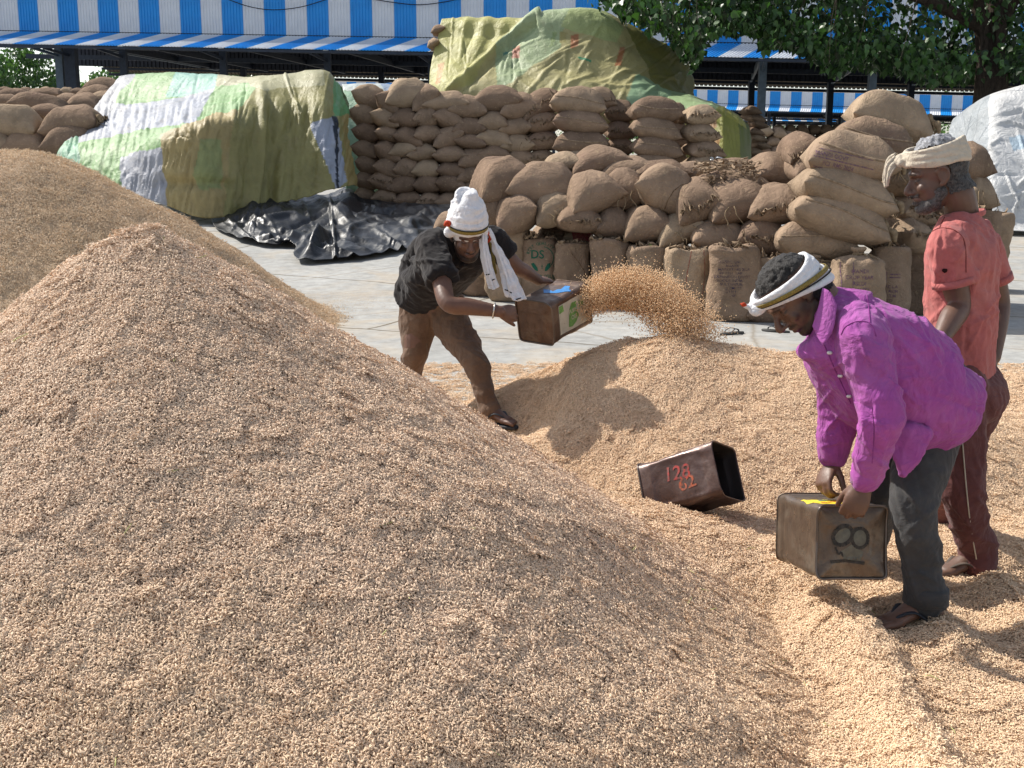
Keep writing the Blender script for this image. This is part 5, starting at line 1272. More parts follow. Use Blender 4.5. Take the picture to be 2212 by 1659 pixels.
def scatter_group(name, srcs):
    g = bpy.data.node_groups.new(name, 'GeometryNodeTree')
    g.interface.new_socket('Geometry', in_out='INPUT', socket_type='NodeSocketGeometry'); g.interface.new_socket('Geometry', in_out='OUTPUT', socket_type='NodeSocketGeometry')
    gi = g.nodes.new('NodeGroupInput'); go = g.nodes.new('NodeGroupOutput'); ip = g.nodes.new('GeometryNodeInstanceOnPoints'); jn = g.nodes.new('GeometryNodeJoinGeometry')
    for s in srcs:
        oi = g.nodes.new('GeometryNodeObjectInfo'); oi.inputs['Object'].default_value = s; oi.inputs['As Instance'].default_value = True; g.links.new(oi.outputs['Geometry'], jn.inputs[0])
    def na(n, t):
        q = g.nodes.new('GeometryNodeInputNamedAttribute'); q.data_type = t; q.inputs['Name'].default_value = n; return [s for s in q.outputs if s.enabled and s.name == 'Attribute'][0]
    eu = g.nodes.new('FunctionNodeEulerToRotation'); g.links.new(na('rot', 'FLOAT_VECTOR'), eu.inputs[0])
    g.links.new(gi.outputs[0], ip.inputs['Points']); g.links.new(jn.outputs[0], ip.inputs['Instance']); ip.inputs['Pick Instance'].default_value = True
    g.links.new(na('idx', 'INT'), ip.inputs['Instance Index']); g.links.new(eu.outputs[0], ip.inputs['Rotation']); g.links.new(na('scl', 'FLOAT'), ip.inputs['Scale'])
    g.links.new(ip.outputs[0], go.inputs[0]); return g
def strew(parent, zf, bounds, density, srcs, tf, seed, view, zmin=0.004, rg=1.0, scl=(0.9, 1.2), other=None, far=None):
    r = np.random.default_rng(seed); x0, x1, y0, y1 = bounds; s_ = 1 / math.sqrt(density * 1.2); gx, gy = np.meshgrid(np.arange(x0, x1, s_), np.arange(y0, y1, s_), indexing='ij'); n = gx.size
    x = gx.ravel() + r.random(n) * s_; y = gy.ravel() + r.random(n) * s_; e = 0.02
    f = lambda a, b: (lambda z: z + rough(a, b, rg) * sst(z, 0, 0.08))(zf(a, b))
    z = f(x, y); gx = (zf(x + e, y) - zf(x - e, y)) / (2 * e); gy = (zf(x, y + e) - zf(x, y - e)) / (2 * e)
    px, py = to_px(np.stack([x, y, z], 1)); a, b, c, d = view
    keep = (z > zmin - 0.02 * r.random(n)) & (px > a) & (px < b) & (py > c) & (py < d)
    # leave out the far side that no view from the yard's front can reach
    nx, ny = -gx, -gy; vx, vy, vz = 0 - x, 0 - y, CAMH - z; facing = nx * vx + ny * vy + vz; keep &= facing > -0.35 * np.sqrt(vx ** 2 + vy ** 2 + vz ** 2)
    if other is not None: keep &= z > other(x, y) - 0.03
    if far is not None: keep &= r.random(n) < np.clip(far(y), 0, 1)
    x, y, z, gx, gy = x[keep], y[keep], z[keep], gx[keep], gy[keep]; m = len(x)
    gx = gx + r.normal(0, 0.16, m); gy = gy + r.normal(0, 0.16, m)
    nz = np.stack([-gx, -gy, np.ones(m)], 1); nz /= np.linalg.norm(nz, axis=1, keepdims=True)
    yaw = r.uniform(0, 6.283, m); t = np.stack([np.cos(yaw), np.sin(yaw), np.zeros(m)], 1); yv = np.cross(nz, t); yv /= np.linalg.norm(yv, axis=1, keepdims=True); xv = np.cross(yv, nz)
    ry = -np.arcsin(np.clip(xv[:, 2], -1, 1)); rx = np.arctan2(yv[:, 2], nz[:, 2]); rz = np.arctan2(xv[:, 1], xv[:, 0])
    o0 = np.array(parent.location)
    me = bpy.data.meshes.new('loose_grain'); me.vertices.add(m); P_ = np.stack([x, y, z + 0.001], 1) - o0; me.vertices.foreach_set('co', P_.astype(np.float32).ravel())
    for nm, tp, key, val in (('rot', 'FLOAT_VECTOR', 'vector', np.stack([rx, ry, rz], 1).ravel()), ('scl', 'FLOAT', 'value', r.uniform(scl[0], scl[1], m)), ('tint', 'FLOAT', 'value', np.clip(tf(x, y) + r.normal(0, 0.10, m), 0, 1))):
        at = me.attributes.new(nm, tp, 'POINT'); at.data.foreach_set(key, np.asarray(val, np.float32))
    at = me.attributes.new('idx', 'INT', 'POINT'); at.data.foreach_set('value', r.integers(0, len(srcs), m).astype(np.int32))
    o = bpy.data.objects.new('loose_grain', me); COL.objects.link(o); o.parent = parent; o['kind'] = 'stuff'
    md = o.modifiers.new('strew', 'NODES'); md.node_group = scatter_group('strew_grain', srcs)
    print('clumps', parent.name, m); return o
VIEW = (-1300, 3500, -100, 2300)
strew(hA, zA, (-3.9, 1.75, 1.0, 5.9), 640, CL_A, tintA, 501, VIEW, other=zC, rg=0.6)
strew(hC, zC, (-0.85, 4.4, 1.0, 8.8), 560, CL_C, lambda x, y: np.maximum(tintA(x, y), 0.92), 502, VIEW, other=zA, rg=0.6)
strew(hB, zB, (-9.6, -1.2, 6.4, 15.2), 150, CL_B, lambda x, y: 0.25 + 0.35 * fbm(xyz(x * .8, y * .8, 0), 361, 3), 503, (-500, 1000, -100, 1700), scl=(0.9, 1.4))
# stray grains thinning out on the concrete round the heaps
def stray(cx, cy, sx_, sy_, n, seed):
    r = np.random.default_rng(seed); a, f = grain_shape(0.009, 0.0032); x = cx + r.normal(0, sx_, n); y = cy + r.normal(0, sy_, n); yaw = r.uniform(0, 6.28, n)
    c, s = np.cos(yaw)[:, None], np.sin(yaw)[:, None]; V = np.stack([a[None, :, 0] * c - a[None, :, 1] * s + x[:, None], a[None, :, 0] * s + a[None, :, 1] * c + y[:, None], np.repeat(a[None, :, 2], n, 0) + ground_z(y)[:, None] + 0.001], -1).reshape(-1, 3)
    F = []; 
    for i in range(n): F += [tuple(j + i * 8 for j in q) for q in f]
    return V, F
sp = [stray(-2.0, 12.6, 0.5, 0.7, 2600, 1), stray(0.5, 6.9, 0.5, 0.35, 1000, 2), stray(2.4, 7.6, 0.9, 0.5, 3000, 3), stray(-0.3, 6.4, 0.22, 0.4, 700, 4), stray(0.8, 8.4, 1.2, 0.9, 900, 5), stray(1.9, 3.9, 0.4, 0.4, 900, 6)]
m_st = plain('stray_grain', (0.52, 0.36, 0.2), 0.7, 0.2, var=0.4, scale=60)
tag(mk('stray_grain', *merge(sp), m_st, smooth=False), 'loose grains scattered thinly over the concrete around the heaps', kind='stuff')
# ------------------------------------------------------------------ oil tins used as scoops
def m_tin(name, a, b_, c3, rough=0.42, metal=0.45):
    m, nt, b = newmat(name, rough, 0.4, metal); v = objco(nt)
    n = noise(nt, v, 7, 7, 0.65, 0.6)
    c = ramp(nt, n, [(0.3, a), (0.52, b_), (0.7, c3)])
    c = mix(nt, ramp(nt, noise(nt, v, 28, 5, 0.7), [(0.55, 0.0), (0.75, 0.5)]), c, tuple(x * 0.45 for x in a))
    base(nt, b, c); rr = ramp(nt, noise(nt, v, 11, 5, 0.6), [(0.3, rough - 0.14), (0.7, rough + 0.2)]); nt.links.new(rr, b.inputs['Roughness'])
    p = bump(nt, b, noise(nt, v, 13, 4, 0.5, 0.5), 0.35, 0.015); bump(nt, b, noise(nt, v, 90, 3), 0.12, 0.003, p); return m
M_TIN = [m_tin('worn_brown_tin', (0.075, 0.043, 0.030), (0.115, 0.070, 0.048), (0.16, 0.12, 0.09)), m_tin('maroon_brown_tin', (0.060, 0.036, 0.032), (0.098, 0.062, 0.054), (0.15, 0.11, 0.10), 0.38), m_tin('scuffed_brown_tin', (0.075, 0.050, 0.036), (0.12, 0.088, 0.064), (0.19, 0.16, 0.125), 0.36)]
M_TININ = plain('tin_inside', (0.035, 0.03, 0.028), 0.5, 0.4, 0.3, var=0.4)
M_EDGE = plain('tin_rim_metal', (0.16, 0.13, 0.11), 0.35, 0.4, 0.6, var=0.4)
TH = np.linspace(0, 2 * np.pi, 72, endpoint=False)
def sq_section(hw, rad):
    """rounded square outline"""
    c, s = np.cos(TH), np.sin(TH); e = 2 / 7.5
    x = hw * np.sign(c) * np.abs(c) ** e; y = hw * np.sign(s) * np.abs(s) ** e
    k = np.maximum(np.abs(x), np.abs(y)); q = np.stack([x, y], 1)
    return q
def tin(name, label, org, A, U, m, seed, dent=0.006, warp=0.0, L=0.35, hw=0.1175):
    A = norm(A); U = np.asarray(U, float); U = norm(U - A * np.dot(U, A)); X = np.cross(U, A)
    M = Matrix([[X[i], U[i], A[i], org[i]] for i in range(3)] + [[0, 0, 0, 1]])
    q = sq_section(hw, 0.03); zs = np.array([0, 0.004, 0.012, 0.03, 0.05, 0.056, 0.062, 0.09, 0.12, 0.15, 0.18, 0.21, 0.24, 0.27, 0.288, 0.294, 0.30, 0.32, 0.338, 0.346, 0.35]) / 0.35 * L
    def ring(z, sc, seedo=0):
        x, y = q[:, 0] * sc, q[:, 1] * sc
        # stamped panel on each side face
        k = 1.0
        if 0.056 <= z / L * 0.35 <= 0.294:
            f = np.minimum(np.abs(q[:, 0]), np.abs(q[:, 1])) / hw; k = 1 - 0.028 * sst(-f, -0.80, -0.70)
        p = np.stack([x * k, y * k, np.full(len(x), z)], 1)
        d = dent * (fbm(p * np.array((13, 13, 9)) + seed, seed, 3)) * sst(np.array([min(z, L - z)]), 0.0, 0.05)
        n = p.copy(); n[:, 2] = 0; n /= np.linalg.norm(n, axis=1, keepdims=True)
        p = p + n * (d + 0.6 * warp * np.sin(TH * 4 + seed) * (1 - z / L))[:, None]
        p[:, 2] += warp * np.cos(TH * 4 + 0.4) * (1 if z < L * .5 else -1) * (abs(z / L - 0.5) * 2) ** 3
        return p
    V = [ring(z, 1.0) for z in zs] + [ring(z, 0.975) for z in zs[::-1][:-2]]
    n = len(V); W = np.concatenate(V); F = [tuple(map(int, f)) for f in gridF(n, 72, True)]
    c = len(W); W = np.concatenate([W, [(0, 0, 0.02)]]); F += [(c, (n - 1) * 72 + j, (n - 1) * 72 + (j + 1) % 72) for j in range(72)]
    me = mesh(name, W, F); me.materials.append(m); me.materials.append(M_TININ)
    mi = np.zeros(len(me.polygons), np.int32); mi[len(zs) * 72:] = 1; me.polygons.foreach_set('material_index', mi)
    o = bpy.data.objects.new(name, me); COL.objects.link(o); o.matrix_world = M; tag(o, label, 'tin', 'oil tins used for scooping')
    # pressed end panel
    rs = np.array([0, 0.12, 0.2, 0.27, 0.30, 0.34, 0.40, 0.46, 0.50, 0.54, 0.60, 0.66, 0.72, 0.78, 0.84, 0.9, 0.95, 0.985]); W = []
    for s in rs:
        p = np.concatenate([q * s, np.zeros((72, 1))], 1); ax, ay = np.abs(p[:, 0]) / hw, np.abs(p[:, 1]) / hw
        oc = np.maximum(np.maximum(ax, ay), (ax + ay) * 0.68); g = lambda t, w: np.exp(-((oc - t) / w) ** 2)
        cd = np.hypot(ax - 0.66, ay - 0.66)
        z = 0.0028 * g(0.60, 0.035) + 0.0022 * g(0.47, 0.03) + 0.0025 * np.exp(-((cd - 0.20) / 0.03) ** 2) + 0.0016 * np.exp(-((cd - 0.10) / 0.03) ** 2) - 0.002
        z = z + 0.004 * fbm(p * 11 + seed, seed + 3, 2) * (1 - s ** 4)
        th4 = np.cos(TH * 4 + 0.4); p[:, 2] = 0.003 - z + warp * th4 * s ** 3
        p[:, :2] *= (1 + (0.6 * warp * np.sin(TH * 4 + seed))[:, None] * s / hw * 0.9); W.append(p)
    W = np.concatenate(W); F = [tuple(map(int, f))[::-1] for f in gridF(len(rs), 72, True)]
    e = obj('end_panel', mesh('end_panel', W, F), m, o)
    for z, nm in ((0.001, 'bottom_rim'), (L, 'mouth_rim')):
        p = ring(z, 1.006); p = np.concatenate([p, p[:1]]); T, A_, B_ = frames(p); mk(nm, *tube(p, [0.0042 if z < 0.1 else 0.003] * len(p), seg=7), M_EDGE if z < 0.1 else m, o)
    return o, M
def face_decal(o, M, items, m, local_c, xl, yl, name, off=0.0015):
    R3 = M.to_3x3(); return decal(o, items, m, M @ Vector(local_c), R3 @ Vector(xl), R3 @ Vector(yl), name, off, cut=0.02)

# the tin being emptied
T1A, T1S = norm((0.61, 0.76, 0.22)), norm((-0.75, 0.66, 0.03)); T1U = -norm(np.cross(T1S, T1A))
K = P(1187, 656, 5.95); T1O = K + T1S * 0.1175 - T1U * 0.1175
tin1, M1 = tin('oil_tin', 'brown tin with a pale green printed label, pouring out grain', T1O, T1A, T1U, M_TIN[0], 3, 0.007, 0.003)
lab = plain('paper_label', (0.50, 0.46, 0.36), 0.7, 0.2, var=0.15, scale=30); labg = plain('green_label_ink', (0.17, 0.33, 0.09), 0.7, 0.2, var=0.35, scale=40); blu = plain('blue_paint', (0.03, 0.20, 0.50), 0.5, 0.4, var=0.2, scale=30)
xl = M1.to_3x3().inverted() @ Vector((1, -0.8, 0)); sx_side = 1 if xl.x > 0 else -1
# label sits on the side face turned to the camera (local x side), running along the axis
face_decal(tin1, M1, [('p', [(-0.125, -0.083), (0.125, -0.083), (0.125, 0.083), (-0.125, 0.083)])], lab, (sx_side * 0.1175, 0, 0.19), (0, 0, 1) if sx_side > 0 else (0, 0, 1), (0, 1, 0) if True else None, 'paper_label', 0.0015) if False else None
def side_decal(items, m, nm, off): 
    R3 = M1.to_3x3(); xd = R3 @ Vector((0, 0, 1)); yd = R3 @ Vector((0, 1, 0)); nd = xd.cross(yd); c = M1 @ Vector((sx_side * 0.1175, 0, 0.185))
    if nd.y > 0: xd = -xd
    return decal(tin1, items, m, c, xd, yd, nm, off, cut=0.02), xd
d_, xd_ = side_decal([('p', [(-0.125, -0.080), (0.125, -0.080), (0.125, 0.080), (-0.125, 0.080)])], lab, 'paper_label', 0.0015)
side_decal([('p', [(-0.05, -0.06), (-0.02, -0.065), (0.02, -0.05), (0.05, -0.02), (0.035, 0.02), (0.045, 0.055), (0.0, 0.06), (-0.03, 0.03), (-0.04, -0.01)]), ('p', [(-0.12, 0.035), (-0.08, 0.04), (-0.085, 0.075), (-0.12, 0.075)]), ('p', [(0.06, 0.02), (0.10, 0.02), (0.10, 0.05), (0.06, 0.05)])], labg, 'label_ink', 0.003)
side_decal([('t', 'PURE', 0.0, 0.015, 0.032), ('t', 'OIL', 0.005, -0.02, 0.032)], lab, 'label_words', 0.004)
R3 = M1.to_3x3()
decal(tin1, [('p', [(-0.06, -0.035), (-0.01, -0.055), (0.05, -0.05), (0.09, -0.065), (0.075, -0.02), (0.085, 0.03), (0.06, 0.045), (0.035, 0.0), (0.015, 0.005), (-0.01, -0.02), (-0.025, 0.02), (-0.055, 0.045)])], blu, M1 @ Vector((0, 0.1175, 0.20)), (1, 0.05, 0), (0.0, 1, 0.3), 'blue_paint', 0.002)

# the tin lying on the heap
T2A, T2U = norm((0.794, -0.428, 0.39)), norm((-0.142, 0.523, 0.865))
T2O = P(1492, 1042, 4.86) - T2A * 0.175
tin2, M2 = tin('oil_tin', 'dark maroon brown tin lying alone on the golden heap, red number on its side', T2O, T2A, T2U, M_TIN[1], 8, 0.010, 0.002)
redp = plain('red_paint', (0.36, 0.04, 0.035), 0.6, 0.3, scale=75, c2=(0.11, 0.065, 0.056)); orp = plain('orange_paint', (0.46, 0.10, 0.035), 0.6, 0.3, scale=75, c2=(0.12, 0.066, 0.055))
R3 = M2.to_3x3(); xd = R3 @ Vector((0, 0, 1)); yd = R3 @ Vector((0, 1, 0)); c2 = M2 @ Vector((0, 0, 0.185)) 
decal(tin2, [('t', '128', -0.01, 0.022, 0.085, 0.95, -5)], redp, c2, xd, yd, 'painted_number', 0.0015, cut=0.02)
decal(tin2, [('t', '62', 0.025, -0.030, 0.075, 1.1, 6)], orp, c2, xd, yd, 'painted_number', 0.0015, cut=0.02)
mk('lap_seam', *tube(smooth_path([(0.119, 0.105, 0.09), (0.119, 0.104, 0.20), (0.119, 0.106, 0.30)], 10), [0.003] * 10, seg=6), M_EDGE, tin2)

# the tin in the bending man's hands
T3A, T3U = norm((-0.135, 0.975, -0.175)), norm((0.03, 0.17, 0.98))
T3O = P(1841, 1172, 3.66)
tin3, M3 = tin('oil_tin', 'brown tin in the purple shirted man\'s hands, black 8 on its end', T3O, T3A, T3U, M_TIN[2], 5, 0.006, 0.0055)
blk = plain('black_paint', (0.012, 0.012, 0.012), 0.55, 0.3, scale=70, c2=(0.05, 0.042, 0.034)); pale = plain('worn_bare_tin', (0.13, 0.125, 0.10), 0.5, 0.4, 0.3, var=0.3, scale=40)
cF = M3 @ Vector((0, 0, -0.02)); xF = -(M3.to_3x3() @ Vector((1, 0, 0))); yF = M3.to_3x3() @ Vector((0, 1, 0))
pan = [c for c in tin3.children if c.name.startswith('end_panel')][0]
def panel_decal(items, m, nm, off):
    pan.parent = None; pan.matrix_world = M3; q = decal(pan, items, m, cF, xF, yF, nm, off, cut=0.015); q.parent = pan; q.matrix_parent_inverse = Matrix.Identity(4); q.matrix_local = Matrix.Identity(4)
    pan.parent = tin3; pan.matrix_local = Matrix.Identity(4); return q
def oval(cx, cy, a, b, t=0, n=22): return [(cx + a * math.cos(q) * math.cos(t) - b * math.sin(q) * math.sin(t), cy + a * math.cos(q) * math.sin(t) + b * math.sin(q) * math.cos(t)) for q in np.linspace(0, 2 * math.pi, n, endpoint=False)]
panel_decal([('p', oval(-0.032, 0.022, 0.028, 0.022, 0.7)), ('p', oval(0.026, 0.014, 0.022, 0.026, 0.2)), ('p', [(-0.04, -0.03), (0.0, -0.005), (0.04, -0.03), (0.03, -0.06), (-0.02, -0.06)])], pale, 'worn_patch', 0.0012)
panel_decal([('l', oval(-0.032, 0.022, 0.034, 0.027, 0.7) + oval(-0.032, 0.022, 0.034, 0.027, 0.7)[:1], 0.013), ('l', oval(0.026, 0.014, 0.028, 0.031, 0.2) + oval(0.026, 0.014, 0.028, 0.031, 0.2)[:1], 0.011),
             ('l', [(-0.055, -0.015), (-0.045, -0.038), (-0.035, -0.03), (-0.03, -0.045)], 0.006), ('l', [(-0.07, -0.062), (-0.02, -0.058), (0.045, -0.066)], 0.010)], blk, 'painted_eight', 0.0022)
yel = plain('yellow_sticker', (0.72, 0.55, 0.03), 0.55, 0.4, var=0.08, scale=20); grn = plain('green_sticker_ink', (0.05, 0.20, 0.18), 0.6, 0.3, var=0.3, scale=30); rdk = plain('red_sticker_ink', (0.45, 0.10, 0.02), 0.6, 0.3)
cT = M3 @ Vector((-0.0, 0.1175, 0.135)); xT = Vector(-(M3.to_3x3() @ Vector((1, 0, 0)))); yT = M3.to_3x3() @ Vector((0, 0, 1))
decal(tin3, [('p', [(-0.11, -0.03), (-0.085, -0.06), (-0.05, -0.05), (-0.02, -0.075), (0.04, -0.065), (0.085, -0.06), (0.10, 0.06), (-0.05, 0.075), (-0.10, 0.05)])], yel, cT, xT, yT, 'yellow_sticker', 0.0015, cut=0.02)
decal(tin3, [('p', oval(0.0, 0.025, 0.05, 0.026))], grn, cT, xT, yT, 'sticker_emblem', 0.003, cut=0.02)
decal(tin3, [('t', 'Best Taste', 0.01, -0.03, 0.034)], rdk, cT, xT, yT, 'sticker_words', 0.003, cut=0.02)
decal(tin3, [('l', oval(0.0, 0.025, 0.034, 0.012) + oval(0.0, 0.025, 0.034, 0.012)[:1], 0.006)], yel, cT, xT, yT, 'sticker_emblem', 0.004, cut=0.02)

# ------------------------------------------------------------------ rubber slippers
M_RUB = plain('grey_rubber', (0.055, 0.055, 0.052), 0.7, 0.3, var=0.25, scale=25); M_RUBD = plain('dark_rubber', (0.022, 0.026, 0.034), 0.6, 0.35, var=0.25, scale=25)
def sole_vf(L=0.27, w=0.098, th=0.018):
    t = np.linspace(0, 2 * np.pi, 34, endpoint=False); y = L / 2 * np.sin(t); yy = y / (L / 2)
    x = w / 2 * np.cos(t) * (0.90 + 0.16 * yy - 0.10 * np.exp(-((yy + 0.15) / 0.3) ** 2)); x = x + 0.006 * yy ** 2
    V = []
    for z, s in ((0, 0.97), (0.004, 1.0), (th - 0.004, 1.0), (th, 0.96)): V.append(np.stack([x * s, y * s, np.full(34, z) + 0.006 * np.clip(yy - 0.5, 0, 1) ** 2], 1))
    V = np.concatenate(V); F = [tuple(map(int, f)) for f in gridF(4, 34, True)] + [tuple(range(33, -1, -1)), tuple(3 * 34 + i for i in range(34))]
    return V, F
def strap_vf(h=0.035, L=0.27, w=0.098, th=0.018):
    toe = (0.008, 0.075, th); parts = []
    for s in (-1, 1):
        parts.append(limb([toe, (0.008 + s * 0.008, 0.066, th + h * 0.6), (s * w * 0.36, 0.015, th + h), (s * w * 0.47, -0.03, th + h * 0.4), (s * w * 0.44, -0.045, th - 0.004)], [(0.004, 0.005), (0.004, 0.007), (0.0035, 0.009), (0.0035, 0.008), (0.004, 0.006)], 22, (0, 0, 1), seg=8))
    return merge(parts)
def slipper(label, pos, yaw, flip=0):
    t = empty('rubber_slipper', pos, label, 'slipper', 'slippers left on the concrete', (0, 0, yaw))
    mk('sole', *sole_vf(), M_RUB, t); mk('strap', *strap_vf(), M_RUBD, t); return t
slipper('grey green rubber slipper on the concrete, farther left of the pair', G(1580, 722), R(-62))
slipper('grey green rubber slipper on the concrete, near the bending man\'s chin', G(1675, 717), R(58))
mk_c = plain('paper_scrap', (0.75, 0.73, 0.68), 0.8, 0.2)
o = mk('paper_scrap', *merge([ribbon([(0, 0, 0), (0.02, 0.01, 0.012), (0.05, 0.015, 0.004)], 0.04, np.array((0, 0.9, 0.3)), 0.002)]), mk_c); o.location = G(1719, 714, 0.005); tag(o, 'tiny white scrap of paper on the concrete by the bending man\'s chin', 'paper scrap')

# ------------------------------------------------------------------ bicycle parked behind the front stack
M_BLKP = plain('black_enamel', (0.012, 0.014, 0.015), 0.3, 0.5); M_CHROME = plain('chrome', (0.6, 0.62, 0.65), 0.15, 0.5, 1.0, var=0.1); M_SADDLE = plain('black_saddle', (0.015, 0.015, 0.017), 0.4, 0.4); M_TYRE = plain('tyre_rubber', (0.02, 0.02, 0.02), 0.85, 0.2)
bp = P(1585, 400, 21.5); bp[2] = float(ground_z(bp[1]))
bk = empty('bicycle', bp, 'black bicycle parked behind the front stack, only handlebar, top tube and saddle showing', 'bicycle', None, (0, 0, R(8)))
def wheel(x):
    a = np.linspace(0, 2 * math.pi, 41); c = np.stack([x + 0.33 * np.cos(a), 0 * a, 0.345 + 0.33 * np.sin(a)], 1)
    w = mk('wheel', *merge([tube([(x, -0.05, 0.345), (x, 0.05, 0.345)], [0.02, 0.02], seg=8)] + [tube([(x, 0, 0.345), (x + 0.32 * math.cos(q), 0, 0.345 + 0.32 * math.sin(q))], [0.0016, 0.0016], seg=5) for q in np.linspace(0, 6.28, 18, endpoint=False)]), M_CHROME, bk)
    mk('tyre', *tube(c, [0.022] * 41, seg=8, cap=False), M_TYRE, w); mk('rim', *tube(np.stack([x + 0.305 * np.cos(a), 0 * a, 0.345 + 0.305 * np.sin(a)], 1), [0.012] * 41, seg=6, cap=False), M_CHROME, w)
wheel(-0.58); wheel(0.55)
hb, st_, sd_ = (-0.38, 0, 1.06), (-0.36, 0, 0.96), (0.22, 0, 0.95)
mk('frame', *merge([tube([a, b], [0.016, 0.016], seg=8) for a, b in (((-0.36, 0, 0.92), (0.20, 0, 0.90)), ((-0.38, 0, 0.86), (0.07, 0, 0.30)), ((0.22, 0, 0.93), (0.07, 0, 0.30)), ((0.07, 0, 0.30), (0.55, 0, 0.345)), ((0.20, 0, 0.88), (0.55, 0, 0.345)), ((-0.36, 0, 0.98), (-0.42, 0, 0.72)), ((-0.42, 0, 0.72), (-0.58, 0, 0.345)))]), M_BLKP, bk)
mk('handlebar', *merge([limb([(-0.30, -0.28, 1.09), (-0.40, -0.24, 1.12), (-0.44, -0.08, 1.08), (-0.42, 0, 1.06), (-0.44, 0.08, 1.08), (-0.40, 0.24, 1.12), (-0.30, 0.28, 1.09)], [0.012] * 7, 30, seg=8), tube([(-0.36, 0, 0.94), (-0.41, 0, 1.07)], [0.014, 0.014], seg=8), ell((-0.46, -0.02, 1.03), (0.05, 0.045, 0.045), seg=12), limb([(-0.36, -0.26, 1.06), (-0.46, -0.14, 1.04)], [0.006, 0.006], 5, seg=6)]), M_CHROME, bk)
for s in (-1, 1): mk('grip', *tube([(-0.22, s * 0.30, 1.075), (-0.32, s * 0.28, 1.095)], [0.018, 0.018], seg=9), M_SADDLE, bk)
mk('saddle', *merge([limb([(0.06, 0, 1.02), (0.16, 0, 1.025), (0.28, 0, 1.045), (0.34, 0, 1.06)], [(0.02, 0.025), (0.025, 0.04), (0.03, 0.09), (0.025, 0.085)], 14, (0, 0, 1)), tube([(0.22, 0, 0.9), (0.22, 0, 1.0)], [0.013, 0.013], seg=8)]), M_SADDLE, bk)

# ------------------------------------------------------------------ grain in flight
r = np.random.default_rng(77); n = 34000
t = r.random(n) ** 0.85
path = smooth_path([P(1252, 664, 6.20), P(1298, 634, 6.22), P(1350, 622, 6.22), P(1400, 634, 6.18), P(1442, 664, 6.12), P(1474, 702, 6.06), P(1488, 735, 6.02)], 200)
wid = np.interp(np.linspace(0, 1, 200), [0, 0.12, 0.3, 0.5, 0.7, 0.85, 1], [0.085, 0.115, 0.138, 0.16, 0.16, 0.155, 0.14])
ii = (t * 199).astype(int); c = path[ii]; u = r.normal(0, 1, (n, 3)); u /= np.linalg.norm(u, axis=1, keepdims=True); rad = wid[ii] * np.abs(r.random(n)) ** 0.40
k_out = r.random(n) < 0.07; rad = np.where(k_out, wid[ii] * r.uniform(0.9, 1.45, n), rad)
pos = c + u * rad[:, None] * np.array((1.0, 1.0, 0.92))
pos[:, 0] += np.where(t > 0.55, (t - 0.55) * 0.16 * r.normal(0.2, 0.8, n), 0); 
a = 1.3 * np.array([(-0.0048, 0, 0.0004), (0.0048, 0, 0.0004), (0, 0.0018, 0), (0, 0, 0.0015), (0, -0.0018, 0), (0, 0, -0.0013)]); f = [(0, 3, 2), (0, 4, 3), (0, 5, 4), (0, 2, 5), (1, 2, 3), (1, 3, 4), (1, 4, 5), (1, 5, 2)]
Q = r.normal(0, 1, (n, 3)); Q /= np.linalg.norm(Q, axis=1, keepdims=True); Q2 = np.cross(Q, r.normal(0, 1, (n, 3))); Q2 /= np.linalg.norm(Q2, axis=1, keepdims=True); Q3 = np.cross(Q, Q2); RM = np.stack([Q, Q2, Q3], 2)
V = (np.einsum('nij,vj->nvi', RM, a) + pos[:, None, :]).reshape(-1, 3); Ft = [q for q in f if len(q) == 3]; Fq = [q for q in f if len(q) == 4]
tri = np.array(Ft); F = (tri[None] + (np.arange(n) * 6)[:, None, None]).reshape(-1, 3)
at_o = pos.mean(0); me = mesh('flying_grain', V - at_o, F, False)
m_fl, nt, b = newmat('flying_paddy', 0.6, 0.25); gl = N(nt, 'ShaderNodeNewGeometry'); base(nt, b, ramp(nt, gl.outputs['Random Per Island'], [(0.0, (0.58, 0.37, 0.20)), (0.5, (0.74, 0.51, 0.30)), (1.0, (0.82, 0.60, 0.38))]))
fg = obj('flying_grain', me, m_fl, None, at_o); tag(fg, 'arc of husked grain flying out of the tin toward the golden heap', kind='stuff')
# ------------------------------------------------------------------ people
def m_skin(name):
    m, nt, b = newmat(name, 0.48, 0.4); v = objco(nt)
    a = N(nt, 'ShaderNodeAttribute', attribute_name='col')
    c = mix(nt, 1.0, a.outputs['Color'], ramp(nt, noise(nt, v, 22, 5, 0.6), [(0.3, 0.84), (0.7, 1.08)]), 'MULTIPLY')
    base(nt, b, c); p = bump(nt, b, noise(nt, v, 60, 4, 0.6), 0.22, 0.004); bump(nt, b, noise(nt, v, 260, 2), 0.2, 0.0015, p)
    b.inputs['Subsurface Weight'].default_value = 0.04; b.inputs['Subsurface Radius'].default_value = (0.01, 0.004, 0.002); return m
M_SKIN = m_skin('skin')
def m_hair(name, c1, c2):
    m, nt, b = newmat(name, 0.55, 0.35); v = objco(nt, (1, 1, 1))
    base(nt, b, ramp(nt, noise(nt, v, 95, 4, 0.7, 0.8), [(0.35, c1), (0.65, c2)])); bump(nt, b, noise(nt, v, 120, 4, 0.7, 1.2), 0.9, 0.008); return m
M_HBLACK, M_HGREY, M_BEARDG = m_hair('black_hair', (0.006, 0.005, 0.005), (0.03, 0.026, 0.024)), m_hair('grey_hair', (0.10, 0.10, 0.11), (0.42, 0.43, 0.46)), m_hair('greying_beard', (0.020, 0.017, 0.016), (0.12, 0.11, 0.105))
M_EYEW, M_EYED = plain('eye_white', (0.45, 0.40, 0.36), 0.25, 0.5, var=0.05), plain('eye_dark', (0.008, 0.006, 0.005), 0.2, 0.5)

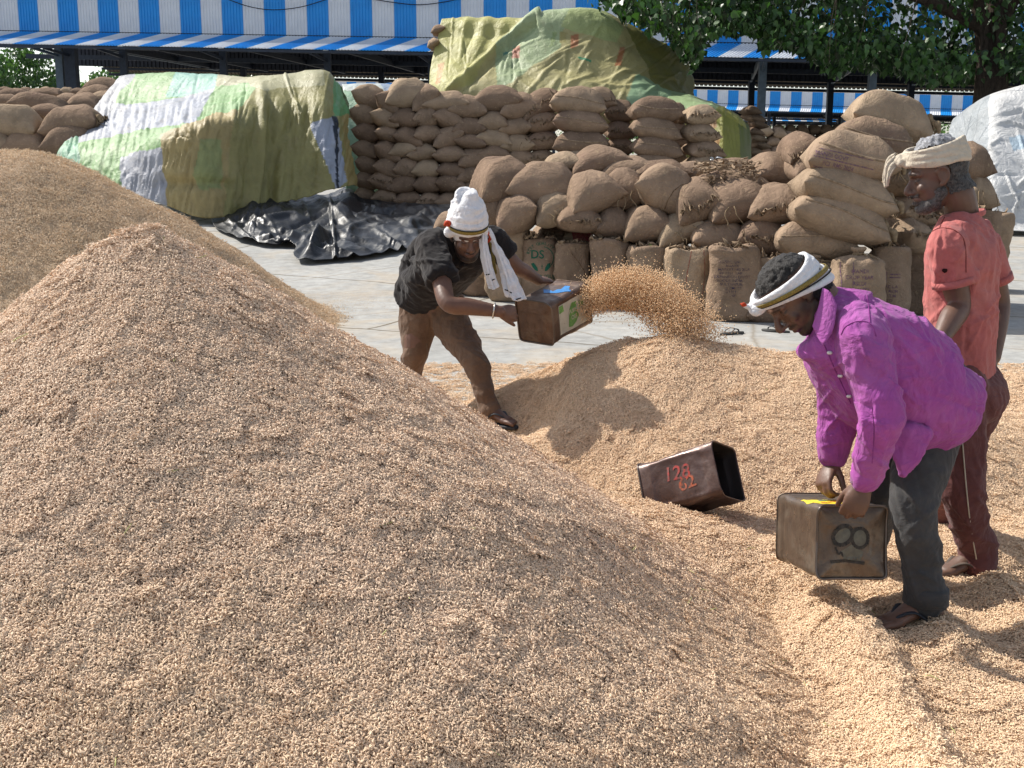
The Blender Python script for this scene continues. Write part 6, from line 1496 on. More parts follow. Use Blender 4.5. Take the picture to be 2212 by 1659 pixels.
def head_matrix(c, face, up):
    f = Vector(face).normalized(); u = Vector(up); u = (u - f * u.dot(f)).normalized(); x = f.cross(u)
    return Matrix([[x[i], f[i], u[i], c[i]] for i in range(3)] + [[0, 0, 0, 1]])
def xf(M, part):
    V, F = part; A = np.array(M); return V @ A[:3, :3].T + A[:3, 3], F
def head_parts(M, s=1.0, jaw=1.0, nose=1.0):
    p = [ell((0, -0.006, 0.030), (0.076, 0.097, 0.094), seg=24), ell((0, 0.026, -0.030), (0.064, 0.068, 0.090), seg=22), ell((0, 0.040, -0.072), (0.050 * jaw, 0.050, 0.046), seg=18), ell((0, 0.072, -0.104), (0.026 * jaw, 0.022, 0.020), seg=14),
         limb([(-0.052 * jaw, -0.005, -0.055), (-0.045 * jaw, 0.035, -0.088), (-0.02, 0.068, -0.104), (0.02, 0.068, -0.104), (0.045 * jaw, 0.035, -0.088), (0.052 * jaw, -0.005, -0.055)], [0.018] * 6, 24, seg=10),
         limb([(-0.050, 0.070, 0.020), (-0.028, 0.088, 0.025), (0, 0.092, 0.021), (0.028, 0.088, 0.025), (0.050, 0.070, 0.020)], [0.010, 0.012, 0.010, 0.012, 0.010], 22, seg=10),
         limb([(0, 0.090, 0.012), (0, 0.102 * nose, -0.010), (0, 0.116 * nose, -0.033), (0, 0.113 * nose, -0.042)], [0.008, 0.010, 0.0135, 0.011], 14, seg=10),
         ell((-0.0125, 0.101, -0.042), (0.010, 0.012, 0.008), seg=10), ell((0.0125, 0.101, -0.042), (0.010, 0.012, 0.008), seg=10),
         ell((-0.040, 0.064, -0.030), (0.022, 0.022, 0.020), seg=12), ell((0.040, 0.064, -0.030), (0.022, 0.022, 0.020), seg=12),
         limb([(-0.024, 0.086, -0.068), (-0.008, 0.097, -0.064), (0.008, 0.097, -0.064), (0.024, 0.086, -0.068)], [0.005, 0.0065, 0.0065, 0.005], 14, seg=8),
         limb([(-0.021, 0.085, -0.076), (0, 0.094, -0.079), (0.021, 0.085, -0.076)], [0.006, 0.0085, 0.006], 12, seg=8)]
    for q in (-1, 1):
        p.append(limb([(q * 0.076, 0.012, 0.016), (q * 0.086, -0.004, 0.030), (q * 0.090, -0.022, 0.022), (q * 0.087, -0.024, -0.004), (q * 0.080, -0.008, -0.026), (q * 0.076, 0.004, -0.030)], [0.006, 0.007, 0.007, 0.007, 0.008, 0.008], 22, seg=8))
        p.append(ell((q * 0.080, -0.006, 0.0), (0.006, 0.020, 0.028), seg=10))
        for ex in (0.013,): p.append(ell((q * 0.032, 0.076, -0.003), (0.0155, 0.0125, 0.0115), seg=12))
    S = Matrix.Scale(s, 4)
    return [xf(M @ S, q) for q in p]
def skin_mesh(parts, heads, base_c, voxel=0.0046, marks=()):
    me = union(parts, voxel, 3, 0.45); V = coords(me); col = np.tile(np.array(base_c, float), (len(V), 1))
    col *= (1 + 0.10 * fbm(V * 9, 801, 3))[:, None]
    for M, s, beard in heads:
        A = np.array((M @ Matrix.Scale(s, 4)).inverted()); L = V @ A[:3, :3].T + A[:3, 3]; D = np.zeros(len(V)); fy = np.array(M)[:3, 1]
        face = (L[:, 1] > 0.03) & (np.abs(L[:, 0]) < 0.1) & (np.abs(L[:, 2]) < 0.16)
        for q in (-1, 1):
            d = np.hypot((L[:, 0] - q * 0.017) / 0.9, L[:, 2] - 0.004); D += face * np.exp(-(d / 0.011) ** 2) * 0.006
            d = np.hypot((L[:, 0] - q * 0.034) / 1.9, (L[:, 2] - 0.010) / 0.7); D += face * np.exp(-(d / 0.009) ** 2) * 0.006
            d = np.hypot((L[:, 0] - q * 0.034) / 1.7, (L[:, 2] + 0.018) / 0.5); D += face * np.exp(-(d / 0.009) ** 2) * 0.002
        D += face * np.exp(-(np.hypot(L[:, 0] / 2.6, (L[:, 2] + 0.0715) / 0.35) / 0.0075) ** 2) * 0.005
        V -= fy[None] * D[:, None]
        lips = face * np.exp(-(np.hypot(L[:, 0] / 2.4, L[:, 2] + 0.0715) / 0.0105) ** 2) * (L[:, 1] > 0.07); col = col * (1 - 0.5 * lips[:, None]) + lips[:, None] * 0.5 * np.array((0.13, 0.05, 0.045))
        if beard > 0:   # cropped beard and moustache: darker skin
            bz = (sst(-L[:, 2], 0.070, 0.088) * (L[:, 1] > -0.01) * (L[:, 2] > -0.15) + np.exp(-((L[:, 2] + 0.056) / 0.007) ** 2) * (np.abs(L[:, 0]) < 0.032) * (L[:, 1] > 0.07) + sst(-L[:, 2], 0.0, 0.03) * sst(np.abs(L[:, 0]), 0.052, 0.066) * (L[:, 1] > -0.02) * (L[:, 2] > -0.15))
            k = np.clip(bz, 0, 1)[:, None] * beard * (np.abs(L[:, 0]) < 0.11)[:, None]; col = col * (1 - k) + k * np.array((0.014, 0.011, 0.010))
        eb = face * np.clip(np.exp(-((L[:, 2] - 0.0265 + 0.25 * np.abs(np.abs(L[:, 0]) - 0.033)) / 0.0048) ** 2), 0, 1) * (np.abs(np.abs(L[:, 0]) - 0.033) < 0.021); col = col * (1 - 0.85 * eb[:, None])
        sl = face * np.exp(-((L[:, 2] + 0.004 + 0.004 * ((np.abs(L[:, 0]) - 0.032) / 0.014) ** 2 * -1) / 0.0026) ** 2) * (np.abs(np.abs(L[:, 0]) - 0.032) < 0.014); col = col * (1 - 0.85 * sl[:, None])
    for c, r_, cc in marks:
        k = np.exp(-(np.linalg.norm(V - np.array(c), axis=1) / r_) ** 2)[:, None]; col = col * (1 - k) + k * np.array(cc)
    set_coords(me, V); return me, col
def finish(me, col, name, m, root, org):
    V = coords(me) - np.array(org); set_coords(me, V)
    if col is not None: color_attr(me, np.clip(col, 0.003, 1))
    return obj(name, me, m, root)
def shell(me_src, org, M, s, mask, th, seed, name, m, root, nscale=60, up_off=0.0):
    """hair, beard or moustache grown as a rough layer over part of the head"""
    V = coords(me_src) + np.array(org); Nn = normals(me_src); A = np.array((M @ Matrix.Scale(s, 4)).inverted()); L = V @ A[:3, :3].T + A[:3, 3]
    k = mask(L); F = [tuple(p.vertices) for p in me_src.polygons]
    Fk = [f for f in F if all(k[i] > 0.35 for i in f)]
    if not Fk: print('no hair', name); return None
    used = sorted({i for f in Fk for i in f}); mp = {i: j for j, i in enumerate(used)}
    U = V[used]; n = fbm(U * nscale, seed, 3); t = th * (0.35 + 0.65 * np.clip(k[used], 0, 1)) * (1 + 0.42 * n)
    U = U + Nn[used] * t[:, None] - np.array(org)
    return mk(name, U, [tuple(mp[i] for i in f) for f in Fk], m, root)
def folds(me, creases, seed, amp=0.005, freq=9.0, stretch=(1, 1, 0.35), fine=0.0026):
    V = coords(me); Nn = normals(me); q = V * np.array(stretch) * freq
    w = amp * (ridge(q + 0.4 * np.stack([vnoise(V * 5, seed + 1), vnoise(V * 5, seed + 2), vnoise(V * 5, seed + 3)], 1), seed, 2) - 0.3) + fine * ridge(V * np.array((26, 26, 17)) + 0.8 * np.stack([vnoise(V * 9, seed + 21), vnoise(V * 9, seed + 22), vnoise(V * 9, seed + 23)], 1), seed + 5, 2)
    for c, ax, rad, lam, a in creases:
        d = V - np.array(c); n_ = norm(ax); t_ = d @ n_; q_ = d - t_[:, None] * n_; g = np.exp(-(np.linalg.norm(d, axis=1) / rad) ** 2)
        w = w + 1.1 * a * g * ridge(q_ * 3.5 + n_ * (t_ / lam * 0.62 + 0.9 * vnoise(V * 4.5, seed + 7))[:, None], seed + 11, 2)
    set_coords(me, V + Nn * w[:, None])

def pulls(me, specs, seed):
    """thin pulled creases in cloth: (n, box in the photo frame, direction, spread, length, width, height)"""
    V = coords(me); Nn = normals(me); x, y = to_px(V); w = 0
    for i, (n, box, ang, spr, ln, wd, am) in enumerate(specs): w = w + creases(seed + i, n, box, ang, spr, ln, wd, am)(x, y)
    set_coords(me, V + Nn * np.asarray(w)[:, None])
def hand(w, f, back, thumb_side, curl=(35, 45, 35), spread=6, s=1.0, thumb=(0.7, 0.35, 0.2), tcurl=0.0):
    """palm, four unequal bent fingers and a thumb; w wrist, f towards the fingers, back out of the hand's back"""
    w = np.array(w, float); f = norm(f); b = norm(np.array(back, float) - f * np.dot(back, f)); sd = np.cross(f, b) * thumb_side   # sd points to the thumb
    P_ = []
    P_.append(limb([w - f * 0.02 * s, w + f * 0.02 * s, w + f * 0.055 * s + b * 0.003, w + f * 0.088 * s], [(0.026 * s, 0.020 * s), (0.033 * s, 0.019 * s), (0.041 * s, 0.017 * s), (0.039 * s, 0.013 * s)], 14, sd, seg=16))
    for i, (off, L, r) in enumerate(((0.030, 0.072, 0.0090), (0.010, 0.080, 0.0094), (-0.010, 0.074, 0.0090), (-0.029, 0.058, 0.0080))):
        p = w + f * (0.086 - 0.005 * abs(i - 1)) * s + sd * off * s + b * 0.002; a0 = R(spread) * off / 0.03; d = f * math.cos(a0) + sd * math.sin(a0); bb = b
        pts = [p - d * 0.02 * s, p]; c = 0
        for k, seg_ in enumerate((0.46, 0.31, 0.23)):
            c += R(curl[k] * (1 + 0.10 * (i - 1.5))); dd = d * math.cos(c) - bb * math.sin(c); pts.append(pts[-1] + dd * L * seg_ * s)
        P_.append(limb(pts, [r * s * 1.05, r * s * 1.08, r * s, r * s * 0.94, r * s * 0.78], 18, sd, seg=10))
    t0 = w + f * 0.018 * s + sd * 0.022 * s - b * 0.004; d = norm(f * thumb[0] + sd * thumb[1] - b * thumb[2]); t1 = t0 + d * 0.042 * s
    d2 = norm(d * 0.9 + f * 0.45 - b * 0.25 - sd * tcurl); t2 = t1 + d2 * 0.032 * s; d3 = norm(d2 + f * 0.15 - b * 0.25 - sd * tcurl); t3 = t2 + d3 * 0.024 * s
    P_.append(limb([t0, t1, t2, t3], [0.015 * s, 0.0125 * s, 0.0105 * s, 0.008 * s], 16, seg=10)); return P_
def foot(ank, fwd, floor, s=1.0, side=1):
    f = norm(np.array((fwd[0], fwd[1], 0.0))); u = np.array((0, 0, 1.0)); sd = np.cross(f, u) * side; a = np.array(ank, float); g = np.array((a[0], a[1], floor)); P_ = []
    P_.append(limb([a, g - f * 0.005 + u * 0.055, g - f * 0.035 + u * 0.030], [0.036, 0.038, 0.030], 10, seg=14)); P_.append(ell(g - f * 0.040 + u * 0.030, (0.030, 0.034, 0.029), seg=14))
    P_.append(limb([g - f * 0.03 + u * 0.045, g + f * 0.03 + u * 0.052, g + f * 0.085 + u * 0.034, g + f * 0.130 + u * 0.022], [(0.030, 0.032), (0.034, 0.034), (0.040, 0.025), (0.044, 0.017)], 18, sd, seg=16))
    for i, (o_, L, r) in enumerate(((0.030, 0.056, 0.0135), (0.012, 0.050, 0.0100), (-0.004, 0.045, 0.0095), (-0.019, 0.038, 0.0090), (-0.033, 0.030, 0.0085))):
        b0 = g + f * 0.128 + sd * o_ + u * 0.020; P_.append(limb([b0 - f * 0.02, b0 + f * L * 0.5 - u * 0.001, b0 + f * L - u * 0.007], [r * 0.95, r, r * 0.85], 10, seg=9))
    return P_
def worn_sandal(root, org, ank, fwd, floor, side, m_sole, m_strap):
    f = norm(np.array((fwd[0], fwd[1], 0.0))); g = np.array((ank[0], ank[1], floor)) + f * 0.055; yaw = math.atan2(f[1], f[0]) - math.pi / 2
    M = Matrix.Translation(Vector(g) - Vector((0, 0, 0.018))) @ Matrix.Rotation(yaw, 4, 'Z') @ Matrix.Scale(1.06, 4) @ Matrix.Diagonal((side, 1, 1, 1)); o0 = np.array(org)
    V, F = xf(M, sole_vf()); so_ = mk('sandal', V - o0, F, m_sole, root); V, F = xf(M, strap_vf(0.052)); mk('strap', V - o0, F, m_strap, so_)
def wrap_band(M, s, rings, seed, voxel=0.0042):
    """cloth wound round the head: rings (z, tilt, roll, rx, ry, y0, width, thickness)"""
    r = np.random.default_rng(seed); P_ = []
    th = np.linspace(0, 2 * np.pi, 49)
    for z, tl, rl, rx, ry, y0, wd, tk in rings:
        ph = r.uniform(0, 6.28, 3); c = np.stack([rx * np.cos(th), y0 + ry * np.sin(th), z + tl * np.sin(th) + rl * np.cos(th) + 0.004 * np.sin(2 * th + ph[0]) + 0.003 * np.sin(3 * th + ph[1])], 1)
        c[:, :2] *= (1 + 0.02 * np.sin(3 * th + ph[2]))[:, None]
        T, A, B = frames(c, (0, 0, 1)); seg = 10; V = []
        an = np.linspace(0, 2 * np.pi, seg, endpoint=False)
        for i in range(48):
            k = 1 + 0.25 * math.sin(th[i] * 2 + ph[1]); V.append(c[i] + A[i] * (np.cos(an) * wd * k)[:, None] + B[i] * (np.sin(an) * tk)[:, None])
        V = np.concatenate(V); F = []
        for i in range(48):
            for j in range(seg):
                a = i * seg + j; b = i * seg + (j + 1) % seg; c_ = ((i + 1) % 48) * seg + (j + 1) % seg; d = ((i + 1) % 48) * seg + j; F.append((a, b, c_, d))
        P_.append((V, F))
    return [xf(M @ Matrix.Scale(s, 4), q) for q in P_]
def cloth_strip(M, rows, nu, nv, seed, wave=0.004):
    C = np.array(rows, float); S = catmull_surface(C, nu, nv); n = grid_normals(S); w = wave * np.sin(np.linspace(0, 1, nv)[None, :] * 21 + 2 * np.sin(np.linspace(0, 3, nu))[:, None]) + wave * vnoise(S.reshape(-1, 3) * 30, seed).reshape(nu, nv)
    S = S + n * w[..., None]
    return S
def solid(o, t):
    m = o.modifiers.new('t', 'SOLIDIFY'); m.thickness = t; return o
M_WCLOTH = cloth('white_cotton', (0.70, 0.70, 0.72), 0.10, 0.9, 0.5, 30); M_BEIGE = cloth('grubby_cream_cotton', (0.56, 0.49, 0.39), 0.2, 0.92, 0.5, 30)
M_GOLD = plain('gold_border', (0.26, 0.19, 0.04), 0.6, 0.4, 0.2, var=0.5, scale=220); M_BLKB = plain('black_border', (0.02, 0.018, 0.018), 0.8, 0.2); M_REDB = plain('red_tassel', (0.50, 0.06, 0.02), 0.8, 0.2, var=0.4, scale=90)
M_PURPLE = cloth('purple_shirt_cotton', (0.34, 0.075, 0.31), 0.22, 0.88, 0.8, 11, c2=(0.40, 0.15, 0.37)); M_GREYT = cloth('charcoal_trousers', (0.062, 0.062, 0.064), 0.3, 0.9, 0.5, 11, c2=(0.12, 0.115, 0.105))
M_PINK = cloth('faded_coral_jersey', (0.42, 0.125, 0.115), 0.22, 0.9, 0.7, 9, c2=(0.47, 0.23, 0.20)); M_MAROON = cloth('maroon_trousers', (0.135, 0.052, 0.050), 0.25, 0.9, 0.55, 12, c2=(0.20, 0.09, 0.08))
M_BLACKT = cloth('black_jersey', (0.017, 0.015, 0.016), 0.2, 0.92, 0.55, 9, c2=(0.035, 0.030, 0.029)); M_BROWN = cloth('brown_trousers', (0.145, 0.090, 0.060), 0.28, 0.88, 0.55, 12, c2=(0.21, 0.145, 0.10))
M_BUTTON = plain('pale_button', (0.7, 0.68, 0.66), 0.3, 0.5); M_METAL = plain('bangle_steel', (0.55, 0.53, 0.50), 0.25, 0.5, 0.9); M_NAIL = plain('nail', (0.50, 0.36, 0.29), 0.4, 0.4, var=0.1)
SKIN = (0.130, 0.068, 0.045)

def surf_line(o, o0, pts, r_, m, nm, n=24):
    """a sewn seam laid along the cloth where the photo shows it"""
    V = coords(o.data) + np.array(o0); bt = BVHTree.FromPolygons([tuple(v) for v in V], [tuple(p.vertices) for p in o.data.polygons]); out = []
    for x, y, _ in smooth_path(np.array([(a, b, 0) for a, b in pts], float), n):
        d = Vector(P(x, y, 1.0) - np.array((0, 0, CAMH))).normalized(); h = bt.ray_cast(Vector((0, 0, CAMH)), d)
        if h[0] is not None: out.append(np.array(h[0]) - np.array(d) * r_ * 0.5)
    if len(out) > 3: V, F = tube(out, [r_] * len(out), seg=6); return mk(nm, V - np.array(o0), F, m, o)
# ---- man in the purple shirt, bending over his tin
org = np.array((P(2000, 1330, 3.72)[0], P(2000, 1330, 3.72)[1], 0.05))
pm = empty('person', org, 'man in a bright purple shirt bending low, white head wrap, holding a tin', 'person')
HM = head_matrix(PV(1716, 633, 3.60), (-0.60, -0.13, -0.79), (-0.78, -0.05, 0.62)); hs = 0.96
sh_n, el_n, wr_n = P(1862, 735, 3.46), P(1905, 893, 3.42), P(1866, 1046, 3.54)
sh_f, el_f, wr_f = P(1795, 720, 3.72), P(1812, 895, 3.80), P(1797, 1000, 3.83)
hip_n, kn_n, an_n = P(2028, 865, 3.80), P(1972, 1095, 3.66), P(1999, 1300, 3.70)
hip_f, kn_f, an_f = P(2000, 850, 3.95), P(1896, 1050, 4.04), P(1880, 1172, 4.26); flf = float(zC(np.array(an_f[0]), np.array(an_f[1]))) + 0.0
chest, belly, pelv = P(1840, 720, 3.64), P(1930, 800, 3.72), P(2015, 855, 3.82)
fl = 0.100
parts = head_parts(HM, hs, 0.95, 1.05)
parts += [limb([HM @ Vector((0, -0.03, -0.02)), HM @ Vector((0, -0.045, -0.075)), P(1795, 690, 3.62), chest], [0.056, 0.055, 0.060, 0.07], 14), limb([chest, belly, pelv], [(0.12, 0.07), (0.11, 0.07), (0.11, 0.08)], 12, (0.2, 1, 0)),
          limb([sh_f, chest, sh_n], [0.055, 0.08, 0.055], 10), limb([sh_n, el_n, wr_n], [0.046, 0.036, 0.026], 14), limb([sh_f, el_f, wr_f], [0.046, 0.036, 0.026], 14),
          limb([pelv, hip_n, kn_n, an_n], [0.10, 0.09, 0.055, 0.038], 20), limb([pelv, hip_f, kn_f, an_f], [0.10, 0.09, 0.055, 0.038], 20)]
# near hand folds over the edge of the tin's end, far hand holds its far top edge
parts += hand(wr_n, P(1847, 1092, 3.55) - wr_n, (-0.35, -0.92, 0.25), 1, (38, 62, 45), 4, 0.98, (0.75, 0.45, 0.35), 0.1)
parts += hand(wr_f, P(1780, 1040, 3.80) - wr_f, (-0.8, -0.35, 0.25), -1, (40, 62, 45), 4, 0.95, (0.6, 0.35, 0.5), 0.1)
fd = (-0.93, -0.30, 0); parts += foot(an_n, fd, fl, 1, -1); an_f = an_f * np.array((1, 1, 0)) + np.array((0, 0, flf + 0.09)); parts += foot(an_f, (-0.95, -0.2, 0), flf, 1, 1)
me, col = skin_mesh(parts, [(HM, hs, 0.75)], SKIN, marks=[(P(1781, 1045, 3.72), 0.02, (0.22, 0.11, 0.08))])
body = finish(me, col, 'body', M_SKIN, pm, org)
shell(body.data, org, HM, hs, lambda L: sst(L[:, 2] - (0.060 + 0.18 * L[:, 1]), 0.0, 0.02) * (L[:, 2] < 0.2) * (np.abs(L[:, 1]) < 0.15) * (L[:, 2] > 0), 0.010, 821, 'hair', M_HBLACK, pm, 95)
hair_mask = lambda L: np.clip(np.minimum(sst(L[:, 2], 0.03, 0.06) + sst(-L[:, 1], 0.0, 0.035) * (L[:, 2] > -0.072), 1 - sst(L[:, 1], 0.06, 0.085) * sst(-L[:, 2], -0.085, -0.06)) * (L[:, 2] > -0.085) * (L[:, 2] < 0.2) * (np.abs(L[:, 1]) < 0.15) * (np.abs(L[:, 0]) < 0.11) * (1 - ((np.abs(L[:, 0]) > 0.074) & (L[:, 1] > -0.035) & (L[:, 2] < 0.035))), 0, 1)
shell(body.data, org, HM, hs, lambda L: hair_mask(L) * (L[:, 2] < 0.05), 0.009, 822, 'hair', M_HBLACK, pm, 60)
# head wrap: a twisted band, narrow and knotted over the forehead, wide and low at the nape
rings = []
for k, t in enumerate(np.linspace(0, 1, 11)): rings.append((0.000 + 0.066 * t, 0.062 - 0.042 * t, 0.006 * math.sin(k * 2.1), 0.086 + 0.003 * (k % 2), 0.109 + 0.003 * ((k + 1) % 2), -0.008, 0.0095, 0.0075))
band = wrap_band(HM, hs, rings, 5); kn = [xf(HM, limb([(-0.015, 0.102, 0.060), (0, 0.116, 0.066), (0.018, 0.112, 0.078)], [0.016, 0.020, 0.014], 10)), xf(HM, limb([(0.0, 0.112, 0.074), (0.006, 0.122, 0.092), (-0.004, 0.128, 0.108)], [0.012, 0.009, 0.006], 8))]
wm = union(band + kn, 0.0033, 1); hw_ = finish(wm, None, 'head_wrap', M_WCLOTH, pm, org)
def band_line(HMx, z, tl, rx, ry, y0, w, m, nm, par, org_, off=0.0095, a0=0, a1=360):
    a = np.radians(np.linspace(a0, a1, 50)); c = np.stack([(rx + off) * np.cos(a), y0 + (ry + off) * np.sin(a), z + tl * np.sin(a)], 1); V, F = xf(HMx, tube(c, [(w, 0.002)] * 50, (0, 0, 1), 8)); return mk(nm, V - np.array(org_), F, m, par)
band_line(HM, 0.024, 0.048, 0.087, 0.111, -0.008, 0.0075, M_GOLD, 'gold_border', hw_, org, 0.0085); band_line(HM, 0.013, 0.054, 0.087, 0.111, -0.008, 0.0025, M_BLKB, 'black_border', hw_, org, 0.0085)
V, F = xf(HM, merge([limb([(-0.004, 0.124, 0.104), (-0.010, 0.128, 0.112), (-0.006, 0.130, 0.118)], [0.005, 0.007, 0.003], 8, seg=8)])); mk('tassel', V - org, F, M_REDB, hw_)
# shirt: trunk with the tail hanging, sleeves
sec = [((1783, 632), (1752, 712), 3.62, 0.08), ((1815, 624), (1765, 745), 3.62, 0.13), ((1852, 628), (1782, 800), 3.62, 0.19), ((1915, 655), (1835, 890), 3.66, 0.21), ((1985, 700), (1895, 945), 3.72, 0.215), ((2046, 750), (1962, 975), 3.75, 0.20), ((2080, 784), (2026, 905), 3.78, 0.16), ((2100, 812), (2072, 856), 3.80, 0.085), ((2108, 832), (2098, 848), 3.82, 0.018)]
ctr, rad = [], []
for a, b, d, w in sec:
    pa, pb = P(*a, d), P(*b, d); ctr.append((pa + pb) / 2); rad.append((np.linalg.norm(pa - pb) / 2, w * 0.92))
tr = tube(smooth_path(ctr, 34), smooth_path(np.array(rad), 34), (-0.50, -0.1, 0.85), 30, True, 2.3)
sl_n = limb([sh_n + np.array((0.0, 0.08, 0.03)), sh_n, sh_n * 0.45 + el_n * 0.55, el_n, el_n * 0.5 + wr_n * 0.5, wr_n + (el_n - wr_n) * 0.10], [0.080, 0.078, 0.070, 0.061, 0.052, 0.045], 24, None, 20)
sl_f = limb([sh_f + np.array((0.02, -0.05, 0.02)), sh_f, sh_f * 0.45 + el_f * 0.55, el_f, el_f * 0.5 + wr_f * 0.5, wr_f + (el_f - wr_f) * 0.12], [0.074, 0.074, 0.068, 0.060, 0.051, 0.044], 24, None, 20)
tail = [(tube([P(1962, 930, 3.55), P(1957, 985, 3.545), P(1951, 1024, 3.545)], [(0.075, 0.02), (0.045, 0.014), (0.010, 0.010)], (1, 0, 0), 16))]
sm_ = union([tr, sl_n, sl_f] + tail, 0.0062, 5)
folds(sm_, [(el_n, el_n - wr_n, 0.13, 0.034, 0.0075), (el_f, el_f - wr_f, 0.12, 0.032, 0.007), (sh_n + np.array((0.02, 0, -0.05)), (0.8, 0.1, 0.6), 0.12, 0.045, 0.006), (P(1800, 790, 3.45), (0.7, 0, 0.7), 0.12, 0.04, 0.007), (P(1985, 880, 3.6), (0.55, 0, 0.8), 0.20, 0.085, 0.004), ((wr_n + el_n) / 2, el_n - wr_n, 0.10, 0.026, 0.005)], 831, 0.006, 7.0, (0.8, 0.8, 0.8))
pulls(sm_, [(16, (1840, 660, 2080, 930), 58, 16, 90, 9, 0.010), (12, (1850, 720, 1920, 1010), 25, 25, 34, 7, 0.009), (8, (1780, 760, 1840, 980), 150, 25, 32, 7, 0.009), (7, (1900, 660, 2080, 800), 35, 10, 90, 9, 0.008), (7, (1860, 850, 1910, 1030), 85, 12, 50, 7, 0.008)], 900)
shirt = finish(sm_, None, 'shirt', M_PURPLE, pm, org)
for w_, e_, nm in ((wr_n, el_n, 'cuff'), (wr_f, el_f, 'cuff')):
    d = norm(e_ - w_); V, F = tube([w_ + d * 0.004, w_ + d * 0.030, w_ + d * 0.060], [0.043, 0.046, 0.049], None, 20, False); mk(nm, V - org, F, M_PURPLE, shirt)
d = norm(el_n - wr_n); bpt = wr_n + d * 0.02 + np.array((0.022, -0.041, 0.0)); V, F = merge([ell(bpt, (0.007, 0.004, 0.007), seg=10)]); mk('button', V - org, F, M_BUTTON, shirt)
# collar leaf and open front
def leaf_patch(pts, th, m, nm, par, o_):
    C = np.array(pts, float); S = catmull_surface(C, 14, 10); q = mk(nm, S.reshape(-1, 3) - o_, gridF(14, 10), m, par); solid(q, th); return q
leaf_patch([[P(1778, 622, 3.50), P(1795, 632, 3.475), P(1808, 660, 3.46)], [P(1768, 668, 3.485), P(1784, 690, 3.46), P(1800, 712, 3.445)], [P(1756, 705, 3.485), P(1768, 730, 3.465), P(1779, 748, 3.45)]], 0.004, M_PURPLE, 'collar', shirt, org)
leaf_patch([[P(1772, 628, 3.72), P(1780, 626, 3.62), P(1788, 628, 3.52)], [P(1770, 655, 3.74), P(1782, 645, 3.62), P(1794, 650, 3.50)]], 0.004, M_PURPLE, 'collar', shirt, org)
M_SEAMP = plain('purple_seam', (0.24, 0.05, 0.22), 0.9, 0.1)
for pts in ([(1817, 722), (1826, 706), (1848, 695), (1872, 695), (1885, 706), (1893, 726)], [(1873, 638), (1877, 668), (1879, 696)], [(1776, 735), (1800, 790), (1822, 838), (1838, 872)], [(1884, 880), (1888, 940), (1884, 1000)]): surf_line(shirt, org, pts, 0.0016, M_SEAMP, 'seam')
for bx, by in ((1792, 762), (1815, 812), (1834, 856)):
    q = surf_line(shirt, org, [(bx - 2, by), (bx + 2, by)], 0.0055, M_BUTTON, 'button', 5)
# trousers
t_n = limb([hip_n + (0, 0, 0.06), hip_n, hip_n * 0.5 + kn_n * 0.5, kn_n, kn_n * 0.5 + an_n * 0.5, an_n + (kn_n - an_n) * 0.12, an_n + (0, 0, 0.015)], [0.10, 0.108, 0.094, 0.073, 0.064, 0.062, 0.066], 36, None, 24)
t_f = limb([hip_f + (0, 0, 0.06), hip_f, hip_f * 0.5 + kn_f * 0.5, kn_f, kn_f * 0.5 + an_f * 0.5, an_f + (0, 0, 0.03)], [0.115, 0.120, 0.098, 0.078, 0.07, 0.068], 34, None, 24)
tm_ = union([t_n, t_f, ell(pelv, (0.11, 0.13, 0.11), seg=20)], 0.0068, 5)
folds(tm_, [(kn_n, (0.3, 0, 1), 0.14, 0.05, 0.005), (an_n + (0, 0, 0.10), (0.2, 0, 1), 0.12, 0.045, 0.008), (kn_f, (0.3, 0, 1), 0.14, 0.05, 0.005), (hip_n + (-0.05, 0, -0.12), (0.6, 0, 0.7), 0.14, 0.05, 0.005)], 841, 0.005, 6.5, (1, 1, 0.5))
pulls(tm_, [(12, (1920, 880, 2080, 1320), 80, 25, 70, 8, 0.008), (7, (1930, 1180, 2050, 1320), 20, 25, 40, 8, 0.009)], 930)
trs = finish(tm_, None, 'trousers', M_GREYT, pm, org)
V, F = tube([an_n + (0, 0, 0.0), an_n + (0, 0, 0.035), an_n + (0.002, 0, 0.055)], [0.072, 0.071, 0.068], None, 22, False); mk('trouser_cuff', V - org, F, M_GREYT, trs)
worn_sandal(pm, org, an_n, fd, fl, -1, M_RUBD, M_RUBD); worn_sandal(pm, org, an_f, (-0.95, -0.2, 0), flf, 1, M_RUBD, M_RUBD)

# ---- man in the faded pink t-shirt, standing
org = np.array((P(2090, 1232, 4.28)[0], P(2090, 1232, 4.28)[1], 0.02))
pk = empty('person', org, 'older bearded man in a faded pink t-shirt standing at the right, cream head wrap', 'person')
HM = head_matrix(PV(2027, 379, 4.10), (-0.945, 0.22, -0.24), (-0.22, 0.05, 0.97)); hs = 0.97
sh_n, el_n, wr_n = P(2046, 528, 3.99), P(2071, 660, 4.03), P(2030, 735, 3.93)
sh_f, el_f, wr_f = P(2130, 534, 4.29), P(2158, 655, 4.36), P(2146, 772, 4.30)
hip_n, kn_n, an_n = P(2058, 885, 4.12), P(2078, 1060, 4.10), P(2110, 1205, 4.24)
hip_f, kn_f, an_f = P(2095, 880, 4.30), P(2050, 1020, 4.45), P(2040, 1120, 4.80)
chest, belly, pelv = P(2082, 530, 4.15), P(2078, 690, 4.18), P(2075, 850, 4.2)
fl = 0.066
parts = head_parts(HM, hs, 0.95, 1.0)
